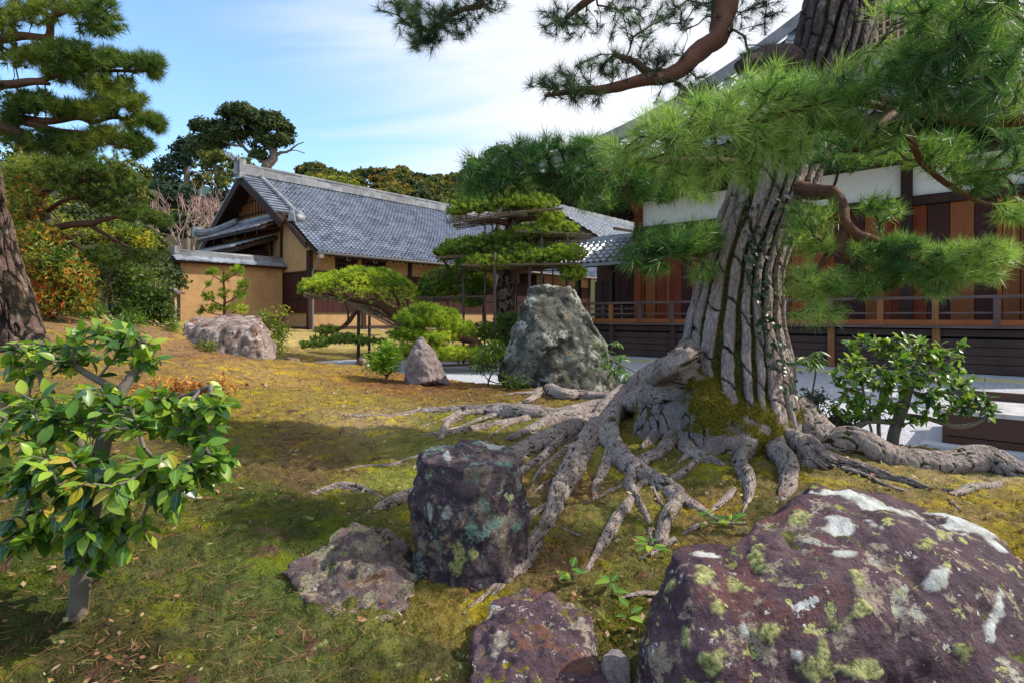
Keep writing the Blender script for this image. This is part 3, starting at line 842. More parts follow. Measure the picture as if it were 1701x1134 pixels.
# wall planks
tones = {'o': M_orange, 'r': M_red, 'b': M_black, 't': M_tan}
pl = [(1056, 1070, 'o'), (1072, 1089, 't'), (1090, 1106, 'r'), (1106, 1113, 'o'), (1113, 1132, 'r'), (1132, 1149, 'b'), (1149, 1156, 'o'), (1156, 1180, 'r'), (1180, 1215, 'b'), (1215, 1250, 'r'), (1250, 1275, 'o'), (1275, 1298, 'r'),
      (1298, 1315, 'r'), (1315, 1343, 'o'), (1343, 1372, 't'), (1372, 1387, 'r'), (1387, 1410, 'b'), (1410, 1436, 'b'), (1436, 1470, 't'), (1470, 1482, 'r'), (1482, 1505, 'r'), (1505, 1512, 'o'), (1512, 1540, 'r'), (1540, 1578, 'b'), (1578, 1619, 't'), (1619, 1655, 'b'), (1655, 1665, 'o'), (1665, 1695, 't'), (1695, 1740, 't'), (1740, 1780, 'b'), (1780, 1830, 'r'), (1830, 1880, 't'), (1880, 1940, 'b'), (1940, 2010, 'r')]
ZW0, ZW1 = .88, 3.08
for a, b, t in pl:
    sa, sb = s_at(a, TW), s_at(b, TW)
    m = MB(); j = rng.uniform(-.012, .012)
    m.box(RF, sa + .006, sb - .006, TW + j, TW + .06, ZW0, ZW1)
    m.obj('plank', tones[t], th_)
send = s_at(2010, TW)
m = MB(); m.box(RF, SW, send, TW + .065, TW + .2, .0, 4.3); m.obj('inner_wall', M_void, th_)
m = MB(); m.box(RF, SW - .05, send, TW - .10, TW + .06, 3.085, 3.26); m.obj('lintel_beam', M_dark, th_)
m = MB(); m.box(RF, SW - .05, send, TW - .06, TW + .06, 3.90, 4.12); m.obj('head_beam', M_dark, th_)
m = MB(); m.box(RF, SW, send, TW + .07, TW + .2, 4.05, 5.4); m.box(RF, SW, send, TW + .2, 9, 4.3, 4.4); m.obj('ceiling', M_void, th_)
wp = [SW + .08, s_at(1240, TW), s_at(1507, TW), s_at(1720, TW), send]
for a, b in zip(wp[:-1], wp[1:]):
    m = MB(); m.box(RF, a + .09, b - .09, TW - .0, TW + .06, 3.262, 3.898); m.obj('white_panel', M_white, th_)
for a in wp:
    m = MB(); m.box(RF, a - .088, a + .088, TW - .13, TW + .062, ZW0, 4.1); m.obj('pillar', M_red if a < 0 else M_dark, th_)
m = MB(); m.box(RF, SW - .04, SW + .1, TW - .02, TW + 8, .88, 4.1); m.obj('side_wall', M_red, th_)
# veranda deck, rail, skirting
m = MB()
for k in range(7):
    m.box(RF, SV + .02, send, .02 + k * .165, .175 + k * .165, .80, .858)
m.obj('deck_boards', M_deck, th_, kind='stuff')
m = MB(); m.box(RF, SV + .02, SW + .0, TW, 8, .80, .858); m.obj('side_deck', M_deck, th_)
m = MB(); m.box(RF, SV, send, -.03, .02, .845, .935); m.obj('deck_edge', M_deck, th_)
m = MB(); m.box(RF, SV, send, -.07, .0, .795, .842); m.obj('deck_beam', M_rail, th_)
m = MB(); m.box(RF, SV - .45, send, -.025, .035, 1.285, 1.335); m.obj('hand_rail', M_rail, th_)
m = MB(); m.box(RF, SV, send, -.012, .022, 1.035, 1.065); m.obj('middle_rail', M_rail, th_)
k = 0
ps = np.arange(6.49 + 4 * .79, SV - .1, -.79)
for k, s in enumerate(ps):
    m = MB(); m.box(RF, s - .045, s + .045, -.035, .045, .842 if k % 2 else .842, 1.284)
    m.obj('rail_post', [M_rail, M_oldpost][int((k % 4) in (1, 2))], th_)
for z, nm in ((1.33, 'hand_rail'), (1.05, 'middle_rail')):
    m = MB(); m.beam(RF(SV + .03, -.3 if nm == 'hand_rail' else 0, z - .02), RF(SV + .03, 8, z - .02), .05, .045); m.obj(nm, M_rail, th_)
for t in (1.0, 2.0, 3.0, 4.5):
    m = MB(); m.box(RF, SV - .01, SV + .07, t - .04, t + .04, .86, 1.31); m.obj('rail_post', M_rail, th_)
lp = [s - .0 for s in np.arange(4.13 + 3 * 1.58, SV, -1.58)]
lp = sorted(lp + [SV + .05, send])
for q, s in enumerate(lp[:-1]):
    m = MB(); m.box(RF, s - .055, s + .055, -.02, .12, .06, .794); m.obj('lower_post', M_oldpost if s > 3.5 else M_dark2, th_)
for a, b in zip(lp[:-1], lp[1:]):
    for i_, (z0, z1) in enumerate([(.07, .215), (.225, .355), (.365, .49), (.50, .62), (.66, .77)]):
        m = MB(); j = rng.uniform(-.01, .012)
        m.box(RF, a + .058, b - .058, .04 + j, .07 + j, z0, z1); m.obj('skirting_board', M_dark2, th_)
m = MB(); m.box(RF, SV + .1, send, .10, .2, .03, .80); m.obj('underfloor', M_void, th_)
m = MB(); m.box(RF, SV, SV + .06, .08, 8, .06, .80); m.obj('side_skirting', M_dark2, th_)
m = MB(); m.box(RF, SV - .3, send, -.42, .15, -.1, .055); m.obj('footing_slab', M_stone, th_)
for k in range(13):
    a = SV - .3 + k * 1.02
    m = MB(); m.box(RF, a + .006, a + 1.014, -.62, -.425, -.1, .045); m.obj('kerb_stone', M_ystone, th_)
# hipped tiled roof with a swept-up edge
def hz(k): return 4.32 + .46 * k + .064 * k * k
CX, CT = -2.8, -1.0
def rprof(k):
    tt = CT + k * .83
    return tt, hz(tt - CT)
def upturn(s):
    return .22 * np.clip((1.0 - (s - CX)) / 3.0, 0, 1) ** 2
roof_tiles('roof_tiles', RF, rprof, CX, send, 0, 9.0, .30, .34, M_tile2, th_, keep=lambda s, k: (s - CX) > k * .83 - .1)
m = MB()
for a in np.linspace(0, 8.0, 9)[:-1]:
    (ta, za), (tb, zb) = rprof(a), rprof(a + 1)
    m.hexa([RF(CX + (ta - CT), ta, za - .2), RF(send, ta, za - .2), RF(send, tb, zb - .2), RF(CX + (tb - CT), tb, zb - .2), RF(CX + (ta - CT), ta, za - .02), RF(send, ta, za - .02), RF(send, tb, zb - .02), RF(CX + (tb - CT), tb, zb - .02)])
    m.hexa([RF(CX + (ta - CT), ta, za - .2), RF(CX + (ta - CT), 14, za - .2), RF(CX + (tb - CT), 14, zb - .2), RF(CX + (tb - CT), tb, zb - .2), RF(CX + (ta - CT), ta, za + .02), RF(CX + (ta - CT), 14, za + .02), RF(CX + (tb - CT), 14, zb + .02), RF(CX + (tb - CT), tb, zb + .02)])
m.obj('roof_deck', M_dark, th_)
path = [RF(CX + k, CT + k, hz(k) + .16 + .2 * max(0, 1 - k / 1.6) ** 2) for k in np.linspace(-.1, 7.2, 22)]
for q, (dz, ww) in enumerate([(0, .34), (.11, .30), (.22, .26)]):
    m = MB()
    for a, b in zip(path[:-1], path[1:]): m.beam(a + [0, 0, dz], b + [0, 0, dz], ww, .10)
    m.obj('hip_ridge_course', M_ridge, th_)
m = MB()
for s in np.arange(CX + .2, send, .38): m.beam(RF(s, CT + .06, 4.13), RF(s, TW, 4.62), .09, .10)
for t in np.arange(CT + .3, 8, .38): m.beam(RF(CX + .06, t, 4.13), RF(SW, t, 4.9), .09, .10)
m.obj('rafters', M_dark, th_, kind='stuff')
for k, s in enumerate(np.arange(CX + .2, send, .38)):
    e0 = RF(s, CT + .045, 4.125)
    m = MB(); m.beam(e0, RF(s, CT + .058, 4.13), .075, .085); m.obj('rafter_end_cap', M_white, th_)
# gable with lattice over the slope
gs0, gs1, gt_ = s_at(1440, 2.3), s_at(1680, 2.3), 2.3
gm = (gs0 + gs1) / 2; gzb = hz(gt_ - CT) - .1; gzt = gzb + 2.7
m = MB(); m.hexa([RF(gs0, gt_ + .1, gzb), RF(gs1, gt_ + .1, gzb), RF(gs1, gt_ + .2, gzb), RF(gs0, gt_ + .2, gzb), RF(gs0, gt_ + .1, gzb + 1.3), RF(gs1, gt_ + .1, gzb + 1.3), RF(gs1, gt_ + .2, gzb + 1.3), RF(gs0, gt_ + .2, gzb + 1.3)])
m.hexa([RF(gs0, gt_ + .1, gzb + 1.3), RF(gs1, gt_ + .1, gzb + 1.3), RF(gs1, gt_ + .2, gzb + 1.3), RF(gs0, gt_ + .2, gzb + 1.3), RF(gm - .05, gt_ + .1, gzt), RF(gm + .05, gt_ + .1, gzt), RF(gm + .05, gt_ + .2, gzt), RF(gm - .05, gt_ + .2, gzt)])
m.obj('gable_back', M_red, th_)
M_lat = mat_wood('pink_lattice_wood', (.42, .24, .18), (.66, .44, .36), 8)
for s in np.arange(gs0 + .06, gs1, .125):
    zt = gzb + 1.3 + (gzt - gzb - 1.3) * (1 - abs(s - gm) / (gs1 - gm))
    m = MB(); m.box(RF, s - .022, s + .022, gt_ + .02, gt_ + .06, gzb, zt); m.obj('lattice_bar', M_lat, th_)
for z in np.arange(gzb + .1, gzb + 1.35, .14):
    m = MB(); m.box(RF, gs0, gs1, gt_ + .062, gt_ + .095, z, z + .035); m.obj('lattice_cross_bar', M_lat, th_)
for sg in (-1, 1):
    m = MB(); e = gs0 - .5 if sg < 0 else gs1 + .5
    m.beam(RF(e, gt_ - .2, gzb + 1.0), RF(gm, gt_ - .2, gzt + .25), .16, .4); m.hexa([RF(e, gt_ - .3, gzb + 1.2), RF(gm, gt_ - .3, gzt + .5), RF(gm, 7, gzt + .5), RF(e, 7, gzb + 1.2), RF(e, gt_ - .3, gzb + 1.35), RF(gm, gt_ - .3, gzt + .65), RF(gm, 7, gzt + .65), RF(e, 7, gzb + 1.35)])
    m.obj('gable_roof', M_tile2, th_)

# ---- link building between the two halls
mf0 = P(940, 440, 19.0)
MF = frame(mf0[:2], -AX, BX)
lk = thing('link_building', (mf0[0], mf0[1], 0), 'low dark corridor building with a small pale tiled roof between the halls', 'building')
ez = mf0[2]
def mp(k): return -.0 + .85 * k, ez + .56 * k
roof_tiles('roof_tiles', MF, mp, -.3, 4.2, 0, 1.5, .24, .27, M_tile2, lk)
m = MB(); slab(m, MF, mp, -.3, 4.2, [0, 1.5], .12, -.03); m.obj('roof_deck', M_dark, lk)
m = MB(); m.box(MF, -.3, 4.2, 1.2, 1.5, ez + .78, ez + 1.02); m.obj('ridge', M_ridge, lk)
m = MB(); m.box(MF, -.3, 4.2, -.14, -.03, ez - .12, ez - .02); m.obj('gutter', M_gutter, lk)
m = MB(); m.box(MF, -.2, 4.2, 2.2, 2.3, 0, ez + .2); m.obj('back_wall', M_black, lk)
for s in (.2, 1.5, 2.8, 4.0):
    m = MB(); m.box(MF, s - .07, s + .07, .35, .5, 0, ez); m.obj('post', M_dark, lk)
for k in range(12):
    m = MB(); m.box(MF, .1 + k * .34, .42 + k * .34, 1.6, 1.66, .85, ez - .5); m.obj('door_panel', M_red if k > 5 else M_black, lk)
m = MB(); m.box(MF, -.3, 4.2, .3, 2.2, .0, .85); m.obj('floor', M_dark, lk)
m = MB(); m.box(MF, -1.5, 4.2, .4, .45, 1.2, 1.25); m.obj('rail', M_rail, lk)
m = MB(); m.box(MF, -1.5, 4.2, .4, .45, 1.0, 1.03); m.obj('rail', M_rail, lk)

# ---- rear hall roof seen over the link building
q0 = P(925, 346, 34.0)
QF = frame(q0[:2], BX, AX)
rh = thing('rear_hall', (q0[0], q0[1], 0), 'pale tiled roof of a rear hall rising behind the corridor building', 'building')
def qp(k): return -5.0 + .85 * k, q0[2] - 3.1 + .53 * k
roof_tiles('roof_tiles', QF, qp, -1.0, 16, 0, 5.85, .42, .45, M_tile2, rh)
m = MB(); slab(m, QF, qp, -1.0, 16, [0, 3, 5.85], .16, -.03); m.obj('roof_deck', M_dark, rh)
m = MB(); m.box(QF, -1.1, 16, -.25, .25, q0[2] - .15, q0[2] + .35); m.obj('ridge', M_ridge, rh)
m = MB(); m.box(QF, -.6, 16, -4.4, -4.2, 0, q0[2] - 2.8); m.obj('wall', M_ochre, rh)
m = MB(); m.beam(QF(1.2, -3.2, q0[2] - 1.4), QF(7.5, -4.4, q0[2] - 1.5), .14, .14); m.obj('roof_batten', M_dark, rh)

# ---- brown box with stone top at the right edge
bx0 = P(1565, 744, 4.38); BF = frame(bx0[:2], -AX, BX)
bb = thing('brown_box', (bx0[0], bx0[1], 0), 'low dark brown box with grey stone top standing on a pale slab', 'box')
M_bbox = mat_plain('brown_painted_board', (.055, .022, .014), .45, .4, 3, .1, .05)
M_gran = mat_plain('grey_granite', (.40, .38, .38), .6, .4, 90, .5, .3)
m = MB(); m.box(BF, 0, 2.4, 0, .78, .03, .255); m.obj('body', M_bbox, bb)
m = MB()
for a, z in ((0.0, .085), (.5, .075), (1.0, .065)): m.box(BF, a + .02, a + .5, -.006, -.0005, z, z + .006)
m.obj('panel_joint', M_void, bb)
m = MB(); m.box(BF, -.02, 2.42, -.02, .80, .257, .29); m.obj('stone_top', M_gran, bb)
m = MB(); m.box(BF, -.02, 2.42, .802, .86, .05, .36); m.obj('back_board', M_bbox, bb)
m = MB(); m.box(BF, -.12, 2.5, -.14, .95, -.05, .03); m.obj('base_slab', M_stone, bb)
# ------------------------------------------------------------------ rocks
import bmesh

def remesh(hulls, size, smooth=3):
    bm = bmesh.new()
    for pts in hulls:
        vs = [bm.verts.new([float(c) for c in p]) for p in pts]
        res = bmesh.ops.convex_hull(bm, input=vs)
        junk = list({g_ for g_ in res['geom_interior'] + res['geom_unused'] if isinstance(g_, bmesh.types.BMVert) and g_.is_valid})
        bmesh.ops.delete(bm, geom=junk, context='VERTS')
    me = bpy.data.meshes.new('tmp'); bm.to_mesh(me); bm.free()
    o = bpy.data.objects.new('tmp', me); COL.objects.link(o)
    md = o.modifiers.new('r', 'REMESH'); md.mode = 'VOXEL'; md.voxel_size = size
    if smooth:
        ms = o.modifiers.new('s', 'SMOOTH'); ms.iterations = smooth; ms.factor = .5
    dg = bpy.context.evaluated_depsgraph_get()
    m2 = bpy.data.meshes.new_from_object(o.evaluated_get(dg))
    n = len(m2.vertices); V = np.empty(n * 3); m2.vertices.foreach_get('co', V)
    N_ = np.empty(n * 3); m2.vertices.foreach_get('normal', N_)
    F = np.empty(len(m2.polygons) * 4, dtype=np.int32)
    lt = np.empty(len(m2.polygons), dtype=np.int32); m2.polygons.foreach_get('loop_total', lt)
    assert (lt == 4).all()
    m2.polygons.foreach_get('vertices', F)
    bpy.data.objects.remove(o); bpy.data.meshes.remove(me); bpy.data.meshes.remove(m2)
    return V.reshape(-1, 3), N_.reshape(-1, 3), F.reshape(-1, 4)

def rock_mat(name, base, spots, moss=None, bump=.9, sc=1.0, ao=None):
    """base: three stone colours. spots: (colour, scale, threshold, softness, seed). moss: (colour, amount)."""
    n = NT(name)
    o = n.map()
    a = n.noise(o, 4 * sc, 7, .65, .6); b = n.noise(o, 22 * sc, 7, .7, .3); f = n.noise(o, 95 * sc, 5, .65)
    c = n.ramp(n.math('ADD', n.math('MULTIPLY', a, .65), n.math('MULTIPLY', b, .4)), [(.34, base[0]), (.52, base[1]), (.70, base[2])])
    c = n.mix(1.0, c, n.rng(f, .3, .7, .75, 1.6, False), 'MULTIPLY')
    cav = n.attr('cavity')
    h = f
    for (col, s, th, so, sd) in spots:
        q = n.noise(n.map(loc=(sd, sd * 1.7, sd * .3)), s, 8, .66, .12)
        m_ = n.rng(q, th, th + so)
        brk = n.rng(n.noise(n.map(loc=(sd, 0, 0)), s * 9, 5, .7), .36, .5)
        m_ = n.math('MULTIPLY', m_, brk)
        cc = n.mix(1.0, col, n.rng(f, .3, .7, .75, 1.25, False), 'MULTIPLY')
        c = n.mix(m_, c, cc)
    if moss:
        q = n.noise(n.map(loc=(3, 5, 1)), moss[2] if len(moss) > 2 else 7, 6, .65, .4)
        up = n.rng(n.normz(), .15, .8)
        m_ = n.math('MULTIPLY', n.rng(n.math('ADD', n.math('ADD', q, n.math('MULTIPLY', up, .10)), n.math('MULTIPLY', cav, .22)), 1 - moss[1], 1 - moss[1] + .07), 1.0)
        mc = n.mix(n.rng(n.noise(o, 60, 3, .6), .4, .6), moss[0], tuple(x * 2.2 for x in moss[0]))
        c = n.mix(m_, c, mc)
    c = n.mix(n.attr('crust'), c, n.mix(n.rng(b, .4, .62), (.56, .58, .57), (.33, .34, .30)))
    c = n.mix(n.attr('rosette'), c, n.mix(n.rng(f, .38, .6), (.13, .14, .04), (.40, .40, .17)))
    b1 = n.bump(f, bump, .010); b2 = n.bump(b, bump * .8, .02, b1)
    return n.done(c, n.rng(b, .3, .7, .6, .9), b2, .25)

def cells3(p, seed=0, jit=.9):
    q = np.floor(p).astype(int); f1 = np.full(len(p), 9.0); f2 = np.full(len(p), 9.0); hid = np.zeros(len(p))
    for a in (-1, 0, 1):
        for b in (-1, 0, 1):
            for c in (-1, 0, 1):
                i, j, k = q[:, 0] + a, q[:, 1] + b, q[:, 2] + c
                r = [_hash(i, j, k, seed + e) for e in (0, 5, 9)]
                d = np.sqrt(sum((w + .5 + jit * (ri - .5) - p[:, n_]) ** 2 for n_, (w, ri) in enumerate(zip((i, j, k), r))))
                m = d < f1
                f2 = np.where(m, f1, np.minimum(f2, d)); hid = np.where(m, r[0], hid); f1 = np.where(m, d, f1)
    return f1, f2 - f1, hid

ROCKS = {}
def rock(label, hulls, size, mat, amp=.03, freq=3.0, crack=.012, seed=0, name='rock', smooth=3, fine=.004, strata=None, lumps=0.0, marks=()):
    hp = [np.array([P(*q) if q[1] > 100 else np.array(q, float) for q in hh]) for hh in hulls]
    V, N_, F = remesh(hp, size, smooth)
    p = V.copy()
    w = np.stack([fbm(p * freq * .8, 2, seed + 3), fbm(p * freq * .8, 2, seed + 5), fbm(p * freq * .8, 2, seed + 7)], -1) * .35 / freq
    q = p + w
    d1 = fbm(q * freq, 4, seed)
    rid = 1 - np.abs(fbm(q * freq * 1.7, 3, seed + 11)) * 4
    d2 = -np.clip(rid, 0, 1) ** 3
    d3 = fbm(q * freq * 6, 4, seed + 19)
    pit = -np.clip(fbm(q * freq * 4.5, 2, seed + 29) - .28, 0, 1) * 2
    fa, ga, ha = cells3(q * freq * 1.1 * np.array([1, 1, .8]), seed + 31); fb, gb, hb = cells3(q * freq * 3.1 + .3 * d1[:, None], seed + 37)
    d = amp * (.8 * d1 + 1.5 * (.45 - fa) + .5 * (ha - .5) * sstep(ga, 0, .25)) + crack * (.45 * d2 + 1.0 * (.4 - fb)) + fine * d3 * 2.2 + crack * .35 * pit
    d2 = d2 * .5 - (1 - sstep(gb, 0, .14)) * .6
    if lumps: d = d + lumps * np.clip(fbm(q * freq * 2.6, 2, seed + 41), 0, 1)
    if strata is not None:
        ax, fq, am = strata
        u = (p @ np.array(ax)) * fq + .6 * fbm(p * freq, 2, seed + 23)
        d = d - am * np.clip(1 - np.abs((u % 1) - .5) * 9, 0, 1)
    vx = V[:, 0] / V[:, 1] * FPX + 850.5; vy = HOR - (V[:, 2] - H) / V[:, 1] * FPX
    view = unit(V - np.array([0, 0, H])); fr_ = sstep(-np.sum(N_ * view, 1), .02, .2)
    at = {}
    for kind in ('crust', 'rosette'):
        a_ = np.zeros(len(V)); nn_ = fbm(V * (28 if kind == 'crust' else 45), 4, seed + 51)
        for (mx, my, rx, ry, rot, kd) in marks:
            if kd != kind: continue
            c_, s__ = math.cos(math.radians(rot)), math.sin(math.radians(rot))
            dx, dy = vx - mx, vy - my
            e_ = np.sqrt(((dx * c_ + dy * s__) / rx) ** 2 + ((-dx * s__ + dy * c_) / ry) ** 2)
            a_ = np.maximum(a_, sstep(1.12 - e_ + nn_ * 1.7, 0, .25))
        at[kind] = a_ * fr_
    d = d + .0015 * at['crust'] + .0032 * at['rosette'] * (1 + .8 * vnoise(V * 160, seed))
    V = V + N_ * d[:, None]
    cav = np.clip(-(d2 * .8 + pit) - d3 * .3, 0, 1)
    o = obj(name, V, F, mat, smooth=True, attrs={'cavity': cav, **at}, label=label, cat='rock')
    ROCKS[label] = (V, N_)
    return o

purple = [(.018, .010, .017), (.055, .029, .042), (.120, .075, .086)]
M_big = rock_mat('purple_lichened_stone', purple, [((.12, .050, .050), 5, .54, .08, 44), ((.27, .22, .17), 17, .56, .05, 9), ((.36, .35, .29), 9.0, .60, .04, 3), ((.58, .60, .60), 4.2, .62, .015, 57), ((.38, .40, .14), 24.0, .60, .03, 17), ((.24, .28, .06), 13.0, .635, .03, 71), ((.56, .57, .55), 34, .64, .03, 27)], moss=((.055, .060, .008), .20, 16))
M_dark_rock = rock_mat('dark_violet_stone', [(.015, .011, .021), (.050, .034, .050), (.115, .085, .098)], [((.24, .19, .13), 9, .54, .06, 12), ((.16, .12, .11), 30, .52, .06, 66), ((.15, .26, .21), 11, .575, .04, 33), ((.22, .32, .26), 38, .59, .04, 36), ((.50, .50, .48), 17, .67, .02, 5), ((.48, .54, .26), 14, .66, .02, 21)], moss=((.04, .05, .01), .16, 20), bump=1.0, sc=1.6)
M_flat = rock_mat('mottled_violet_stone', [(.050, .036, .042), (.13, .090, .095), (.22, .17, .15)], [((.33, .29, .20), 15, .50, .06, 3), ((.28, .29, .14), 26, .57, .04, 13), ((.50, .47, .42), 36, .61, .03, 23), ((.20, .09, .06), 12, .57, .05, 53)], moss=((.045, .048, .008), .24, 20), bump=1.0, sc=1.8)
M_low = rock_mat('yellow_mossed_stone', [(.040, .025, .038), (.105, .062, .080), (.18, .125, .125)], [((.42, .36, .29), 17, .55, .03, 4), ((.62, .60, .58), 40, .61, .03, 14), ((.42, .38, .10), 13, .59, .04, 29), ((.20, .09, .065), 11, .56, .05, 61)], moss=((.12, .11, .010), .26, 14), bump=1.0, sc=1.8)
M_grey = rock_mat('grey_green_stone', [(.016, .015, .012), (.085, .085, .070), (.24, .235, .20)], [((.40, .41, .35), 5.5, .53, .05, 8), ((.030, .028, .018), 7, .545, .05, 28), ((.46, .50, .30), 9, .65, .03, 18), ((.30, .19, .10), 6, .61, .05, 39), ((.02, .02, .015), 22, .57, .04, 48)], moss=((.06, .05, .012), .24, 8), bump=1.2, sc=1.1)
M_left = rock_mat('brown_grey_boulder', [(.060, .042, .036), (.20, .145, .125), (.42, .35, .32)], [((.56, .50, .46), 7, .56, .05, 9), ((.15, .06, .04), 5, .55, .06, 19), ((.05, .035, .03), 14, .57, .04, 29)], moss=((.03, .035, .01), .14, 5), bump=1.2, sc=1.0)
M_point = rock_mat('pinkish_grey_stone', [(.085, .060, .058), (.22, .17, .165), (.36, .30, .29)], [((.42, .36, .24), 10, .59, .05, 2), ((.10, .09, .03), 9, .60, .06, 12)], moss=((.05, .06, .01), .14, 6), bump=1.2, sc=1.3)
M_small = rock_mat('pale_violet_stone', [(.12, .10, .11), (.25, .215, .23), (.36, .32, .33)], [((.42, .44, .40), 26, .58, .04, 6)], moss=((.08, .08, .01), .16, 20), sc=2)

# large foreground boulder, right: a main mass and a left shoulder
rock('largest rock, purple boulder with white and yellow lichen at the lower right', [
    [(1265, 872, 1.10), (1352, 806, 1.24), (1450, 812, 1.28), (1560, 852, 1.26), (1632, 872, 1.18), (1690, 930, 1.06), (1765, 1010, 1.0), (1800, 1140, .98),
     (1205, 905, 1.02), (1192, 1000, .92), (1180, 1140, .88), (1290, 900, 1.0), (1400, 880, 1.02), (1530, 905, 1.0), (1650, 960, .97), (1400, 960, .915), (1560, 985, .91), (1290, 1010, .88), (1480, 1060, .855), (1640, 1080, .86), (1760, 1180, .82), (1400, 1200, .79), (1250, 1200, .80),
     (.30, .74, .15), (.90, .72, .15), (1.15, 1.0, .15), (1.05, 1.5, .2), (.5, 1.6, .2), (.30, 1.1, .2), (1500, 850, 1.5), (1330, 850, 1.42)],
    [(1112, 905, 1.04), (1150, 886, 1.08), (1205, 895, 1.06), (1245, 930, 1.0), (1078, 985, .96), (1072, 1060, .90), (1082, 1150, .86), (1150, 960, .93), (1160, 1080, .84), (1230, 1090, .84), (1230, 1180, .80), (.20, .80, .15), (.42, .78, .15), (.24, 1.15, .2), (.45, 1.2, .2)]],
    0.0062, M_big, amp=.020, freq=4.5, crack=.014, seed=11, fine=.0035, lumps=.006, smooth=5, marks=[(1440, 838, 62, 13, 16, 'crust'), (1400, 872, 34, 9, 8, 'crust'), (1500, 850, 30, 8, 20, 'crust'), (1600, 868, 46, 16, 32, 'crust'), (1640, 900, 26, 12, 50, 'crust'), (1480, 815, 12, 5, 0, 'crust'), (1405, 915, 16, 6, 0, 'crust'), (1180, 915, 20, 7, 10, 'crust'), (1230, 1050, 10, 6, 60, 'crust'), (1330, 1090, 12, 8, 60, 'crust'), (1560, 960, 14, 16, 60, 'crust'), (1660, 1010, 8, 34, 0, 'crust'), 
    (1135, 1055, 13, 22, 0, 'rosette'), (1272, 1052, 20, 12, 0, 'rosette'), (1183, 1100, 17, 20, 0, 'rosette'), (1385, 1040, 18, 18, 0, 'rosette'), (1168, 958, 14, 16, 0, 'rosette'), (1256, 922, 12, 15, 0, 'rosette'), (1222, 972, 10, 12, 0, 'rosette'), (1330, 864, 18, 7, 0, 'rosette'), (1425, 1020, 18, 12, 0, 'rosette'), (1360, 1100, 30, 24, 0, 'rosette'), (1440, 1110, 34, 16, 0, 'rosette'), (1600, 1075, 14, 12, 0, 'rosette'), (1500, 815, 10, 5, 0, 'rosette'), (1540, 905, 12, 8, 0, 'rosette'), (1565, 890, 10, 6, 0, 'rosette'), (1110, 970, 7, 9, 0, 'rosette'), (1190, 1010, 7, 12, 0, 'rosette'), (1420, 965, 10, 14, 0, 'rosette')])
# the flat white lichen crusts on its crown
Vb, Nb = ROCKS['largest rock, purple boulder with white and yellow lichen at the lower right']

# dark square-topped rock
rock('dark violet block-shaped rock with green lichen among the pine roots', [
    [(693, 750, 1.56), (735, 733, 1.62), (800, 727, 1.66), (858, 740, 1.62), (866, 765, 1.54), (760, 752, 1.48), (846, 775, 1.45), (700, 768, 1.46), (800, 782, 1.41),
     (682, 800, 1.50), (678, 870, 1.46), (686, 930, 1.42), (742, 990, 1.36), (775, 1010, 1.345), (840, 985, 1.38), (872, 900, 1.46), (878, 830, 1.50), (760, 860, 1.385), (830, 850, 1.40), (725, 900, 1.375),
     (-.25, 1.66, .25), (.03, 1.68, .25), (-.26, 1.45, .25), (.04, 1.45, .25), (-.12, 1.33, .25)]],
    .0050, M_dark_rock, amp=.015, freq=6.0, crack=.012, seed=23, fine=.0035, smooth=1, marks=[(763, 925, 13, 22, 10, 'rosette'), (785, 918, 7, 11, 0, 'rosette'), (712, 850, 6, 13, 0, 'crust'), (743, 756, 5, 7, 0, 'crust'), (815, 734, 16, 7, 10, 'crust'), (737, 855, 7, 12, 20, 'crust')])
# low flat rock to its left
rock('low mottled flat rock leaning left of the dark block-shaped rock', [
    [(470, 948, 1.42), (500, 925, 1.47), (545, 890, 1.56), (590, 866, 1.62), (640, 870, 1.61), (672, 900, 1.54), (686, 940, 1.44), (560, 935, 1.40), (640, 945, 1.38), (520, 1005, 1.28), (528, 1034, 1.24), (600, 1036, 1.23), (684, 1005, 1.28), (630, 1040, 1.225), (480, 968, 1.36), (570, 900, 1.5), (-.5, 1.6, .25), (-.25, 1.6, .25), (-.5, 1.35, .25), (-.35, 1.25, .25)]],
    .0052, M_flat, amp=.016, freq=9, crack=.013, seed=31, fine=.004, lumps=.016, smooth=4)
# low rock bottom centre
rock('low purple rock with yellow moss at the bottom edge beside the large boulder', [
    [(795, 1030, 1.15), (820, 1000, 1.20), (870, 980, 1.24), (925, 986, 1.22), (965, 1010, 1.18), (992, 1040, 1.13), (778, 1090, 1.04), (782, 1150, .96), (860, 1060, 1.05), (930, 1070, 1.05), (1000, 1100, 1.03), (1010, 1160, .96), (900, 1160, .93), (-.06, .9, .2), (.16, .9, .2), (-.07, 1.2, .25), (.16, 1.2, .25)]],
    .0048, M_low, amp=.014, freq=10, crack=.011, seed=47, fine=.004, lumps=.012, smooth=4)
rock('small pale angular stone between the two rocks at the bottom edge', [
    [(1000, 1085, 1.08), (1020, 1070, 1.11), (1048, 1088, 1.09), (1052, 1130, 1.02), (985, 1150, 1.0), (1040, 1160, .98), (1010, 1120, 1.0), (.16, 1.0, .25), (.22, 1.1, .25)]],
    .005, M_small, amp=.004, freq=10, crack=.003, seed=53, fine=.0015)
# centre standing stone
rock('tall grey-green standing stone with a cut-off top in the middle', [
    [(880, 474, 5.3), (905, 472, 5.2), (945, 474, 5.2), (955, 480, 5.4), (915, 478, 5.6), (870, 500, 5.15), (852, 545, 5.1), (832, 600, 5.1), (825, 632, 5.1), (980, 520, 5.15), (998, 560, 5.2), (1030, 620, 5.2), (1045, 650, 5.2), (900, 560, 4.95), (950, 560, 4.98), (860, 640, 4.95), (930, 655, 4.88), (990, 655, 4.95), (985, 560, 5.8), (850, 600, 5.8), (1030, 640, 5.9), (830, 645, 5.8)]],
    .018, M_grey, amp=.035, freq=2.6, crack=.035, seed=61, fine=.008, strata=((.25, .5, .3), 3.2, .018))
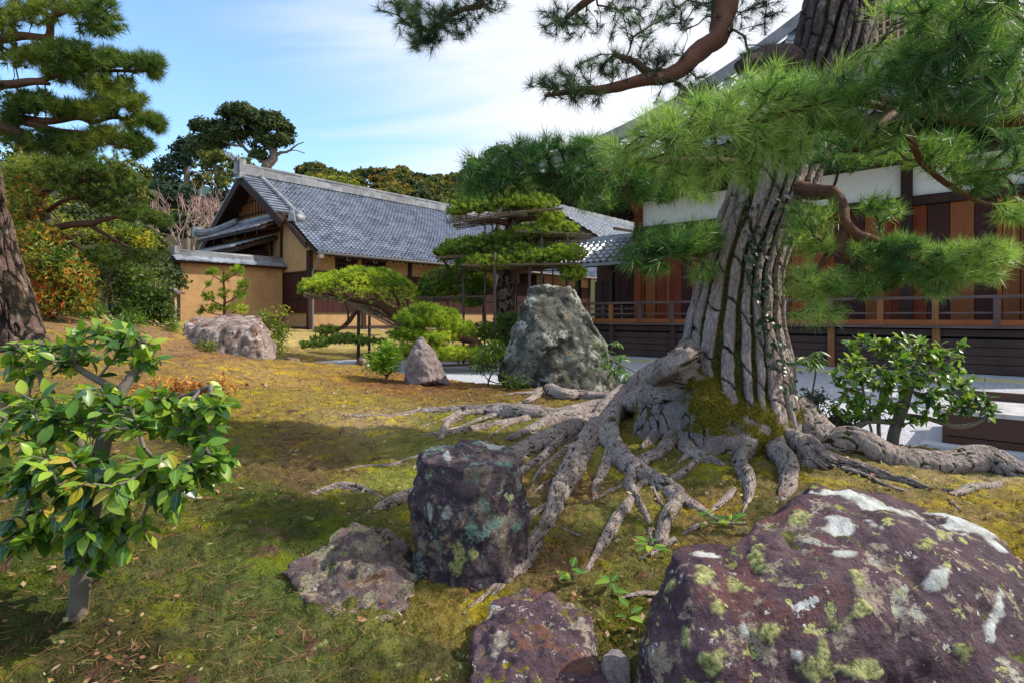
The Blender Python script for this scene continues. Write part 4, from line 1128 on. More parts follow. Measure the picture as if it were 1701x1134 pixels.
# pointed stone
rock('pointed pinkish stone at the moss edge left of the standing stone', [
    [(694, 558, 5.3), (706, 560, 5.3), (680, 580, 5.25), (671, 612, 5.25), (668, 640, 5.2), (725, 585, 5.3), (742, 622, 5.35), (748, 640, 5.35), (705, 600, 5.12), (720, 632, 5.1), (690, 640, 5.08), (735, 640, 5.6), (690, 640, 5.6), (700, 580, 5.5)]],
    .011, M_point, amp=.016, freq=4.5, crack=.02, seed=73, fine=.004, strata=((.5, .2, .25), 8, .008))
# long boulder, left
rock('long low boulder with a bright right end before the ochre garden wall', [
    [(303, 538, 7.0), (318, 527, 7.2), (360, 523, 7.3), (415, 522, 7.3), (438, 524, 7.2), (450, 545, 7.1), (458, 575, 7.0), (462, 596, 6.95), (300, 560, 6.8), (302, 580, 6.8), (340, 545, 6.7), (400, 545, 6.65), (425, 540, 6.65), (345, 592, 6.5), (400, 600, 6.45), (440, 600, 6.5), (460, 600, 7.5), (310, 575, 7.6), (430, 540, 7.7), (330, 540, 7.7)]],
    .018, M_left, amp=.05, freq=2.3, crack=.04, seed=83, fine=.010)
# small edging stones
for k, (lb, a) in enumerate([('small grey stone on the gravel between moss mound and pine island, left one', (485, 602, 9)), ('small grey stones on the gravel in front of the pine island, right one', (605, 604, 8.6))]):
    c = P(a[0], a[1], a[2])
    rock(lb, [[c + np.array(v) for v in [(-.13, 0, .03), (.13, .02, .04), (0, -.08, .02), (.02, .1, .05), (-.08, .03, .09), (.09, 0, .07), (-.15, 0, -.08), (.15, 0, -.08), (0, -.12, -.08), (0, .12, -.08)]]], .012, M_left, amp=.02, freq=6, crack=.01, seed=90 + k)
# pale weathered stump stone in the far shrubs
c = P(190, 545, 9.6)
rock('small pinkish white stone with a hollow by the far shrubs', [
    [c + np.array(v) for v in [(-.15, 0, -.1), (.14, 0, -.1), (-.16, 0, .22), (-.05, 0, .26), (-.06, .1, 0), (.0, -.1, .02), (-.12, -.08, .12)]],
    [c + np.array(v) for v in [(.0, 0, .0), (.16, 0, .03), (.17, 0, .24), (.08, .03, .28), (.09, -.06, .1), (.05, .05, .06)]]], .014, mat_plain('pinkish_white_stone', (.62, .48, .42), .8, .2, 10, .3, .5), amp=.02, freq=6, crack=.015, seed=97)
# ------------------------------------------------------------------ bark and pine trunk
def bark_mat(name, plate1, plate2, groove, moss, mossamt=.5, sc=1.0, pert=.6, g0=.30, g1=.62, mossy=False):
    n = NT(name)
    gr = n.attr('groove'); o = n.map()
    a = n.noise(n.map((1, 1, .5)), 16 * sc, 6, .65, .4); b = n.noise(o, 70 * sc, 6, .7); e = n.noise(o, 5 * sc, 4, .6)
    c = n.ramp(n.math('ADD', n.math('MULTIPLY', a, .5), n.math('MULTIPLY', e, .5)), [(.36, plate1), (.64, plate2)])
    c = n.mix(n.rng(b, .54, .72, 0, .55), c, tuple(x * .35 for x in plate1))
    fl = n.voro(n.map((1, 1, .35)), 46 * sc, 'DISTANCE_TO_EDGE')
    c = n.mix(n.rng(fl, .0, .07, .55, 0), c, tuple(x * .30 for x in plate1))
    c = n.mix(n.rng(n.noise(n.map(loc=(5, 2, 7)), 7 * sc, 6, .7, .2), .56, .64, 0, .55), c, (.30, .30, .25))
    mm = n.mix(n.rng(n.noise(o, 9 * sc, 5, .6, .3), .5 - mossamt * .25, .62 - mossamt * .2), groove, n.mix(n.rng(b, .4, .62), moss, tuple(x * 2.4 for x in moss)))
    c = n.mix(n.rng(n.math('ADD', gr, n.math('MULTIPLY', n.math('SUBTRACT', b, .5), pert)), g0, g1), c, mm)
    if mossy:
        c = n.mix(n.rng(n.math('ADD', n.attr('mossy'), n.math('MULTIPLY', n.math('SUBTRACT', a, .5), 1.6)), .35, .6), c, n.mix(n.rng(b, .35, .65), (.045, .036, .005), (.26, .20, .018)))
    b0 = n.bump(n.rng(fl, 0, .25), .8, .006); b1 = n.bump(b, 1.0, .012, b0); b2 = n.bump(a, .9, .014, b1)
    return n.done(c, .85, b2, .25)
M_bark = bark_mat('pine_bark_flutes', (.24, .185, .175), (.50, .395, .375), (.024, .017, .012), (.050, .046, .010), .75)
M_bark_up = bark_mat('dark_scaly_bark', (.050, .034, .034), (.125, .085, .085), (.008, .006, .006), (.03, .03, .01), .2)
M_root = bark_mat('root_bark', (.24, .185, .165), (.56, .46, .42), (.030, .022, .018), (.05, .045, .010), .2, 1.4, .3, .40, .80)
M_flare = bark_mat('flare_bark', (.19, .148, .135), (.44, .36, .335), (.030, .022, .018), (.05, .045, .010), .3, 1.4, .5, .35, .7, mossy=True)
M_bark_left = bark_mat('brown_cracked_bark', (.085, .052, .042), (.24, .155, .125), (.010, .007, .006), (.03, .025, .01), .1, 1.2)
M_branch = mat_wood('red_brown_branch', (.050, .022, .016), (.170, .078, .052), 9, grain=(1, 1, 1), bump=1.0)
M_twig = mat_plain('twig_bark', (.085, .055, .040), .8, .2, 30, .3)

def cells(u, v, N, seed, jit=.8):
    """F2-F1 of a jittered grid wrapping around u in [0,N)."""
    iu = np.floor(u).astype(int); iv = np.floor(v).astype(int)
    f1 = np.full(u.shape, 9.0); f2 = np.full(u.shape, 9.0)
    for a in (-1, 0, 1):
        for b in (-1, 0, 1):
            ci = (iu + a) % N; cj = iv + b
            z = np.zeros_like(ci)
            ru = _hash(ci, cj, z, seed); rv = _hash(ci, cj, z, seed + 5)
            du = (iu + a + .5 + jit * (ru - .5)) - u; dv = (cj + .5 + 1.0 * (rv - .5)) - v
            d = np.sqrt(du * du + (dv * .55) ** 2)
            m = d < f1
            f2 = np.where(m, f1, np.minimum(f2, d)); f1 = np.where(m, d, f1)
    return f2 - f1

def barked(path, rad, N, vlen, depth, k, n, seed, lobes=(), twist=0.0, warp=1.0, gw=.30, rough=.006, flute=False):
    """A limb with deep bark plates. path rows: x y z; rad per row."""
    pr = spline(np.concatenate([np.asarray(path, float), np.asarray(rad, float)[:, None]], 1), n)
    path, rad = pr[:, :3], pr[:, 3]
    T, Nn, B = frames(path)
    s = np.concatenate([[0], np.cumsum(np.linalg.norm(np.diff(path, axis=0), axis=1))])
    th = np.linspace(0, 2 * math.pi, k, endpoint=False)
    S, TH = np.meshgrid(s, th, indexing='ij')
    Rr = rad[:, None] * np.ones((1, k))
    c3 = np.stack([np.cos(TH) * 2.2, np.sin(TH) * 2.2, S * 2.0], -1).reshape(-1, 3)
    wob = fbm(c3, 3, seed + 1).reshape(S.shape); wob2 = fbm(c3 * np.array([1, 1, 2.5]), 3, seed + 2).reshape(S.shape)
    u = (TH / (2 * math.pi) * N + twist * S + warp * (1.0 * wob + .45 * wob2)) % N
    v = S / vlen + .6 * wob2
    if flute:
        uu = TH / (2 * math.pi) * N + twist * S
        uu = uu + .55 * fbm(np.stack([np.cos(TH) * 1.6, np.sin(TH) * 1.6, S * .9], -1).reshape(-1, 3), 2, seed + 3).reshape(S.shape) + .20 * fbm(np.stack([np.cos(TH) * 3, np.sin(TH) * 3, S * 7], -1).reshape(-1, 3), 2, seed + 4).reshape(S.shape)
        uu = uu + .22 * np.sin(TH * 3 + 1) + .15 * np.sin(TH * 5)
        bid = np.round(uu); dist = np.abs(uu - bid); side = np.sign(uu - bid)
        st = vnoise(np.stack([(bid % N) * 7.3, S * 2.6, 0 * S], -1).reshape(-1, 3), seed + 6).reshape(S.shape)
        width = gw * (.50 + .50 * sstep(st, -.7, .1)) * (1 + .35 * wob2)
        groove = (1 - sstep(dist, width * .35, width * 1.15)) * (.45 + .55 * sstep(st, -.7, -.3))
        cid = np.floor(uu) % N
        vv = S / vlen + _hash(cid.astype(int), cid.astype(int) * 3, cid.astype(int) * 0, seed) * 9 + .35 * (uu - np.floor(uu)) + .4 * wob2
        cr = np.abs(vv - np.round(vv)) * vlen
        groove = np.maximum(groove, .75 * (1 - sstep(cr, .002, .009)))
        groove = np.maximum(groove, 0)
    else:
        g1 = cells(u, v, N, seed)
        groove = 1 - sstep(g1, 0.02, gw)
    q = np.stack([np.cos(TH) * Rr * 14, np.sin(TH) * Rr * 14, S * 9], -1).reshape(-1, 3)
    f = fbm(q, 4, seed + 9).reshape(S.shape); f2 = np.abs(fbm(q * 2.2, 3, seed + 13)).reshape(S.shape)
    disp = -depth * groove + rough * f * 2 - rough * (1 - sstep(f2, 0, .12)) * .9
    for (m, a, ph) in lobes:
        disp = disp + Rr * a * np.cos(m * TH + ph)
    disp = disp + Rr * .06 * wob
    V = path[:, None] + (Rr + disp)[..., None] * (Nn[:, None] * np.cos(th)[None, :, None] + B[:, None] * np.sin(th)[None, :, None])
    V = V.reshape(-1, 3)
    i = np.arange(n - 1)[:, None] * k; j = np.arange(k)[None]; j2 = (j + 1) % k
    F = np.stack([i + j, i + j2, i + k + j2, i + k + j], -1).reshape(-1, 4)
    V = np.concatenate([V, path[:1], path[-1:]]); c0, c1 = n * k, n * k + 1
    jj = np.arange(k); jn = (jj + 1) % k
    F = np.concatenate([F, np.stack([np.full(k, c1), (n - 1) * k + jj, (n - 1) * k + jn, (n - 1) * k + jn], -1)])
    gr = np.concatenate([groove.ravel(), [1, 1]])
    return V, F, gr, path, rad, (T, Nn, B)

# ------------------------------------------------------------------ needles and twigs
def needles(pos, axis, n, L, w, spread=(20, 80), along=.03, two=False):
    """n needles per tuft around its axis -> vertices, faces."""
    Tn = len(pos); axis = unit(axis)
    a = rng.uniform(0, 2 * math.pi, (Tn, n)); ph = np.radians(rng.uniform(spread[0], spread[1], (Tn, n)))
    ref = np.where(np.abs(axis[:, 2:3]) > .9, np.array([[1.0, 0, 0]]), np.array([[0, 0, 1.0]]))
    e1 = unit(np.cross(axis, ref)); e2 = np.cross(axis, e1)
    d = np.cos(ph)[..., None] * axis[:, None] + np.sin(ph)[..., None] * (np.cos(a)[..., None] * e1[:, None] + np.sin(a)[..., None] * e2[:, None])
    ll = (np.asarray(L) * np.ones(Tn))[:, None] * rng.uniform(.7, 1.08, (Tn, n))
    b = pos[:, None] - axis[:, None] * (rng.uniform(0, 1, (Tn, n)) * (np.asarray(along) * np.ones(Tn))[:, None])[..., None]
    s = unit(np.cross(d, rng.normal(size=(Tn, n, 3)))) * (np.asarray(w) * np.ones(Tn))[:, None, None]
    tip = b + d * ll[..., None]
    tip[..., 2] -= ll * .06
    V = np.stack([b - s, b + s, tip], 2).reshape(-1, 3)
    return V, np.arange(len(V)).reshape(-1, 3)

class Skel:
    """Twigs grown from given limb points out to every tuft."""
    def __init__(s, nodes):
        s.p = [np.asarray(q, float) for q in nodes]; s.par = [-1] * len(s.p); s.base = len(s.p); s.tips = []
    def grow(s, targets, step=.12, bend=.15):
        targets = np.asarray(targets, float)
        base = np.array(s.p)
        d0 = np.array([np.min(np.linalg.norm(base - t, axis=1)) for t in targets])
        cap = len(s.p) + 8 * len(targets)
        arr = np.zeros((cap, 3)); arr[:len(s.p)] = base; n = len(s.p)
        cost = np.zeros(cap)
        for ix in np.argsort(d0):
            t = targets[ix]
            dd = np.linalg.norm(arr[:n] - t, axis=1) + .25 * cost[:n]
            j = int(np.argmin(dd)); L_ = np.linalg.norm(arr[j] - t)
            m = int(np.clip(math.ceil(L_ / step), 1, 7))
            a = arr[j].copy(); off = rng.normal(size=3) * L_ * bend; off[2] = -abs(off[2]) * .6
            pj = j
            for q in range(1, m + 1):
                f = q / m
                pt = a + (t - a) * f + off * math.sin(math.pi * f) * .7
                arr[n] = pt; s.p.append(pt); s.par.append(pj); cost[n] = cost[pj] + L_ / m
                pj = n; n += 1
            s.tips.append((n - 1, ix))
        return s
    def mesh(s, r0, rmax, k=4, mb=None):
        cnt = np.zeros(len(s.p))
        for t, _ in s.tips:
            cnt[t] += 1
        for i in range(len(s.p) - 1, s.base - 1, -1):
            if s.par[i] >= 0: cnt[s.par[i]] += cnt[i]
        r = np.minimum(r0 * np.maximum(cnt, 1) ** .42, rmax)
        idx = np.arange(s.base, len(s.p)); par = np.array(s.par)[idx]
        A = np.array(s.p)[par]; Bq = np.array(s.p)[idx]; rb = r[idx]; ra = np.where(par < s.base, rb, np.minimum(r[par], rb * 1.5))
        D = unit(Bq - A); ref = np.where(np.abs(D[:, 2:3]) > .9, np.array([[1.0, 0, 0]]), np.array([[0, 0, 1.0]]))
        e1 = unit(np.cross(D, ref)); e2 = np.cross(D, e1)
        th = np.arange(k) * 2 * math.pi / k
        ring = np.cos(th)[None, :, None] * e1[:, None] + np.sin(th)[None, :, None] * e2[:, None]
        V = np.concatenate([A[:, None] + ring * ra[:, None, None], Bq[:, None] + ring * rb[:, None, None]], 1)
        M_ = len(idx); o = (np.arange(M_) * 2 * k)[:, None]; q = np.arange(k)[None]; q2 = (q + 1) % k
        F = np.stack([o + q, o + q2, o + k + q2, o + k + q], -1).reshape(-1, 4)
        return V.reshape(-1, 3), F
    def tipdirs(s, targets):
        out = np.zeros((len(targets), 3))
        for t, ix in s.tips:
            out[ix] = s.p[t] - s.p[s.par[t]]
        return unit(out)

def scatter(pads, dens_seed=0):
    """pads: (cx, cy, rx, ry, Y, rY, count) ellipsoids where the photo shows sprays -> points (flat bottoms come from ry)."""
    out = []; ids = []
    for q, (cx, cy, rx, ry, Y, rY, n) in enumerate(pads):
        u = rng.normal(size=(n, 3)); u = unit(u) * (rng.random((n, 1)) ** .45)
        for a in u:
            out.append(P(cx + a[0] * rx, cy + a[1] * ry, max(.5, Y + a[2] * rY))); ids.append(q)
    return np.array(out), np.array(ids)

def tinted(T_, n, seed, lo=.1, hi=.9, sc=3.0, jit=.18, per=3):
    t = .5 + .9 * fbm(T_ * sc, 2, seed) + rng.normal(0, jit, len(T_))
    t = np.clip(lo + (hi - lo) * t, 0, 1)
    tt = np.repeat(t, n * per) + np.repeat(rng.normal(0, .13, len(T_) * n), per)
    return np.clip(tt, 0, 1)

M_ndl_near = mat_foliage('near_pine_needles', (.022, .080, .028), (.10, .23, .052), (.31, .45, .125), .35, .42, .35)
M_ndl_backlit = mat_foliage('backlit_pine_needles', (.016, .035, .026), (.034, .075, .040), (.075, .13, .05), .25, .5, .25)  # big pine's upper sprays: backlit shade put into a darker needle colour
M_ndl_left = mat_foliage('left_pine_needles', (.022, .055, .014), (.080, .145, .022), (.19, .24, .035), .35, .5, .3)
M_ndl_yel = mat_foliage('yellow_green_pine_needles', (.085, .17, .016), (.25, .37, .028), (.50, .58, .06), .35, .55, .25)
M_ndl_mid = mat_foliage('trained_pine_needles', (.045, .105, .018), (.14, .25, .028), (.30, .39, .045), .35, .55, .25)

# ------------------------------------------------------------------ the big pine
tp = [(1222, 735, 2.95, 106), (1224, 700, 2.95, 100), (1222, 650, 2.98, 93), (1222, 600, 3.0, 89), (1222, 545, 3.0, 79), (1226, 500, 3.0, 72), (1232, 450, 3.0, 67), (1249, 400, 3.0, 64), (1268, 350, 3.0, 65), (1288, 300, 3.02, 65), (1318, 240, 3.05, 60), (1345, 180, 3.1, 56), (1372, 110, 3.15, 58), (1388, 50, 3.2, 60), (1400, 0, 3.25, 58), (1415, -90, 3.3, 54), (1430, -230, 3.4, 48)]
pp_ = [P(a, b, c) for a, b, c, d in tp]; pr_ = [d / FPX * c for a, b, c, d in tp]
pine = thing('pine_tree', P(1224, 735, 2.95), 'huge old pine with deeply fluted ivy-clad trunk and spreading surface roots in the foreground', 'pine tree')
V, F, gr, tpath, trad, tfr = barked(pp_, pr_, 19, .22, .036, 320, 520, 5, lobes=((3, .04, .6), (2, .04, 2.1)), twist=.25, gw=.25, rough=.0055, flute=True)
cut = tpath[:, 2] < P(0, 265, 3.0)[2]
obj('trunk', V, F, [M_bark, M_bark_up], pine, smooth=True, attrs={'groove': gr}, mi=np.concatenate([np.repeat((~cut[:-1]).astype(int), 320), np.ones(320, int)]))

def trunk_pt(py, ang, out=0.0):
    """Point on the trunk surface at photo row py; ang 0 faces the camera, + to the right."""
    z = P(0, py, 3.0)[2]; i = int(np.argmin(np.abs(tpath[:, 2] - z)))
    d = np.array([math.sin(ang), -math.cos(ang), 0])
    T_ = tfr[0][i]; d = unit(d - T_ * np.dot(d, T_))
    return tpath[i] + d * (trad[i] * 1.0 + out), d

# roots: photo polylines with widths; lift is how high the middle rides above the soil
roots = [
    [(1120, 640, 66, .10), (1062, 668, 60, .05), (1015, 690, 52, .02), (985, 728, 48, .02), (960, 770, 44, .01), (935, 820, 37, .01), (910, 870, 34, .01), (885, 920, 32, 0), (862, 955, 26, 0), (838, 978, 20, 0), (815, 1002, 12, 0)],
    [(1030, 672, 44, .05), (1012, 705, 46, .04), (1012, 742, 40, .03), (1050, 780, 40, .02), (1090, 805, 36, .02), (1120, 832, 32, .01), (1110, 872, 25, .01), (1096, 905, 15, 0)],
    [(1112, 824, 26, .02), (1150, 846, 19, .01), (1205, 866, 12, 0), (1240, 872, 6, 0)],
    [(1110, 655, 60, .07), (1040, 682, 44, .02), (990, 684, 36, .02), (930, 692, 36, .02), (880, 694, 34, .01), (830, 688, 36, .01), (770, 684, 23, 0), (700, 684, 14, 0), (640, 692, 9, 0), (570, 694, 5, 0)],
    [(1000, 690, 28, .01), (930, 702, 26, .01), (880, 716, 22, 0), (845, 732, 15, 0)],
    [(1010, 700, 34, .01), (960, 712, 38, .01), (905, 738, 38, .01), (860, 752, 34, .01), (800, 790, 26, 0), (720, 815, 24, 0), (670, 828, 24, 0), (630, 842, 12, 0), (595, 866, 7, 0)],
    [(640, 830, 10, 0), (600, 818, 14, 0), (560, 814, 13, 0), (515, 822, 5, 0)],
    [(800, 690, 16, 0), (765, 694, 14, 0), (740, 706, 14, 0), (733, 738, 11, 0)],
    [(1010, 668, 26, .01), (960, 664, 26, .01), (925, 655, 34, .03), (905, 640, 28, .03), (890, 660, 18, .01), (860, 678, 10, 0)],
    [(1150, 600, 46, .20), (1105, 642, 46, .12), (1065, 655, 40, .05), (1010, 652, 26, .01), (960, 655, 16, 0)],
    [(1130, 660, 52, .10), (1105, 695, 52, .06), (1112, 728, 34, .04), (1098, 755, 30, .02), (1068, 772, 24, .01), (1045, 790, 16, 0)],
    [(1125, 690, 50, .07), (1130, 722, 34, .04), (1148, 755, 26, .01), (1185, 768, 18, 0), (1203, 776, 8, 0)],
    [(1100, 715, 26, .03), (1085, 735, 20, .01), (1066, 752, 9, 0)],
    [(1350, 775, 50, .0), (1325, 750, 50, .04), (1290, 736, 48, .08), (1255, 742, 42, .07), (1230, 768, 32, .05), (1236, 800, 26, .03), (1246, 832, 17, .01), (1232, 856, 8, 0)],
    [(1290, 755, 36, .06), (1306, 780, 38, .03), (1310, 808, 34, .01), (1304, 830, 22, -.01), (1296, 850, 8, -.03)],
    [(1300, 700, 80, .08), (1340, 745, 56, .03), (1390, 775, 38, .01), (1450, 795, 30, .01), (1530, 815, 18, 0), (1580, 826, 8, 0)],
    [(1320, 690, 60, .05), (1380, 742, 56, .01), (1430, 757, 58, .01), (1490, 768, 60, .01), (1560, 776, 54, 0), (1640, 780, 52, .01), (1700, 792, 44, 0), (1800, 800, 30, 0)],
    [(1580, 830, 12, 0), (1620, 815, 20, 0), (1650, 806, 18, 0), (1672, 796, 8, 0)],
    [(1050, 838, 14, .01), (1030, 862, 19, .01), (1010, 888, 17, 0), (988, 930, 12, 0), (955, 988, 4, 0)],
    [(1052, 785, 22, .01), (1045, 815, 20, .01), (1064, 840, 14, .01), (1078, 872, 11, 0), (1084, 905, 7, 0)],
    [(1120, 900, 12, .01), (1085, 915, 12, 0), (1060, 935, 7, 0)],
    [(1105, 990, 9, .01), (1065, 992, 10, .01), (1030, 1000, 5, 0)],
    [(1090, 790, 10, .02), (1062, 812, 12, .01), (1042, 835, 8, 0)],
    [(1180, 850, 8, 0), (1205, 832, 14, .01), (1220, 815, 10, 0)],
    [(900, 900, 12, .01), (872, 930, 16, .01), (850, 960, 14, 0), (820, 985, 8, 0), (770, 1030, 4, 0)],
    [(985, 735, 18, .01), (945, 748, 16, .01), (905, 775, 12, 0), (885, 802, 8, 0), (878, 830, 4, 0)],
    [(1160, 768, 14, .01), (1135, 788, 14, .01), (1108, 800, 10, 0)],
    [(935, 828, 14, .01), (908, 848, 11, .0), (884, 858, 7, 0), (866, 880, 4, 0)],
    [(1020, 755, 18, .01), (1000, 782, 14, .01), (985, 805, 10, 0), (990, 830, 6, 0)],
    [(1200, 868, 10, 0), (1160, 878, 8, .0), (1130, 890, 5, 0)],
    [(700, 760, 7, 0), (650, 772, 9, .0), (600, 775, 6, 0), (560, 785, 3, 0)],
    [(880, 700, 12, .0), (800, 712, 14, 0), (760, 722, 10, 0), (700, 728, 5, 0)],
    [(960, 700, 14, .01), (900, 760, 22, .0), (880, 772, 24, 0), (850, 800, 10, 0)],
]
rr_ = np.random.default_rng(12)
for q, (sx, sy, ang, ln_, w0) in enumerate([(960, 775, 205, 120, 12), (930, 840, 170, 90, 10), (905, 880, 10, 70, 9), (1050, 790, 95, 110, 13), (1085, 812, 60, 90, 11), (1012, 750, 120, 120, 14), (900, 692, 150, 130, 12), (830, 690, 165, 140, 12), (770, 684, 200, 90, 9), (930, 735, 175, 130, 14), (870, 755, 140, 70, 10), (1120, 850, 95, 70, 9), (1140, 760, 130, 60, 10), (1000, 700, 155, 110, 13), (905, 655, 185, 90, 10), (1400, 785, 20, 150, 12), (1480, 800, 5, 140, 9), (700, 818, 190, 110, 11), (1165, 745, 60, 70, 11), (1250, 800, 110, 60, 9)]):
    x_, y_, a_ = sx, sy, math.radians(ang); lst = []
    for t_ in range(5):
        lst.append((x_, y_, w0 * (1 - t_ * .2), .008 * (t_ < 3))); a_ += rr_.normal(0, .28)
        x_ += math.cos(a_) * ln_ / 4; y_ += abs(math.sin(a_)) * ln_ / 4 * .75 if y_ < 1000 else 0
    roots.append(lst)
RN = []
for q, rt in enumerate(roots):
    pts, rad = [], []
    for (a, b, w, lf) in rt:
        g0 = G(a, b)
        if lf > .04 or q in (9,):      # near the trunk the roots ride up on the flare
            Yf = min(g0[1], 2.95) if a > 1080 else g0[1]
            g0 = P(a, b, Yf) if a > 1080 and b < 700 else g0
        w = w * (.84 if w > 26 and q != 16 else 1.0)
        r = w / 2 / FPX * g0[1]
        sa = float(_surf_add(np.array([[g0[0], g0[1]]]))[0]) if lf < .04 else 0
        r = max(r, .0035)
        pts.append([g0[0], g0[1], g0[2] + sa + lf * .3 + r * .15]); rad.append(r)
    L_ = sum(np.linalg.norm(np.array(pts[i + 1]) - np.array(pts[i])) for i in range(len(pts) - 1))
    rm = max(rad); n = int(np.clip(L_ / .007, 40, 240)); k = 64 if rm > .05 else 40 if rm > .025 else 24
    if rt[0][0] > 1095 and rt[0][1] < 760 and rt[0][2] > 40 and q not in (13, 14):
        a0 = P(1222 + (rt[0][0] - 1222) * .25, min(rt[0][1], 700) - 12, 3.0); pts.insert(0, list(a0)); rad.insert(0, rad[0] * .9)
    if q in (13, 14):
        pts.insert(0, list(P(1300, 715, 3.0))); rad.insert(0, rad[0])
    rad = np.array(rad)
    pts = np.array(pts); jit = rng.normal(0, 1, pts.shape) * rad[:, None] * .18; jit[0] = 0; pts = pts + jit
    V, F, gr, *_ = barked(pts, rad, max(4, int(rm * 95)), .075, .0014 + rm * .03, k, n, 200 + q, gw=.085, rough=.0018 + rm * .05, lobes=((2, .13, q), (3, .08, q * 2)))
    obj('root', V, F, M_root, pine, smooth=True, attrs={'groove': gr})
    RN += [(V, q)]

# root flare with a moss cushion in front of the trunk
hp = [[(1135, 560, 2.95), (1150, 690, 2.72), (1160, 735, 2.62), (1205, 672, 2.66), (1260, 668, 2.66), (1305, 690, 2.74), (1335, 735, 2.72), (1345, 790, 2.6), (1245, 735, 2.56), (1180, 765, 2.5), (1290, 760, 2.52), (1060, 655, 3.05), (1092, 622, 3.05), (1120, 598, 3.0), (1080, 720, 2.9), (1200, 600, 3.0), (1310, 640, 3.0), (1370, 760, 2.9), (1330, 780, 3.3), (1100, 700, 3.3), (1.0, 2.6, .3), (.6, 2.9, .3), (1.5, 2.9, .3)]]
V, N_, F = remesh([np.array([P(*q) if q[1] > 100 else np.array(q) for q in hp[0]])], .011, 4)
ww = .05 * np.stack([fbm(V * 5, 2, 401), fbm(V * 5, 2, 402), fbm(V * 5, 2, 403)], -1)
fa, ga, ha = cells3((V + 1.4 * ww) * np.array([17, 17, 8]), 311)
gg = (1 - sstep(ga, .01, .13)) * sstep(fbm(V * 6, 2, 320), -.35, .1)
d = .050 * fbm(V * 4.5, 4, 301) - .009 * gg + .004 * (ha - .5) + .008 * fbm(V * 30, 3, 309)
V = V + N_ * d[:, None]
grv = gg
# moss growing thick on the flare
fc = V[F[:, 0]]; fn = N_[F[:, 0]]
pxx = fc[:, 0] / fc[:, 1] * FPX + 850.5; pyy = HOR - (fc[:, 2] - H) / fc[:, 1] * FPX
inm = ((fn[:, 2] > .12) & (pxx > 1140) & (pxx < 1345) & (pyy < 700 + 14 * np.sin(pxx * .05)) & (fc[:, 1] < 3.1) & (pyy > 655)) | ((fn[:, 2] > .05) & (pxx > 1225) & (pxx < 1360) & (pyy > 695) & (fbm(fc * 7, 2, 311) > -.05)) | ((fbm(fc * 8, 2, 313) > .12) & (pyy < 740))
vx = V[:, 0] / V[:, 1] * FPX + 850.5; vy = HOR - (V[:, 2] - H) / V[:, 1] * FPX
vx = vx + 45 * fbm(V * 9, 3, 331)
ms_ = sstep(vx, 1135, 1175) * sstep(vx, 1350, 1315) * sstep(vy, 712 + 10 * np.sin(vx * .05), 692 + 10 * np.sin(vx * .05)) * sstep(N_[:, 2], -.1, .2)
ms_ = np.maximum(ms_, sstep(vx, 1230, 1260) * sstep(vy, 690, 700) * sstep(fbm(V * 7, 2, 311), -.12, .1) * .9)
ms_ = np.maximum(ms_, .55 * sstep(fbm(V * 8, 2, 313), .05, .25))
obj('root_flare', V, F, M_flare, pine, smooth=True, attrs={'groove': grv, 'mossy': ms_})
ix = np.nonzero(ms_[F[:, 0]] > .5)[0]; ix = ix[rng.integers(0, len(ix), 60000)]
b = fc[ix] + rng.normal(0, .006, (len(ix), 3))
mc = np.array([.27, .21, .018]) * rng.uniform(.35, 1.5, (len(ix), 1)) * np.where(rng.random((len(ix), 1)) < .3, np.array([[.5, 1.0, .8]]), 1)
blades('moss', b[:, :2], .013, .0015, mc, M_blade, z=b[:, 2] - .003, nrm=unit(fn[ix] + [0, 0, .7]), root=pine)
# moss along the tops of some roots and between them
allv = np.concatenate([v[rng.integers(0, len(v), 700)] for v, q in RN if q in (0, 1, 3, 9, 10, 13, 15, 16)])
am = fbm(allv * 8, 2, 317) > .12
b = allv[am]; mc = np.array([.19, .16, .015]) * rng.uniform(.3, 1.3, (len(b), 1))
blades('moss', b[:, :2], .010, .0016, mc, M_blade, z=b[:, 2], root=pine)
# moss and lichen filling the flutes of the lower trunk
tv, tf, tg, *_ = V, F, gr, None

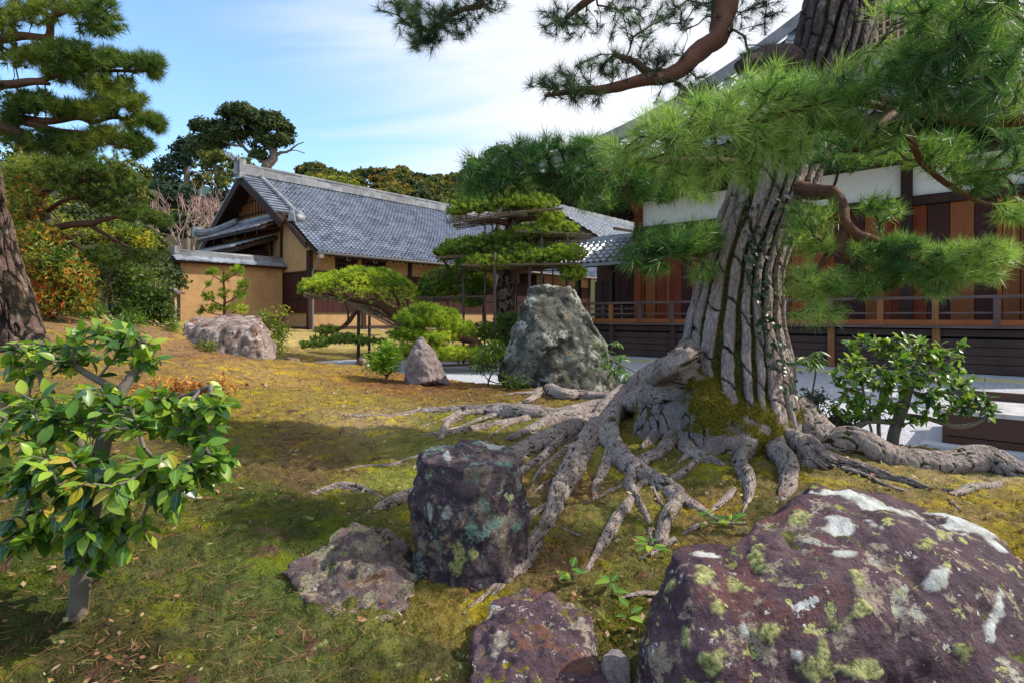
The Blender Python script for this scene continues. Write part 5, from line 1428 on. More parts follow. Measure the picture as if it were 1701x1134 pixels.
# limbs (px, py, depth, radius in px)
limbs = [
    [(1205, -140, 3.3, 26), (1212, -30, 3.25, 24), (1203, 18, 3.2, 20), (1188, 62, 3.15, 17), (1150, 98, 3.1, 15), (1118, 122, 3.1, 13), (1060, 136, 3.0, 10), (1000, 148, 3.0, 8), (940, 154, 2.95, 5), (905, 160, 2.9, 3)],
    [(1425, -220, 3.4, 30), (1330, -250, 3.4, 28), (1205, -140, 3.3, 24)],
    [(1320, 100, 3.1, 26), (1262, 98, 3.05, 17), (1228, 116, 3.0, 11)],
    [(1118, 122, 3.1, 8), (1075, 118, 3.1, 7), (1055, 104, 3.1, 6), (1020, 90, 3.1, 4)],
    [(1200, -60, 3.3, 12), (1080, -70, 3.3, 10), (980, 0, 3.2, 7), (940, 30, 3.2, 4)],
    [(1080, -70, 3.3, 9), (900, -80, 3.2, 9), (805, -20, 3.1, 7), (800, 10, 3.1, 5), (760, 20, 3.1, 4), (720, 50, 3.1, 3)],
    [(1290, 300, 3.0, 18), (1340, 318, 2.8, 14), (1385, 322, 2.7, 12), (1398, 345, 2.65, 11), (1405, 378, 2.6, 11), (1440, 398, 2.6, 9), (1475, 412, 2.6, 7), (1530, 440, 2.55, 5), (1600, 440, 2.5, 4), (1650, 430, 2.5, 3)],
    [(1405, 378, 2.6, 8), (1392, 410, 2.6, 6), (1370, 430, 2.6, 5), (1345, 470, 2.6, 3)],
    [(1392, 412, 2.6, 5), (1412, 438, 2.6, 4), (1440, 452, 2.6, 3), (1470, 470, 2.6, 2)],
    [(1215, 385, 3.0, 12), (1180, 405, 2.9, 9), (1155, 428, 2.8, 7), (1120, 425, 2.75, 5), (1080, 420, 2.7, 3)],
    [(1400, 150, 3.15, 12), (1450, 168, 2.75, 12), (1510, 180, 2.4, 12), (1600, 195, 2.1, 11), (1720, 200, 1.9, 10), (1900, 190, 1.8, 9)],
    [(1500, 178, 2.4, 7), (1470, 200, 2.2, 6), (1420, 245, 2.1, 6), (1445, 247, 2.1, 5), (1480, 235, 2.1, 4)],
    [(1500, 200, 2.2, 8), (1520, 250, 2.2, 6), (1550, 290, 2.3, 5), (1640, 340, 2.4, 4), (1690, 335, 2.4, 3)],
    [(1470, 180, 2.2, 7), (1400, 165, 2.1, 5), (1300, 190, 2.0, 5), (1200, 215, 1.95, 4), (1120, 230, 1.95, 3)],
    [(1290, 280, 3.0, 12), (1200, 270, 2.8, 8), (1100, 270, 2.75, 6), (1010, 285, 2.7, 5), (930, 290, 2.7, 4), (860, 300, 2.7, 3), (790, 300, 2.7, 2)],
    [(1100, 270, 2.75, 5), (1040, 305, 2.7, 5), (1043, 335, 2.7, 4), (1060, 360, 2.7, 2)],
    [(1600, 195, 2.1, 7), (1560, 120, 2.0, 5), (1600, 60, 1.9, 4), (1680, 20, 1.8, 3)],
    [(1460, 170, 2.2, 6), (1440, 110, 2.1, 4), (1470, 60, 2.0, 3)],
]
LN = []
for q, lb in enumerate(limbs):
    pts = [list(P(a, b, c)) + [max(r, 1.5) / FPX * c] for a, b, c, r in lb]
    s = spline(pts, max(12, 7 * len(lb)))
    s[:, :3] += np.stack([vnoise(s[:, :3] * 9, 5), vnoise(s[:, :3] * 9, 6), vnoise(s[:, :3] * 9, 7)], -1) * s[:, 3:4] * .35
    Vt, Ft, _ = tube(s[:, :3], s[:, 3] * (1 + .12 * vnoise(s[:, :3] * 25, 9)), 10)
    obj('branch', Vt, clean(Ft), M_bark_up if q in (1, 2) else M_branch, pine, smooth=True, attrs={'groove': np.zeros(len(Vt)) + .2})
    LN.append(s[:, :3])
limb_nodes = np.concatenate(LN)

groups = [  # name, limb subset, pads, needles per tuft, length, half width, material, tint range
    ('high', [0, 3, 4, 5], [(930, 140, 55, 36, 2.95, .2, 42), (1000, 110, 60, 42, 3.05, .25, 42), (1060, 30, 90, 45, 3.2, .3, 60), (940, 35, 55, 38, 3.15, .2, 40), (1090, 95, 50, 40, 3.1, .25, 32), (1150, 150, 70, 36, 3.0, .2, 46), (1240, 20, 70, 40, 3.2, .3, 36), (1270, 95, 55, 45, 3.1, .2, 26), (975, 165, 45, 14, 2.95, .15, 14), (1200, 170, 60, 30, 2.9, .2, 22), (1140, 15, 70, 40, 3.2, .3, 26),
                        (690, 30, 48, 34, 3.1, .2, 56), (750, 35, 50, 36, 3.1, .2, 52), (705, 68, 34, 22, 3.1, .15, 24), (800, 10, 45, 26, 3.1, .15, 22), (660, 5, 40, 20, 3.1, .15, 16), (780, -40, 100, 40, 3.2, .3, 40), (1000, -60, 160, 40, 3.2, .4, 60)], 46, .080, .0011, M_ndl_backlit, (.05, .95)),
    ('left_mid', [14, 15, 9], [(790, 290, 40, 34, 2.7, .15, 34), (850, 275, 50, 36, 2.7, .2, 52), (830, 305, 70, 26, 2.7, .2, 46), (900, 245, 60, 22, 2.7, .2, 38), (920, 290, 80, 36, 2.75, .25, 84), (1000, 290, 80, 42, 2.75, .3, 96), (1080, 290, 70, 48, 2.8, .3, 92), (960, 240, 50, 14, 2.7, .2, 26), (1090, 320, 50, 14, 2.75, .2, 18), (1150, 320, 45, 26, 2.8, .2, 24), (1000, 335, 50, 18, 2.7, .2, 22),
                            (1100, 400, 66, 26, 2.75, .2, 62), (1150, 400, 50, 36, 2.8, .2, 50), (1070, 430, 50, 28, 2.7, .2, 44), (1170, 450, 30, 16, 2.8, .15, 12), (1170, 375, 30, 14, 2.8, .2, 8)], 34, .084, .0015, M_ndl_near, (.0, .9)),
    ('right_low', [6, 7, 8, 12], [(1350, 355, 46, 24, 2.6, .2, 34), (1345, 400, 48, 28, 2.6, .2, 38), (1345, 470, 50, 30, 2.6, .2, 50), (1360, 520, 48, 18, 2.6, .2, 26), (1420, 470, 60, 26, 2.6, .2, 54), (1460, 350, 45, 28, 2.6, .2, 26), (1500, 410, 60, 18, 2.6, .2, 44), (1500, 455, 66, 22, 2.55, .2, 60), (1580, 425, 66, 22, 2.55, .2, 74), (1650, 420, 46, 22, 2.5, .2, 54), (1600, 455, 70, 16, 2.5, .2, 44), (1450, 420, 50, 26, 2.6, .2, 36), (1560, 480, 30, 12, 2.5, .1, 10),
                             (1620, 290, 80, 34, 2.4, .2, 60), (1680, 350, 30, 22, 2.4, .15, 18), (1560, 250, 80, 34, 2.35, .2, 54), (1470, 262, 50, 16, 2.5, .2, 14), (1390, 262, 50, 24, 2.6, .2, 24), (1690, 230, 40, 60, 2.3, .2, 32), (1390, 240, 50, 30, 2.5, .2, 16)], 34, .080, .0014, M_ndl_near, (.1, 1.0)),
    ('near', [10, 11, 13, 16, 17], [(1130, 215, 80, 50, 1.95, .2, 56), (1210, 190, 80, 55, 2.0, .2, 62), (1300, 150, 80, 45, 2.0, .2, 54), (1290, 240, 90, 42, 2.05, .2, 54), (1180, 290, 90, 36, 2.1, .2, 48), (1400, 150, 80, 50, 2.0, .2, 50), (1490, 120, 80, 60, 1.95, .2, 52), (1580, 80, 90, 60, 1.9, .2, 66), (1660, 60, 70, 80, 1.8, .2, 70), (1650, 150, 90, 55, 1.8, .2, 56), (1540, 170, 70, 30, 1.95, .2, 22), (1450, 220, 60, 26, 2.1, .2, 18), (1560, 10, 130, 26, 1.9, .2, 44), (1380, 200, 60, 25, 2.1, .2, 18), (1040, 250, 50, 26, 2.1, .15, 22), (1700, -60, 140, 60, 1.8, .3, 50)], 34, .098, .0013, M_ndl_near, (.0, .95)),
]
MUL = {'high': 1.15, 'left_mid': 1.25, 'right_low': 1.25, 'near': 1.25}
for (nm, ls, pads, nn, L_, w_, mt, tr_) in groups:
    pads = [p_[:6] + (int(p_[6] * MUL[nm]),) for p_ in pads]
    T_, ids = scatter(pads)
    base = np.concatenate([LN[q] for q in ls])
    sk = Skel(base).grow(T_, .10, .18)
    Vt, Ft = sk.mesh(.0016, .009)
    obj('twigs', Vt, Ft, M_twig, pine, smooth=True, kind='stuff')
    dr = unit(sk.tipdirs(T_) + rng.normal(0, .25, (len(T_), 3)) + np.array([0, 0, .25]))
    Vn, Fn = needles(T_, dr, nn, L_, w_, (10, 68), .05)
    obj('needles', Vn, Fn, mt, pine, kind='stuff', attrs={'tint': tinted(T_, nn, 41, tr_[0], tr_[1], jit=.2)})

# ivy climbing the trunk
def leaf_mesh(name, L_, W_, mat, curl=.2, fold=.25, nl=4, tip=.9):
    t = np.linspace(0, 1, nl + 1)
    wdt = np.sin(math.pi * np.clip(t, 0, 1) ** tip) ** .8 * .5 * W_; wdt[-1] = 0; wdt[0] = .05 * W_
    z = -curl * L_ * t ** 2
    mid = np.stack([t * L_, 0 * t, z], -1); lf = np.stack([t * L_, wdt, z + fold * wdt], -1); rt = np.stack([t * L_, -wdt, z + fold * wdt], -1)
    V = np.concatenate([mid, lf, rt]); m = nl + 1; q = np.arange(nl)
    F = np.concatenate([np.stack([q, q + 1, m + q + 1, m + q], -1), np.stack([q, 2 * m + q, 2 * m + q + 1, q + 1], -1)])
    return mesh_np(name, V, F, True, mats=[mat])

def leaf_mat(name, c1, c2, vein, rough=.38, spot=None, trans=.32):
    n = NT(name)
    oi = n.N('ShaderNodeObjectInfo')
    a = n.noise(n.map(), 60, 4, .6)
    f = n.math('ADD', n.math('MULTIPLY', a, .5), n.math('MULTIPLY', oi.outputs['Random'], .6))
    c = n.ramp(f, [(.25, c1), (.85, c2)])
    sx = n.N('ShaderNodeSeparateXYZ'); n.L(n.tc.outputs['Object'], sx.inputs[0])
    ay = n.math('ABSOLUTE', sx.outputs[1])
    c = n.mix(n.rng(ay, .0004, .0012, .8, 0), c, vein)
    if spot: c = n.mix(n.rng(n.noise(n.map(), 28, 3, .6), .5, .62), c, spot)
    return n.done(c, rough, n.bump(a, .2, .002), .5, trans=trans, tcol=n.mix(1.0, c, (1.4, 1.5, .6), 'MULTIPLY'))

def put_leaf(name, me, pos, d, up, scale, root):
    o = bpy.data.objects.new(name, me)
    d = Vector(d).normalized(); up = Vector(up); y = up.cross(d)
    if y.length < 1e-3: y = Vector((0, 1, 0)).cross(d)
    y.normalize(); z = d.cross(y)
    M_ = Matrix((d, y, z)).transposed().to_4x4() @ Matrix.Diagonal((scale, scale, scale, 1))
    rl = Vector(wloc(root))
    M_.translation = Vector(pos) - rl
    COL.objects.link(o); o.parent = root; o.matrix_basis = M_
    return o

M_ivy = leaf_mat('ivy_leaf', (.008, .030, .016), (.030, .085, .040), (.09, .15, .08), .35)
ivy_me = [leaf_mesh('ivy_leaf', .032, .026, M_ivy, .15, .2, 3, .7), leaf_mesh('ivy_leaf', .024, .020, M_ivy, .3, .1, 3, .7)]
p0, d0 = trunk_pt(650, .55)
ivy = thing('ivy', p0, 'dark green ivy climbing the fluted trunk of the big pine', 'ivy')
ivp = [(690, .95), (650, .75), (615, .55), (590, .42), (550, .25), (520, .12), (490, .02), (460, -.08), (430, -.18), (400, -.35), (375, -.45), (350, -.5)]
ctr = np.array([np.concatenate([trunk_pt(a, b, .006)[0], [b]]) for a, b in ivp])
sp = spline(ctr, 60)
m = MB(); m.tube(sp[:, :3], .0022, 4); m.obj('stem', M_twig, ivy)
for k in range(150):
    f = rng.random(); py = np.interp(f, np.linspace(0, 1, len(ivp)), [a for a, b in ivp]) + rng.normal(0, 7)
    an = np.interp(f, np.linspace(0, 1, len(ivp)), [b for a, b in ivp]) + rng.normal(0, .17 if py > 430 else .3)
    p_, d_ = trunk_pt(py, an, rng.uniform(.0, .014))
    dn = unit(np.array([rng.normal(0, .6), -.1, rng.normal(-.4, .5)]) + d_ * .5)
    put_leaf('ivy_leaf', ivy_me[k % 2], p_, dn, d_ + np.array([0, 0, .5]), rng.uniform(.7, 1.3), ivy)
# ------------------------------------------------------------------ other pines
def limb_set(limbs, root, mat, k=8, name='branch'):
    out = []
    for lb in limbs:
        pts = [list(P(a, b, c)) + [max(r, .8) / FPX * c] for a, b, c, r in lb]
        s = spline(pts, max(8, 5 * len(lb)))
        s[:, :3] += np.stack([vnoise(s[:, :3] * 5, 5), vnoise(s[:, :3] * 5, 6), vnoise(s[:, :3] * 5, 7)], -1) * s[:, 3:4] * .4
        Vt, Ft, _ = tube(s[:, :3], s[:, 3], k)
        obj(name, Vt, clean(Ft), mat, root, smooth=True)
        out.append(s[:, :3])
    return out

def pine_foliage(root, nodes, pads, nn, L_, w_, mat, spread=(15, 80), step=.2, tr=(.1, .95), twig=.0022, tmax=.012, seed=3, up=.35, sc=2.0, flat=1.0, mul=1.0, ryk=1.0):
    pads = [(a, b, c * 1.05, d * ryk, e, f, int(g_ * mul)) for a, b, c, d, e, f, g_ in pads]
    T_, ids = scatter(pads)
    sk = Skel(nodes).grow(T_, step, .16)
    Vt, Ft = sk.mesh(twig, tmax)
    obj('twigs', Vt, Ft, M_twig, root, smooth=True, kind='stuff')
    dr = unit(sk.tipdirs(T_) * flat + rng.normal(0, .3, (len(T_), 3)) + np.array([0, 0, up]))
    Vn, Fn = needles(T_, dr, nn, L_, w_, spread, L_ * .4)
    obj('needles', Vn, Fn, mat, root, kind='stuff', attrs={'tint': tinted(T_, nn, seed, tr[0], tr[1], sc)})

# leaning pine at the left edge
YL = 5.0
lp_ = [(50, 612, 5.0, 40), (40, 575, 5.0, 34), (28, 530, 5.0, 30), (16, 480, 5.0, 28), (3, 430, 5.0, 26), (-9, 380, 5.0, 24), (-24, 310, 5.0, 23), (-36, 220, 5.0, 21), (-36, 110, 5.0, 19), (-25, -30, 5.0, 16)]
pl_ = thing('pine_tree', P(46, 590, 5.0), 'leaning dark-barked pine at the left edge with layered branches against the sky', 'pine tree')
V, F, gr, *_ = barked([P(a, b, c) for a, b, c, d in lp_], [d / FPX * c for a, b, c, d in lp_], 11, .17, .014, 120, 360, 71, gw=.30, rough=.007, twist=.3)
obj('trunk', V, F, M_bark_left, pl_, smooth=True, attrs={'groove': gr})
ll_ = [
    [(-15, 70, 5, 9), (30, 60, 4.9, 7), (62, 62, 4.9, 6), (80, 62, 4.9, 6), (85, 40, 4.9, 5), (95, 15, 4.9, 4), (110, -10, 4.9, 3)],
    [(-15, 146, 5, 8), (30, 140, 4.8, 7), (60, 136, 4.7, 6), (82, 140, 4.7, 3)],
    [(-10, 212, 5, 12), (20, 214, 4.9, 11), (42, 224, 4.8, 8)],
    [(10, 205, 4.9, 8), (30, 196, 4.9, 6), (80, 200, 4.8, 6), (130, 196, 4.8, 5), (155, 204, 4.8, 4), (185, 196, 4.8, 3), (230, 200, 4.8, 2)],
    [(30, 200, 4.9, 6), (60, 206, 4.8, 6), (90, 215, 4.8, 5), (150, 224, 4.8, 3), (190, 240, 4.8, 3), (240, 255, 4.8, 2)],
    [(60, 136, 4.7, 5), (120, 120, 4.7, 3), (180, 118, 4.8, 3), (240, 118, 4.8, 2)],
    [(85, 30, 4.9, 4), (130, 15, 4.8, 3), (170, 30, 4.8, 2)],
]
LLn = limb_set(ll_, pl_, M_branch)
pads = [(150, 12, 50, 14, 4.8, .3, 60), (170, 42, 40, 16, 4.8, .3, 46), (60, 15, 50, 20, 4.9, .3, 60), (10, 30, 30, 26, 4.9, .3, 40), (100, 84, 56, 15, 4.8, .3, 80), (40, 92, 50, 14, 4.9, .3, 50), (175, 98, 50, 12, 4.8, .3, 70), (235, 105, 34, 14, 4.8, .2, 46), (258, 112, 14, 16, 4.8, .1, 20),
        (120, 118, 54, 16, 4.8, .3, 80), (175, 142, 50, 14, 4.8, .3, 64), (50, 168, 45, 14, 4.8, .3, 60), (200, 166, 46, 14, 4.8, .3, 54), (235, 198, 34, 11, 4.8, .2, 40), (262, 205, 14, 12, 4.8, .1, 18), (150, 182, 50, 12, 4.8, .3, 60), (95, 178, 40, 12, 4.8, .3, 40),
        (180, 228, 60, 14, 4.8, .3, 84), (235, 246, 26, 12, 4.8, .2, 32), (60, 232, 60, 14, 4.8, .3, 60), (120, 240, 50, 14, 4.8, .3, 50), (20, 190, 30, 14, 4.8, .2, 24), (-40, 60, 50, 60, 5, .4, 60), (-40, 180, 50, 60, 5, .4, 60), (40, -40, 120, 30, 5, .4, 90)]
pine_foliage(pl_, np.concatenate(LLn), pads, 34, .090, .0028, M_ndl_left, (12, 75), .16, (.0, 1.0), .0022, .012, 5, sc=1.5, mul=1.75, ryk=1.45)

# second pine behind it
p2 = thing('pine_tree', P(70, 470, 8.5), 'smaller crooked pine behind the leaning pine above the red and orange shrub', 'pine tree')
l2_ = [
    [(66, 490, 8.5, 9), (72, 430, 8.5, 9), (82, 390, 8.5, 9), (76, 360, 8.5, 8), (64, 335, 8.5, 7), (62, 300, 8.5, 5), (72, 260, 8.5, 3)],
    [(86, 384, 8.5, 7), (110, 376, 8.4, 6), (150, 372, 8.4, 6), (175, 366, 8.4, 4), (210, 360, 8.4, 3), (262, 366, 8.4, 2)],
    [(88, 390, 8.5, 5), (112, 396, 8.4, 4), (128, 412, 8.4, 3), (145, 420, 8.4, 2)],
    [(150, 374, 8.4, 4), (180, 392, 8.4, 3), (215, 412, 8.4, 2), (262, 425, 8.4, 1.5)],
    [(66, 330, 8.5, 6), (100, 305, 8.4, 5), (140, 300, 8.4, 4), (190, 300, 8.4, 2)],
    [(80, 350, 8.5, 4), (120, 330, 8.4, 3), (170, 345, 8.4, 2)]]
nn2 = limb_set(l2_[:1], p2, M_bark_left, 14, 'trunk') + limb_set(l2_[1:], p2, M_branch)
pads = [(50, 285, 60, 15, 8.3, .5, 120), (140, 278, 60, 15, 8.3, .5, 130), (200, 300, 44, 15, 8.3, .4, 90), (110, 310, 50, 12, 8.3, .5, 60), (225, 355, 40, 10, 8.3, .4, 80), (262, 366, 30, 9, 8.3, .3, 50), (185, 338, 44, 12, 8.3, .4, 60), (185, 425, 56, 12, 8.3, .5, 110), (245, 425, 34, 10, 8.3, .3, 50), (130, 265, 100, 14, 8.3, .5, 90), (20, 315, 30, 12, 8.3, .3, 30), (170, 322, 60, 10, 8.3, .4, 60)]
pine_foliage(p2, np.concatenate(nn2), pads, 36, .085, .0038, M_ndl_left, (15, 85), .3, (.0, .9), .004, .02, 9, sc=1.0, mul=1.6, ryk=1.35)

# trained pine on its bamboo frames, centre
YT = 12.0
tn = thing('trained_pine', np.append(P(846, 560, YT)[:2], 0), 'trained pine with flat tiers propped on bamboo frames and posts behind the standing stone', 'pine tree')
tk = [(850, 606, YT, 22), (846, 560, YT, 18), (840, 520, YT, 15), (838, 485, YT, 15), (846, 440, YT, 13), (850, 400, YT, 12), (853, 360, YT, 10), (850, 330, YT, 6)]
V, F, gr, *_ = barked([P(a, b, c) for a, b, c, d in tk], [d / FPX * c for a, b, c, d in tk], 9, .2, .02, 40, 120, 91, gw=.3, rough=.01)
obj('trunk', V, F, M_bark_left, tn, smooth=True, attrs={'groove': gr})
M_bamboo = mat_wood('weathered_bamboo', (.07, .048, .034), (.22, .16, .11), 10)
M_post = mat_wood('grey_brown_pole', (.035, .026, .022), (.11, .085, .07), 8)
tl_ = [[(851, 372, YT, 5), (800, 365, 11.8, 4), (770, 368, 11.8, 2)], [(851, 368, YT, 5), (890, 362, 11.8, 3), (925, 380, 11.8, 2)], [(848, 420, YT, 6), (800, 418, 11.8, 4), (735, 432, 11.8, 2)], [(848, 415, YT, 6), (890, 400, 11.8, 4), (960, 394, 11.8, 2)],
       [(845, 450, YT, 6), (880, 448, 11.6, 4), (950, 440, 11.6, 2), (955, 462, 11.6, 2)], [(844, 455, YT, 5), (800, 446, 11.6, 3), (770, 446, 11.6, 2)], [(838, 500, YT, 6), (800, 476, 12.4, 5), (740, 488, 12.6, 4), (700, 490, 12.6, 2)], [(850, 345, YT, 4), (830, 330, 12, 3), (810, 335, 12, 2)]]
nt_ = limb_set(tl_, tn, M_branch, 6)
rows = [((748, 372), (930, 356), 11.3, 12.6, 5), ((752, 380), (860, 364), 11.3, 12.2, 4), ((728, 434), (850, 424), 11.3, 12.4, 5), ((860, 392), (978, 398), 11.3, 12.4, 5), ((772, 450), (955, 446), 11.0, 12.2, 6), ((690, 497), (800, 493), 11.8, 13.2, 5)]
for (a, b, y0, y1, n) in rows:
    m = MB()
    for y_ in np.linspace(y0, y1, n + 1):
        q0_, q1_ = P(*a, YT), P(*b, YT); e0 = rng.normal(0, .06, 3); e1 = rng.normal(0, .06, 3)
        for dz in (0, .05):
            m.tube([q0_ + [e0[0], y_ - YT, e0[2] * .4 + dz * .6], q1_ + [e1[0], y_ - YT, e1[2] * .4 + dz * .3]], .009, 5)
    for f in np.linspace(.04, .96, n + 3):
        c_ = P(a[0] + (b[0] - a[0]) * f, a[1] + (b[1] - a[1]) * f, YT) + [rng.normal(0, .05), 0, .035]
        m.tube([c_ + [rng.normal(0, .12), y0 - YT - .1, rng.normal(0, .02)], c_ + [rng.normal(0, .12), y1 - YT + .1, rng.normal(0, .02)]], .008, 5)
    m.obj('bamboo_frame', M_bamboo, tn)
for (x, yt, Y_, r) in [(770, 430, 11.6, .030), (805, 372, 11.5, .024), (822, 425, 11.0, .038), (858, 445, 12.6, .026), (880, 440, 11.2, .034), (900, 380, 11.4, .034), (918, 448, 12.2, .022), (943, 400, 11.3, .028), (770, 495, 12.0, .034), (805, 450, 12.4, .026), (878, 450, 12.4, .02)]:
    t0 = P(x, yt, Y_)
    m = MB(); m.tube([[t0[0], t0[1], -.05], [t0[0] + rng.normal(0, .01), t0[1], t0[2] + .06]], r * .8, 7); m.obj('support_post', M_post, tn, smooth=True)
pads = [(820, 324, 40, 12, 12.0, .6, 130), (860, 395, 50, 8, 12.0, .5, 90), (800, 425, 50, 8, 11.9, .5, 90), (900, 415, 60, 8, 11.9, .5, 100), (838, 336, 60, 9, 11.9, .7, 210), (795, 344, 36, 9, 11.8, .6, 120), (895, 342, 34, 12, 11.8, .5, 120), (915, 368, 26, 10, 11.7, .4, 80), (760, 352, 18, 10, 11.7, .3, 40), (780, 335, 26, 14, 12.1, .4, 70),
        (785, 412, 54, 10, 11.7, .6, 180), (738, 424, 18, 8, 11.6, .3, 56), (832, 400, 40, 8, 11.8, .5, 110), (895, 386, 44, 8, 11.7, .5, 130), (940, 384, 24, 8, 11.6, .3, 60),
        (820, 436, 56, 9, 11.4, .5, 170), (885, 432, 56, 10, 11.4, .5, 170), (940, 424, 36, 10, 11.3, .4, 120), (950, 456, 24, 10, 11.3, .3, 80), (780, 440, 26, 7, 11.4, .3, 50), (850, 418, 40, 8, 11.4, .4, 60),
        (755, 470, 54, 16, 12.4, .6, 300), (720, 484, 26, 10, 12.2, .5, 100), (795, 480, 24, 12, 12.4, .4, 80), (780, 505, 26, 6, 12.2, .3, 40)]
pads = [(a, b - 4, c, d, e, f, g_) for a, b, c, d, e, f, g_ in pads]
pine_foliage(tn, np.concatenate(nt_), pads, 26, .075, .0065, M_ndl_mid, (10, 80), .25, (.1, 1.0), .005, .02, 15, .9, 1.6, .5, mul=3.0, ryk=1.6)

# domed pine
dp = thing('domed_pine', np.append(P(604, 596, 12.3)[:2], 0), 'bright yellow-green dome-shaped pine lifted on a slanting bamboo frame and two posts', 'pine tree')
dl = [[(720, 600, 12.2, 14), (700, 560, 12.2, 13), (670, 535, 12.2, 11), (640, 512, 12.2, 8), (600, 500, 12.2, 5), (560, 492, 12.2, 3), (520, 486, 12.2, 2)], [(640, 512, 12.2, 5), (620, 485, 12.2, 3), (600, 465, 12.2, 2)], [(670, 535, 12.2, 6), (660, 500, 12.2, 3), (650, 480, 12.2, 2)],
      [(595, 515, 12.0, 3), (578, 535, 11.6, 4), (560, 548, 11.4, 3), (530, 555, 11.2, 2)]]
nd = limb_set(dl, dp, M_branch, 6)
m = MB()
for y_ in np.linspace(11.2, 13.3, 13):
    w_ = math.cos((y_ - 12.2) / 1.5)
    m.tube([P(604 - 90 * w_, 500 - 8, 12.2) + [0, y_ - 12.2, rng.normal(0, .02)], P(604, 508, 12.2) + [0, y_ - 12.2, 0], P(668, 542, 12.2) + [0, y_ - 12.2, rng.normal(0, .02)]], .014, 5)
for f in np.linspace(0, 1, 14):
    c_ = P(525 + 140 * f, 494 + 44 * f ** 1.6, 12.2)
    m.tube([c_ + [0, -1.1 * math.sin(math.pi * (f * .7 + .2)), .02], c_ + [rng.normal(0, .1), 1.1 * math.sin(math.pi * (f * .7 + .2)), .02]], .013, 5)
m.obj('bamboo_frame', M_bamboo, dp)
for (x, yt, Y_, r) in [(595, 508, 11.9, .036), (613, 512, 12.9, .032)]:
    t0 = P(x, yt, Y_); m = MB(); m.tube([[t0[0], t0[1], -.1], [t0[0] + .01, t0[1], t0[2]]], r, 7); m.obj('support_post', M_post, dp, smooth=True)
T = []
for k in range(2900):
    a = rng.uniform(-1, 1); b_ = rng.uniform(-1, 1)
    if a * a + b_ * b_ > 1: continue
    px = 603 + a * 104
    crown = 452 if px < 603 else 452
    edge = 486 + (px - 500) * .15
    top = edge - (edge - 446) * math.sqrt(max(0, 1 - a * a - b_ * b_)) ** .9 * (1 + .0 * a)
    top += 4 * vnoise(np.array([[px * .08, b_ * 4, 3]]), 3)[0]
    T.append(P(px, top + rng.uniform(0, 10), 12.2) + [0, b_ * 1.15, 0])
T = np.array(T)
sk = Skel(np.concatenate(nd)).grow(T, .25, .15)
Vt, Ft = sk.mesh(.005, .02); obj('twigs', Vt, Ft, M_twig, dp, smooth=True, kind='stuff')
dr = unit(rng.normal(0, .35, T.shape) + [0, 0, .9] + .5 * unit(T - P(603, 500, 12.2)))
Vn, Fn = needles(T, dr, 20, .080, .0072, (8, 75), .03)
obj('needles', Vn, Fn, M_ndl_yel, dp, kind='stuff', attrs={'tint': tinted(T, 20, 19, .05, .95, 3.0)})

# low spreading pines
lp = thing('spreading_pine', np.append(P(700, 600, 10.6)[:2], 0), 'low shaggy yellow-green pine spreading between the domed pine and the standing stone', 'pine tree')
q_ = [[(812, 600, 11, 8), (790, 570, 11, 8), (760, 562, 10.8, 6), (720, 560, 10.6, 5), (680, 552, 10.6, 4), (640, 553, 10.6, 2)], [(760, 562, 10.8, 5), (740, 540, 10.6, 3), (710, 528, 10.6, 2)], [(790, 572, 11, 5), (750, 590, 10.4, 3), (700, 600, 10.2, 2)], [(680, 604, 10.2, 1.5), (760, 606, 10.2, 2), (820, 600, 10.4, 2)]]
nq = limb_set(q_, lp, M_branch, 6)
pads = [(690, 528, 34, 12, 10.5, .5, 130), (735, 530, 34, 14, 10.5, .5, 150), (765, 545, 24, 10, 10.5, .4, 70), (680, 555, 34, 10, 10.4, .4, 90), (720, 560, 40, 10, 10.3, .5, 110), (745, 585, 44, 9, 10.2, .4, 130), (690, 580, 30, 10, 10.3, .4, 80), (800, 588, 34, 10, 10.4, .4, 90), (820, 580, 20, 12, 10.3, .3, 40), (705, 512, 26, 6, 10.6, .4, 50)]
pine_foliage(lp, np.concatenate(nq), pads, 30, .095, .0050, M_ndl_yel, (10, 75), .25, (.0, .85), .004, .02, 21, .5, 1.6, mul=2.2, ryk=1.3)
ld = thing('low_pine_branch', np.append(P(560, 575, 11.0)[:2], 0), 'low dark green pine limb stretched level under the domed pine', 'pine tree')
nq = limb_set([[(650, 595, 11.6, 6), (640, 570, 11.4, 5), (600, 565, 11.2, 4), (550, 568, 11.1, 3), (500, 578, 11, 2)]], ld, M_branch, 6)
pine_foliage(ld, np.concatenate(nq), [(565, 562, 50, 7, 11, .5, 150), (520, 571, 28, 5, 10.9, .4, 60), (605, 566, 36, 6, 11, .4, 70), (545, 547, 24, 6, 11.1, .3, 50), (490, 536, 0, 0, 11, 0, 1)][:4], 26, .06, .0050, M_ndl_mid, (10, 75), .25, (.0, .7), .004, .015, 23, .6, 1.6, mul=2, ryk=1.3)
dk = thing('cloud_pruned_pine', np.append(P(850, 600, 11.3)[:2], 0), 'dark green clipped low pine beside the trunk of the trained pine', 'pine tree')
nq = limb_set([[(870, 600, 11.6, 7), (850, 570, 11.4, 6), (830, 560, 11.3, 5), (800, 560, 11.2, 3)], [(850, 570, 11.4, 5), (850, 545, 11.3, 3)]], dk, M_branch, 6)
pine_foliage(dk, np.concatenate(nq), [(850, 530, 30, 10, 11.3, .4, 130), (815, 545, 34, 10, 11.2, .4, 130), (845, 560, 30, 12, 11.2, .4, 90), (800, 558, 20, 8, 11.1, .3, 40)], 26, .055, .0050, M_ndl_mid, (10, 75), .25, (.0, .6), .004, .015, 25, .8, 1.6, mul=2.2, ryk=1.2)

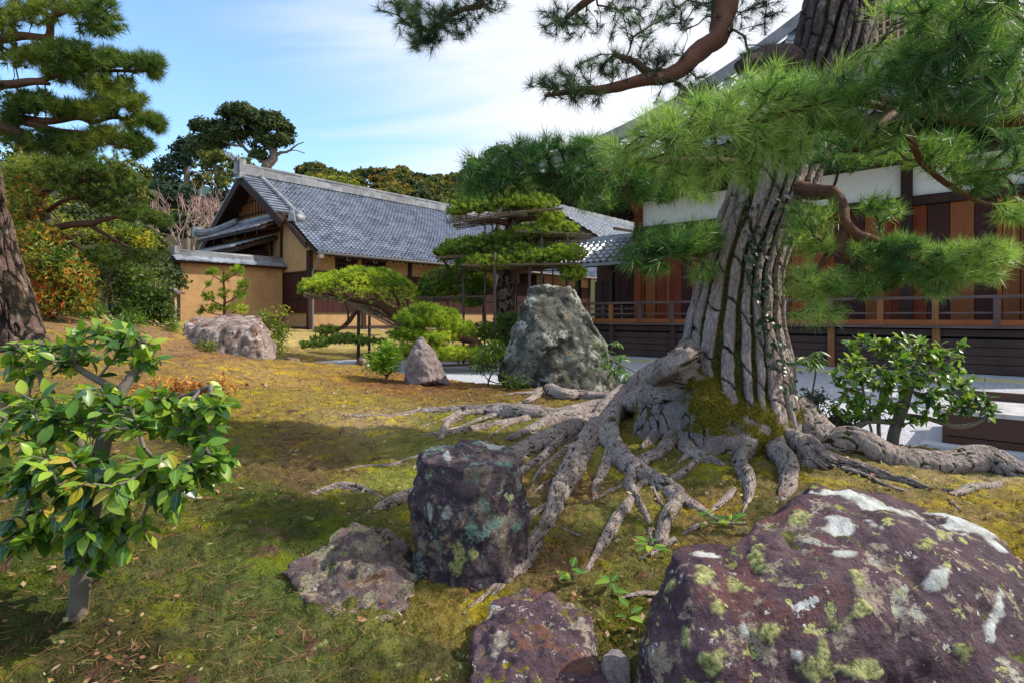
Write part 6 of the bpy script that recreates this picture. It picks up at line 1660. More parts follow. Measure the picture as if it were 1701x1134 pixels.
# young pine before the ochre wall
yp = thing('young_pine', np.append(P(373, 540, 11.0)[:2], .6), 'small thin yellow-green young pine in front of the ochre garden wall', 'pine tree')
nq = limb_set([[(373, 548, 11, 3), (372, 520, 11, 2.4), (374, 490, 11, 2), (371, 465, 11, 1.5), (374, 445, 11, 1)], [(373, 505, 11, 1.2), (395, 492, 11, 1), (412, 478, 11, .8)], [(373, 510, 11, 1.2), (350, 498, 11, 1), (336, 486, 11, .8)], [(372, 470, 11, 1), (352, 456, 11, .8), (346, 446, 11, .7)], [(372, 468, 11, 1), (392, 454, 11, .8), (400, 444, 11, .7)], [(373, 525, 11, 1), (400, 515, 11, .8)], [(373, 525, 11, 1), (345, 520, 11, .8)]], yp, M_branch, 5)
pine_foliage(yp, np.concatenate(nq), [(352, 450, 10, 5, 11, .12, 14), (394, 449, 12, 5, 11, .12, 18), (372, 462, 10, 6, 11, .1, 9), (345, 472, 8, 4, 11, .1, 6), (404, 472, 12, 6, 11, .15, 14), (400, 488, 14, 6, 11, .15, 14), (345, 492, 14, 6, 11, .15, 14), (372, 488, 14, 7, 11, .15, 12), (350, 512, 16, 6, 11, .15, 14), (395, 512, 18, 6, 11, .15, 16), (335, 518, 8, 4, 11, .1, 6), (372, 510, 12, 6, 11, .1, 9)], 26, .085, .0040, M_ndl_yel, (12, 80), .2, (.0, .8), .003, .008, 27, .5, 2, mul=2.0, ryk=1.5)

# ------------------------------------------------------------------ broad-leaved plants
def leaves_np(pos, d, nrm, L_, W_, fold=.25, jl=.35):
    n = len(pos); d = unit(d); y = unit(np.cross(nrm, d)); z = np.cross(d, y)
    ll = L_ * rng.uniform(1 - jl, 1 + jl, (n, 1)); ww = W_ * ll / L_
    a = pos; t = pos + d * ll - z * ll * .12
    l = pos + d * ll * .45 + y * ww / 2 + z * ww * fold; r = pos + d * ll * .45 - y * ww / 2 + z * ww * fold
    V = np.stack([a, l, t, r], 1).reshape(-1, 3); q = np.arange(n)[:, None] * 4
    F = np.stack([q + [0, 2, 1], q + [0, 3, 2]], 1).reshape(-1, 3)
    return V, F

def bush(name, label, cat, base, pads, L_, W_, mat, per=5, stems=None, step=.12, twig=.0015, tmax=.01, up=.5, tr=(.05, .95), seed=1, sc=3.0, jit=.2, group=None, root=None, droop=0.0, tm=None, whorl=.03):
    t = root or thing(name, base, label, cat, group)
    T_, ids = scatter(pads)
    nodes = [np.asarray(base, float)]
    if stems: nodes = np.concatenate(limb_set(stems, t, tm or M_branch, 6, 'stem'))
    sk = Skel(nodes).grow(T_, step, .12)
    Vt, Ft = sk.mesh(twig, tmax); obj('twigs', Vt, Ft, tm or M_twig, t, smooth=True, kind='stuff')
    dr = unit(sk.tipdirs(T_) + rng.normal(0, .3, T_.shape) + [0, 0, up])
    n = len(T_); pos = np.repeat(T_, per, 0) + rng.normal(0, whorl, (n * per, 3))
    d = unit(np.repeat(dr, per, 0) * .5 + rng.normal(0, .75, (n * per, 3)) + [0, 0, -droop])
    nr = unit(rng.normal(0, .45, (n * per, 3)) + [0, 0, 1.0])
    V, F = leaves_np(pos, d, nr, L_, W_)
    ti = np.clip(tr[0] + (tr[1] - tr[0]) * (.5 + .8 * fbm(T_ * sc, 2, seed)), 0, 1)
    ti = np.clip(np.repeat(ti, per) + rng.normal(0, jit, n * per), 0, 1)
    obj('leaves', V, F, mat, t, kind='stuff', attrs={'tint': np.repeat(ti, 4)})
    return t

M_red_leaf = mat_foliage('red_tipped_leaves', (.035, .11, .015), (.24, .28, .04), (.72, .25, .05), .3, .45, .35, odd=(.70, .10, .03))
M_yel_leaf = mat_foliage('yellow_leaves', (.05, .10, .012), (.20, .26, .025), (.52, .42, .03), .3, .45, .35)
M_green_leaf = mat_foliage('mid_green_leaves', (.014, .042, .010), (.055, .115, .018), (.16, .23, .03), .3, .42, .4)
M_bright_leaf = mat_foliage('bright_green_leaves', (.05, .14, .015), (.13, .27, .02), (.32, .44, .04), .35, .42, .35)
M_grey_leaf = mat_foliage('grey_green_leaves', (.05, .065, .050), (.13, .16, .13), (.26, .28, .24), .2, .5, .4)
M_dark_leaf = mat_foliage('dark_tree_leaves', (.016, .034, .012), (.045, .075, .018), (.13, .14, .030), .2, .6, .25)
M_dark2_leaf = mat_foliage('blue_green_tree_leaves', (.010, .026, .016), (.022, .052, .026), (.055, .090, .035), .2, .6, .25)
M_olive_leaf = mat_foliage('olive_tree_leaves', (.034, .050, .012), (.10, .12, .020), (.23, .22, .035), .2, .6, .2)
M_gold_leaf = mat_foliage('golden_forest_leaves', (.050, .050, .012), (.17, .13, .022), (.38, .26, .04), .2, .65, .2)
M_lit_leaf = mat_foliage('coppery_ground_leaves', (.12, .045, .018), (.42, .17, .05), (.70, .42, .08), .3, .5, .35)

def gb(px, Y):
    x = (px - 850.5) / FPX * Y
    return np.array([x, Y, max(0, gz(x, Y)[0])])
bush('photinia_shrub', 'large shrub with orange-red and yellow-green young leaves behind the leaning pine', 'shrub', gb(90, 8.0), [(60, 400, 40, 28, 8.0, .4, 150), (40, 340, 30, 30, 8.2, .4, 90), (75, 440, 54, 26, 7.8, .4, 240), (110, 465, 46, 26, 7.8, .4, 240), (90, 500, 54, 20, 7.8, .4, 190), (130, 490, 24, 24, 7.8, .3, 100)], .085, .030, M_red_leaf, 9, up=.8, step=.3, twig=.004, tmax=.02, jit=.24, whorl=.06)
bush('yellow_shrub', 'yellow-leaved shrub rising behind the smaller crooked pine', 'shrub', gb(180, 10.5), [(50, 350, 46, 22, 10.5, .5, 110), (190, 390, 46, 14, 10.5, .5, 110), (230, 400, 26, 10, 10.5, .3, 50), (100, 385, 40, 16, 10.5, .5, 70), (30, 300, 40, 40, 11, .5, 80)], .09, .035, M_yel_leaf, 8, up=.6, step=.3, twig=.004, tmax=.02, whorl=.07)
bush('green_shrub', 'broad dark green evergreen shrub beside the notice post', 'shrub', gb(230, 10.6), [(215, 470, 40, 36, 10.8, .5, 220), (250, 500, 32, 26, 10.5, .4, 200), (225, 520, 40, 16, 10.3, .4, 160), (270, 520, 20, 14, 10.4, .3, 70), (180, 450, 30, 24, 11, .4, 100)], .08, .034, M_green_leaf, 9, up=.6, step=.3, twig=.004, tmax=.02, tr=(.1, 1.0), whorl=.06)
bush('bare_twiggy_shrub', 'brownish thin-leaved twiggy shrub between the red-tipped and the dark green shrubs', 'shrub', gb(170, 10.2), [(165, 470, 36, 34, 10.6, .5, 160), (150, 510, 30, 16, 10.2, .4, 90), (140, 440, 20, 20, 10.8, .4, 60)], .05, .02, M_olive_leaf, 4, up=.3, step=.3, twig=.004, tmax=.02, whorl=.05)
bush('low_clipped_shrub', 'low bright mound of foliage at the far edge of the slope, left', 'shrub', gb(135, 9.0), [(140, 515, 36, 10, 9, .4, 160), (215, 532, 30, 9, 9.4, .4, 90), (285, 543, 14, 6, 10, .2, 30)], .05, .022, M_bright_leaf, 7, up=.6, step=.3, twig=.003, whorl=.05, tr=(0, .7))
bush('variegated_shrub', 'pale small-leaved shrub right of the long low boulder', 'shrub', gb(452, 8.2), [(445, 530, 20, 14, 8.2, .25, 46), (460, 555, 22, 16, 8.2, .25, 60), (470, 515, 8, 6, 8.2, .1, 7), (455, 580, 18, 10, 8.0, .2, 36)], .055, .022, M_yel_leaf, 7, up=.6, step=.2, tr=(.1, .6), whorl=.04)
bush('seedling_shrub', 'small leafy plant growing at the foot of the long low boulder', 'plant', gb(350, 6.4), [(348, 572, 14, 11, 6.4, .1, 22), (335, 575, 10, 6, 6.4, .1, 9)], .04, .018, M_yel_leaf, 6, up=.6, step=.1, tr=(.0, .5), whorl=.03)
bush('fresh_green_shrub', 'bright green bushy plant left of the pointed pinkish stone', 'plant', gb(640, 5.35), [(640, 600, 26, 20, 5.35, .14, 90), (645, 580, 14, 8, 5.35, .08, 22), (625, 605, 14, 12, 5.3, .1, 26)], .060, .014, M_bright_leaf, 9, up=.7, step=.08, tr=(.2, 1.0), whorl=.025)
bush('dark_leafy_plant', 'dark leafy plant at the left foot of the tall standing stone', 'plant', gb(810, 5.0), [(805, 605, 20, 16, 5.0, .12, 26), (815, 580, 14, 10, 5.05, .1, 14), (850, 636, 26, 8, 4.8, .1, 14)], .060, .016, M_green_leaf, 8, up=.6, step=.08, tr=(.1, .9), whorl=.025)
bush('copper_leaf_cover', 'patch of coppery and yellow low leaves on the moss behind the left camellia', 'ground plant', G(300, 665), [(300, 655, 50, 12, 3.25, .2, 190), (345, 664, 22, 18, 3.1, .15, 120), (260, 662, 40, 12, 3.1, .2, 100), (372, 640, 16, 5, 3.6, .1, 16), (335, 692, 20, 8, 2.95, .1, 34)], .034, .016, M_lit_leaf, 6, up=.6, step=.06, tr=(.1, 1.0), whorl=.03, jit=.25)
bush('grey_leaved_shrub', 'grey-green small-leaved shrub between the moss cushion and the right camellia', 'shrub', G(1345, 735), [(1340, 690, 28, 26, 3.0, .14, 120), (1370, 710, 28, 22, 3.05, .14, 110), (1355, 735, 26, 12, 2.95, .1, 50), (1400, 700, 20, 18, 3.1, .1, 50), (1350, 665, 24, 10, 3.1, .1, 40)], .026, .012, M_grey_leaf, 8, up=.3, step=.06, tr=(.0, 1.0), whorl=.018)

# willow-leaved plants: every leaf its own piece
def leaf_plant(name, label, cat, base, tips, per, meshes, s=(.7, 1.2), stems=True, droop=.3, group=None, r0=.0016, hang=0.0, step=.05):
    t = thing(name, base, label, cat, group)
    T_ = np.array(tips); sk = Skel([np.asarray(base, float)]).grow(T_, step, .1)
    Vt, Ft = sk.mesh(r0, .008, 5); obj('stem', Vt, Ft, M_gstem, t, smooth=True)
    dr = sk.tipdirs(T_)
    for q in range(len(T_)):
        for k in range(per):
            a = 2 * math.pi * k / per + rng.uniform(0, .6)
            d = np.array([math.cos(a), math.sin(a), rng.uniform(-.5, .5) - droop]) + dr[q] * .35
            put_leaf('leaf', meshes[rng.integers(0, len(meshes))], T_[q] - dr[q] * rng.uniform(0, .03), d, (rng.normal(0, .25), rng.normal(0, .25) - .1, 1), rng.uniform(*s), t)
    return t
M_gstem = mat_plain('green_brown_stem', (.12, .10, .05), .7, .3, 30, .3)
M_lf_b = leaf_mat('long_green_leaf', (.035, .105, .012), (.12, .24, .025), (.16, .27, .06), .38)
wil = [leaf_mesh('long_leaf', .085, .017, M_lf_b, .25, .3, 4, 1.0), leaf_mesh('long_leaf', .07, .014, M_lf_b, .45, .3, 4, 1.0)]
def tipbox(cx, cy, rx, ry, Y, n): return [P(cx + rng.uniform(-1, 1) * rx, cy + rng.uniform(-1, 1) * ry, Y + rng.uniform(-.1, .1)) for _ in range(n)]
leaf_plant('willow_leaf_shrub', 'long-leaved green shrub at the right foot of the tall standing stone', 'shrub', G(1030, 648), tipbox(1010, 590, 24, 24, 4.5, 16) + tipbox(1030, 625, 22, 14, 4.4, 8), 7, wil)
bs = P(1340, 690, 3.05)
leaf_plant('willow_leaf_shrub', 'drooping long-leaved shrub just right of the big pine trunk', 'shrub', [bs[0], bs[1], gz(bs[0], bs[1])[0]], tipbox(1335, 590, 30, 9, 2.9, 12), 8, [wil[0]], (.55, .85), droop=.5)

# camellias: leaves as separate pieces
M_cl1 = leaf_mat('camellia_leaf_green', (.030, .095, .014), (.110, .240, .028), (.24, .38, .09), .32)
M_cl2 = leaf_mat('camellia_leaf_light', (.12, .24, .016), (.30, .44, .035), (.34, .44, .10), .32)
M_cl3 = leaf_mat('camellia_leaf_yellow', (.24, .26, .02), (.50, .36, .03), (.42, .46, .12), .35, spot=(.34, .14, .03))
M_cl4 = leaf_mat('camellia_leaf_dark', (.010, .042, .020), (.028, .090, .032), (.08, .15, .07), .24)
def cam_set(L_, W_): return [leaf_mesh('camellia_leaf', L_, W_, m_, c_, .22, 7, .80) for m_ in (M_cl1, M_cl1, M_cl2, M_cl4, M_cl4, M_cl3) for c_ in (.12, .32)]
M_cbark = mat_plain('smooth_grey_bark', (.15, .13, .105), .75, .3, 25, .35, .5)

M_cam_rear = mat_foliage('camellia_leaves', (.020, .075, .018), (.11, .24, .028), (.34, .44, .05), .35, .36, .45)
def camellia(label, base, limbs_, pads, per, L_, W_, wts, sc_=(.6, 1.15), up=.2, r0=.0016, nstuff=None, step=.05, pk=1.0):
    pads = [(a, b, c * 1.08, d * 1.12, e, f, int(g_ * pk)) for a, b, c, d, e, f, g_ in pads]
    t = thing('camellia', base, label, 'shrub')
    nodes = np.concatenate(limb_set(limbs_, t, M_cbark, 10))
    T_, ids = scatter(pads)
    sk = Skel(nodes).grow(T_, step, .12)
    Vt, Ft = sk.mesh(r0, .008, 5); obj('twigs', Vt, Ft, M_cbark, t, smooth=True, kind='stuff')
    dr = sk.tipdirs(T_); ms = cam_set(L_, W_); cen = T_.mean(0)
    L0 = []
    for q in range(len(T_)):
        for k in range(per):
            a = 2.4 * k + rng.uniform(0, 2)
            e = unit(np.cross(dr[q], [0, 0, 1.0]) + 1e-6); f = np.cross(dr[q], e)
            d = (math.cos(a) * e + math.sin(a) * f) * .8 + dr[q] * .6 + unit(T_[q] - cen) * .25 + np.array([0, 0, rng.uniform(-.35, .25)])
            L0.append((T_[q] - dr[q] * rng.uniform(0, .045), d))
    L0.sort(key=lambda x: x[0][1])
    for i_, (p_, d) in enumerate(L0[:300]):
        w = rng.choice(len(wts), p=wts)
        put_leaf('leaf', ms[w * 2 + rng.integers(0, 2)], p_, d, (rng.normal(0, .35), rng.normal(0, .35) - .25, 1), rng.uniform(*sc_), t)
    if len(L0) > 300:
        pp = np.array([x[0] for x in L0[300:]]); dd = np.array([x[1] for x in L0[300:]])
        VV, FF, TT = [], [], []
        nr = unit(rng.normal(0, .35, (len(pp), 3)) + [0, -.2, 1])
        d = unit(dd); y = unit(np.cross(nr, d)); z = np.cross(d, y); s_ = rng.uniform(.6, 1.1, (len(pp), 1, 1))
        me = ms[0]; tv = np.empty(len(me.vertices) * 3); me.vertices.foreach_get('co', tv); tv = tv.reshape(-1, 3)
        tf = np.empty(len(me.polygons) * 4, dtype=np.int32); me.polygons.foreach_get('vertices', tf); tf = tf.reshape(-1, 4)
        V = pp[:, None] + s_ * (tv[None, :, 0:1] * d[:, None] + tv[None, :, 1:2] * y[:, None] + tv[None, :, 2:3] * z[:, None])
        F = (np.arange(len(pp))[:, None, None] * len(tv) + tf[None]).reshape(-1, 4)
        ti = np.clip(rng.normal(.5, .25, len(pp)), 0, 1)
        obj('leaves', V.reshape(-1, 3), F, M_cam_rear, t, kind='stuff', smooth=True, attrs={'tint': np.repeat(ti, len(tv))})
    return t
b0 = G(122, 1036)
camellia('glossy-leaved camellia with yellowing leaves on one grey stem in the left foreground', b0,
         [[(121, 1044, 1.23, 19), (123, 1032, 1.23, 16), (126, 1000, 1.23, 15), (132, 940, 1.23, 15), (140, 880, 1.24, 15), (150, 830, 1.25, 15), (165, 760, 1.28, 13), (180, 700, 1.32, 11), (200, 650, 1.36, 9), (235, 600, 1.4, 6), (240, 560, 1.4, 4)],
          [(160, 780, 1.28, 9), (120, 720, 1.3, 8), (80, 660, 1.35, 6), (60, 600, 1.4, 4)], [(175, 710, 1.32, 7), (240, 680, 1.32, 5), (300, 660, 1.32, 4), (350, 640, 1.3, 3)],
          [(150, 830, 1.25, 8), (90, 810, 1.2, 6), (30, 800, 1.18, 5), (-30, 790, 1.15, 4)], [(160, 790, 1.27, 8), (220, 780, 1.22, 6), (270, 760, 1.2, 5), (310, 770, 1.2, 3)], [(200, 650, 1.36, 6), (130, 610, 1.4, 5), (110, 580, 1.42, 3)]],
         [(60, 600, 60, 36, 1.42, .12, 20), (170, 570, 60, 36, 1.42, .1, 20), (230, 590, 40, 36, 1.4, .1, 12), (60, 690, 80, 50, 1.3, .14, 30), (170, 690, 80, 50, 1.25, .14, 30), (270, 690, 60, 40, 1.28, .1, 22), (335, 690, 46, 40, 1.26, .08, 18), (350, 760, 34, 50, 1.22, .08, 14), (60, 790, 80, 56, 1.15, .12, 26), (170, 800, 80, 50, 1.12, .12, 26), (270, 800, 60, 44, 1.16, .1, 20), (80, 880, 80, 40, 1.1, .08, 18), (190, 880, 60, 34, 1.14, .08, 12), (10, 900, 40, 40, 1.08, .05, 7), (-40, 750, 60, 120, 1.2, .12, 20), (130, 930, 60, 16, 1.12, .05, 5)],
         4, .041, .0225, [.22, .12, .36, .11, .04, .15], pk=2.1)
b1 = G(1483, 742)
camellia('round-crowned camellia on the mound edge before the gravel at the right', b1,
         [[(1480, 748, 3.05, 10), (1487, 715, 3.05, 9), (1500, 680, 3.05, 9), (1510, 650, 3.05, 7), (1520, 620, 3.05, 5), (1530, 590, 3.05, 3)], [(1490, 700, 3.05, 5), (1440, 700, 3.0, 4), (1405, 718, 3.0, 5)], [(1410, 716, 3.0, 5), (1450, 690, 3.05, 5), (1480, 640, 3.1, 4), (1500, 600, 3.1, 3)],
          [(1500, 690, 3.05, 5), (1540, 695, 3.0, 4), (1590, 708, 2.95, 4), (1625, 700, 2.9, 3), (1645, 685, 2.9, 2)], [(1462, 744, 3.05, 3), (1460, 700, 3.05, 3), (1465, 640, 3.1, 2)], [(1455, 742, 3.0, 2), (1440, 680, 3.0, 2), (1430, 620, 3.05, 2)]],
         [(1440, 570, 34, 16, 3.1, .12, 22), (1500, 575, 50, 18, 3.1, .15, 34), (1560, 590, 46, 18, 3.05, .15, 26), (1420, 620, 40, 26, 3.0, .15, 40), (1490, 620, 60, 28, 3.0, .18, 60), (1570, 630, 50, 26, 3.0, .15, 46), (1410, 670, 34, 26, 3.0, .12, 34), (1470, 670, 50, 22, 3.0, .15, 34), (1560, 670, 50, 20, 2.95, .12, 34), (1610, 665, 36, 20, 2.9, .1, 20), (1645, 680, 16, 10, 2.88, .05, 7), (1525, 700, 18, 12, 2.95, .05, 5), (1600, 570, 14, 4, 3.0, .05, 2)],
         4, .050, .026, [.26, .16, .20, .22, .11, .05], (.55, 1.1), step=.07, pk=1.2)

# little seedlings in the moss
sm = cam_set(.032, .016)
for k, (px, py, n, lab) in enumerate([(950, 975, 5, 'tiny green seedling on the moss below the cut root'), (1015, 1000, 5, 'tiny light seedling next to a thin dark root'), (1045, 1045, 4, 'tiny dark-leaved seedling beside the large boulder'), (1080, 925, 9, 'leafy seedlings at the left shoulder of the large boulder'), (1215, 880, 9, 'low green sprigs behind the crest of the large boulder'), (1175, 880, 6, 'pale green sprig in the moss left of the sprigs by the large boulder')]):
    g0 = G(px, py); t = thing('seedling', g0, lab, 'seedling', 'seedlings in the moss')
    m = MB(); m.tube([g0, g0 + [.004, 0, .05]], .0012, 4); m.obj('stem', M_gstem, t)
    for q in range(n):
        a = 2 * math.pi * q / n + k; r = .012 if n < 7 else rng.uniform(.01, .05)
        put_leaf('leaf', sm[(q % 3) * 2 + k % 2], g0 + [math.cos(a) * r * .4, math.sin(a) * r * .4, rng.uniform(.02, .05)], (math.cos(a), math.sin(a), .3), (0, -.2, 1), rng.uniform(.8, 1.3), t)

# ------------------------------------------------------------------ far trees and the wooded hills
def clump_leaves(blobs, n_sub, per, size, sub=.30):
    """Leaf clumps gathered in sub-clusters on each blob."""
    out, nr, ti = [], [], []
    for (cx, cy, rx, ry, Y, rY, dens) in blobs:
        c = P(cx, cy, Y); e = np.array([rx / FPX * Y, rY, ry / FPX * Y])
        m = int(n_sub * dens)
        u = unit(rng.normal(size=(m, 3))); u[:, 2] = np.where(u[:, 2] < -.35, -u[:, 2], u[:, 2]); rad = rng.uniform(.62, 1.0, (m, 1))
        sc_ = c + u * rad * e
        for q in range(m):
            s = unit(rng.normal(size=(per, 3))) * (rng.random((per, 1)) ** .4) * e.min() * sub * rng.uniform(.7, 1.3)
            s[:, 2] *= .65
            out.append(sc_[q] + s); nr.append(unit(u[q] + .8 * unit(s) + [0, 0, .3])); ti.append(np.full(per, rng.normal(0, .16)) + .12 * s[:, 2] / (e.min() * sub))
    pos = np.concatenate(out); nn = unit(np.concatenate(nr) + rng.normal(0, .45, pos.shape)); ti = np.concatenate(ti)
    d = unit(np.cross(nn, rng.normal(size=pos.shape)))
    V, F = leaves_np(pos, d, nn, size, size * .8, .1)
    return V, F, np.repeat(np.clip(.45 + ti + rng.normal(0, .10, len(ti)), 0, 1), 4)

def far_tree(name, label, blobs, mat, n_sub=26, per=26, size=.28, trunk=None, limbs_=(), group=None, sub=.30, cat='tree'):
    cx, cy, Y = blobs[0][0], blobs[0][1], blobs[0][4]
    bx_ = trunk[0][0] if trunk else cx
    base = P(bx_, 525, Y); base[2] = .0
    t = thing(name, base, label, cat, group)
    V, F, ti = clump_leaves(blobs, n_sub, per, size, sub)
    obj('crown', V, F, mat, t, attrs={'tint': ti}, kind='stuff')
    tr_ = trunk or [(bx_, 540, Y, 6), (bx_, cy, Y, 4)]
    limb_set([tr_], t, M_bark_far, 8, 'trunk')
    if limbs_: limb_set(limbs_, t, M_bark_far, 6, 'limb')
    return t
M_bark_far = mat_plain('grey_brown_bark', (.16, .125, .10), .85, .2, 8, .3)
far_tree('broadleaf_tree', 'tall spreading tree with bare crooked limbs rising behind the gable of the tiled hall', [
    (385, 195, 22, 20, 56, 1.6, 1.0), (405, 188, 22, 14, 56, 1.5, .9), (425, 200, 24, 16, 56, 1.6, 1.0), (455, 215, 24, 20, 56, 1.6, 1.2), (440, 240, 26, 16, 56, 1.6, 1.0), (470, 235, 16, 14, 56, 1.2, .7), (340, 215, 20, 16, 57, 1.5, .9), (365, 215, 18, 14, 57, 1.4, .7), (350, 240, 26, 16, 57, 1.6, .9), (395, 225, 16, 10, 56, 1.2, .4), (480, 218, 12, 10, 56, 1, .35), (430, 260, 20, 10, 56, 1.2, .5), (415, 215, 34, 18, 56, 1.6, 1.0), (375, 230, 28, 18, 56.5, 1.6, .9), (450, 200, 26, 14, 56, 1.5, .8), (340, 250, 30, 20, 57, 1.6, .9)], M_dark_leaf, 62, 26, .26,
    [(436, 520, 56, 9), (438, 330, 56, 9), (440, 285, 56, 9), (446, 270, 56, 8), (455, 262, 56, 7), (452, 245, 56, 6), (440, 225, 56, 4), (410, 205, 56, 3), (395, 190, 56, 2)],
    [[(455, 262, 56, 4), (462, 256, 56, 3), (478, 252, 56, 2), (492, 242, 56, 1.2), (505, 236, 56, .8)], [(445, 272, 56, 4), (425, 262, 56, 3), (405, 245, 56, 2.4), (392, 222, 56, 2), (385, 200, 56, 1.2)], [(478, 252, 56, 1.2), (490, 250, 56, .8), (506, 255, 56, .6)], [(405, 245, 56, 2), (380, 238, 56, 1.5), (350, 225, 56, 1)]], sub=.46)
far_tree('broadleaf_tree', 'dark blue-green evergreen tree left of the tall spreading tree', [(310, 255, 30, 24, 60, 2, 1.1), (290, 280, 30, 26, 60, 2, 1.2), (335, 270, 26, 24, 60, 2, 1), (320, 240, 20, 14, 60, 1.5, .6), (275, 300, 30, 30, 60, 2, 1.2)], M_dark2_leaf, 34, 26, .30)
far_tree('broadleaf_tree', 'rounded olive-green tree directly behind the gable of the tiled hall', [(360, 275, 34, 22, 52, 2, 1.3), (385, 310, 30, 26, 52, 2, 1.2), (350, 310, 34, 24, 52, 2, 1.2), (400, 280, 24, 18, 53, 1.5, .8)], M_olive_leaf, 34, 26, .27, limbs_=[[(370, 330, 51, 2), (350, 300, 50.5, 2), (320, 285, 50.5, 1.2)], [(352, 345, 50, 2), (375, 335, 49.7, 2), (392, 322, 49.5, 1.5)]])
far_tree('broadleaf_tree', 'dark evergreen tree low behind the bare pinkish tree', [(270, 330, 40, 30, 50, 2.4, 1.4), (310, 340, 36, 26, 50, 2.4, 1.3), (250, 370, 40, 30, 49, 2.4, 1.2), (360, 345, 40, 22, 52, 2, 1.1), (300, 380, 50, 26, 49, 2, 1.2)], M_dark2_leaf, 36, 26, .30)
far_tree('broadleaf_tree', 'dense green tree rising behind the two left pines', [(40, 280, 50, 50, 34, 3, 1.4), (120, 300, 50, 40, 34, 3, 1.4), (190, 320, 40, 36, 36, 3, 1.2), (20, 360, 50, 50, 32, 3, 1.3), (220, 290, 22, 22, 40, 2, .6)], M_olive_leaf, 60, 26, .20)
far_tree('broadleaf_tree', 'dark tree low behind the second left pine', [(110, 380, 60, 50, 28, 2, 1.6), (190, 400, 60, 40, 28, 2, 1.5), (60, 440, 60, 50, 26, 2, 1.3), (150, 460, 60, 40, 24, 2, 1.4), (240, 420, 30, 40, 30, 2, 1.0), (250, 470, 40, 40, 26, 2, 1.0)], M_dark_leaf, 60, 26, .18)
far_tree('broadleaf_tree', 'small bright yellow-green tree behind the roof ridge of the tiled hall', [(545, 300, 26, 6, 62, 1.5, .8), (570, 304, 26, 6, 62, 1.5, .8), (520, 296, 20, 6, 62, 1.5, .5)], M_yel_leaf, 24, 22, .28)
far_tree('broadleaf_tree', 'leafy round tree behind the top tier of the trained pine', [(830, 262, 28, 20, 24, .8, 1.3), (870, 262, 30, 18, 24, .8, 1.3), (800, 285, 30, 20, 24, .8, 1.2), (850, 290, 50, 22, 24, .8, 1.6), (905, 275, 24, 14, 24, .7, .7), (785, 320, 24, 16, 24, .7, .8), (780, 345, 20, 14, 24, .6, .5)], M_green_leaf, 40, 30, .12, sub=.34)

# bare pinkish tree
bt = thing('bare_tree', np.append(P(325, 525, 42)[:2], 0), 'leafless pinkish grey tree with fine twigs behind the garden wall', 'tree')
M_pink = mat_plain('pinkish_bare_twigs', (.36, .24, .21), .85, .2, 5, .3)
mbt = MB(); segs = []
def grow_bare(p, d, L_, r, lev):
    q = p + d * L_ + np.array([0, 0, .04 * L_])
    segs.append((p, q, r, r * .7, lev))
    if lev >= 6: return
    for _ in range(3 if lev in (1, 2, 4) else 2):
        dd = unit(d + rng.normal(0, .42, 3) + np.array([0, 0, .10]))
        grow_bare(q, dd, L_ * rng.uniform(.62, .86), r * .66, lev + 1)
for (x0, dx) in ((322, 0), (318, -.5), (330, .5), (300, -.3), (345, .3)):
    grow_bare(P(x0, 450, 42), unit(np.array([dx, 0, 1.0])), 1.7, .10, 1)
for lo, hi, nm in ((1, 4, 'branch'), (4, 9, 'twigs')):
    m = MB()
    for p, q, a, b, lv in segs:
        if lo <= lv < hi:
            V, F, _ = tube([p, q], [a, b], 4 if lv < 4 else 3); m.add(V, F)
    m.obj(nm, M_pink, bt, **({'kind': 'stuff'}))

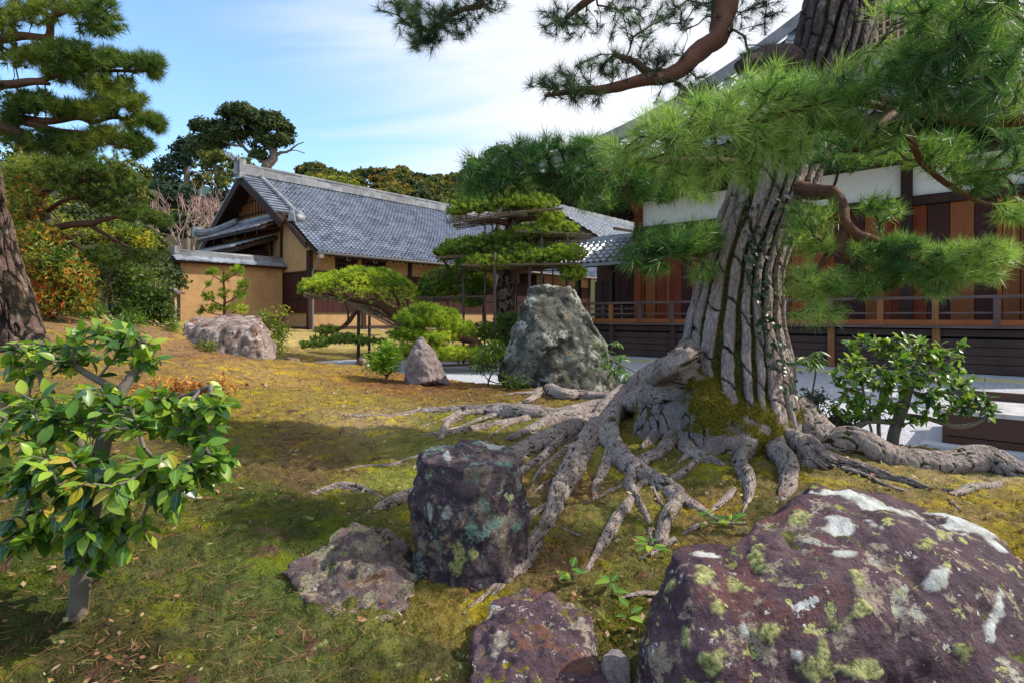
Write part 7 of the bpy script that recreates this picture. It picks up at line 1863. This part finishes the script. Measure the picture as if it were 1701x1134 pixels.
# hills
def hill(name, prof, Y, depth, mat):
    xs = np.array([p_[0] for p_ in prof]); 
    n = 60; X = np.linspace(xs[0], xs[-1], n); Zp = np.interp(X, xs, [p_[1] for p_ in prof])
    V = []
    for j, f in enumerate(np.linspace(0, 1, 8)):
        for i in range(n):
            p = P(X[i], Zp[i], Y); V.append([p[0] * (1 + f * .2), Y - depth * (1 - math.sin(f * math.pi / 2)) * .8 + depth * .0, (p[2]) * math.sin(f * math.pi / 2) - 3])
    V = np.array(V); i = (np.arange(7)[:, None] * n + np.arange(n - 1)[None]).ravel()
    obj(name, V, np.stack([i, i + 1, i + n + 1, i + n], -1), mat, kind='structure', base=(0, 0, 0), smooth=True)
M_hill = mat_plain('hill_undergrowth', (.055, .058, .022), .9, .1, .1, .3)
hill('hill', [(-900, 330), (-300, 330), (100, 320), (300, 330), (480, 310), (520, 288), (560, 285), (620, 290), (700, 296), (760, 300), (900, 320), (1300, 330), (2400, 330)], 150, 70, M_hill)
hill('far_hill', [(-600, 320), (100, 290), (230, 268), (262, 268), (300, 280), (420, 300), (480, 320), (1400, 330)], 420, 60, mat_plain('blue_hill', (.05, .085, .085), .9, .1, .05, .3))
def canopy(name, label, rows, mats_, Y0):
    blobs = {0: [], 1: [], 2: []}
    for (x0, x1, y0, y1, n, Ya, Yb) in rows:
        for _ in range(n):
            f = rng.random(); x = rng.uniform(x0, x1); y = y0 + (y1 - y0) * f
            y += 5 * math.sin(x * .045) + rng.uniform(-3, 3)
            Y = Yb + (Ya - Yb) * f; r = rng.uniform(9, 17)
            blobs[int(rng.integers(0, 3))].append((x, y, r, r * .75, Y, r / FPX * Y, 1))
    t = thing(name, P(620, 530, Y0) * [1, 1, 0], label, 'forest'); t['kind'] = 'stuff'
    for k in blobs:
        V, F, ti = clump_leaves(blobs[k], 26, 20, .62, .34)
        obj('canopy', V, F, mats_[k], t, attrs={'tint': ti}, kind='stuff')
canopy('wooded_hillside', 'golden brown and green wooded hillside beyond the tiled hall', [(500, 660, 286, 340, 110, 110, 145), (640, 790, 294, 350, 130, 110, 145), (620, 700, 300, 330, 20, 112, 140), (420, 520, 300, 340, 20, 112, 140), (780, 1060, 300, 350, 70, 112, 145), (-60, 300, 300, 360, 40, 112, 145)], [M_gold_leaf, M_olive_leaf, M_dark_leaf], 130)
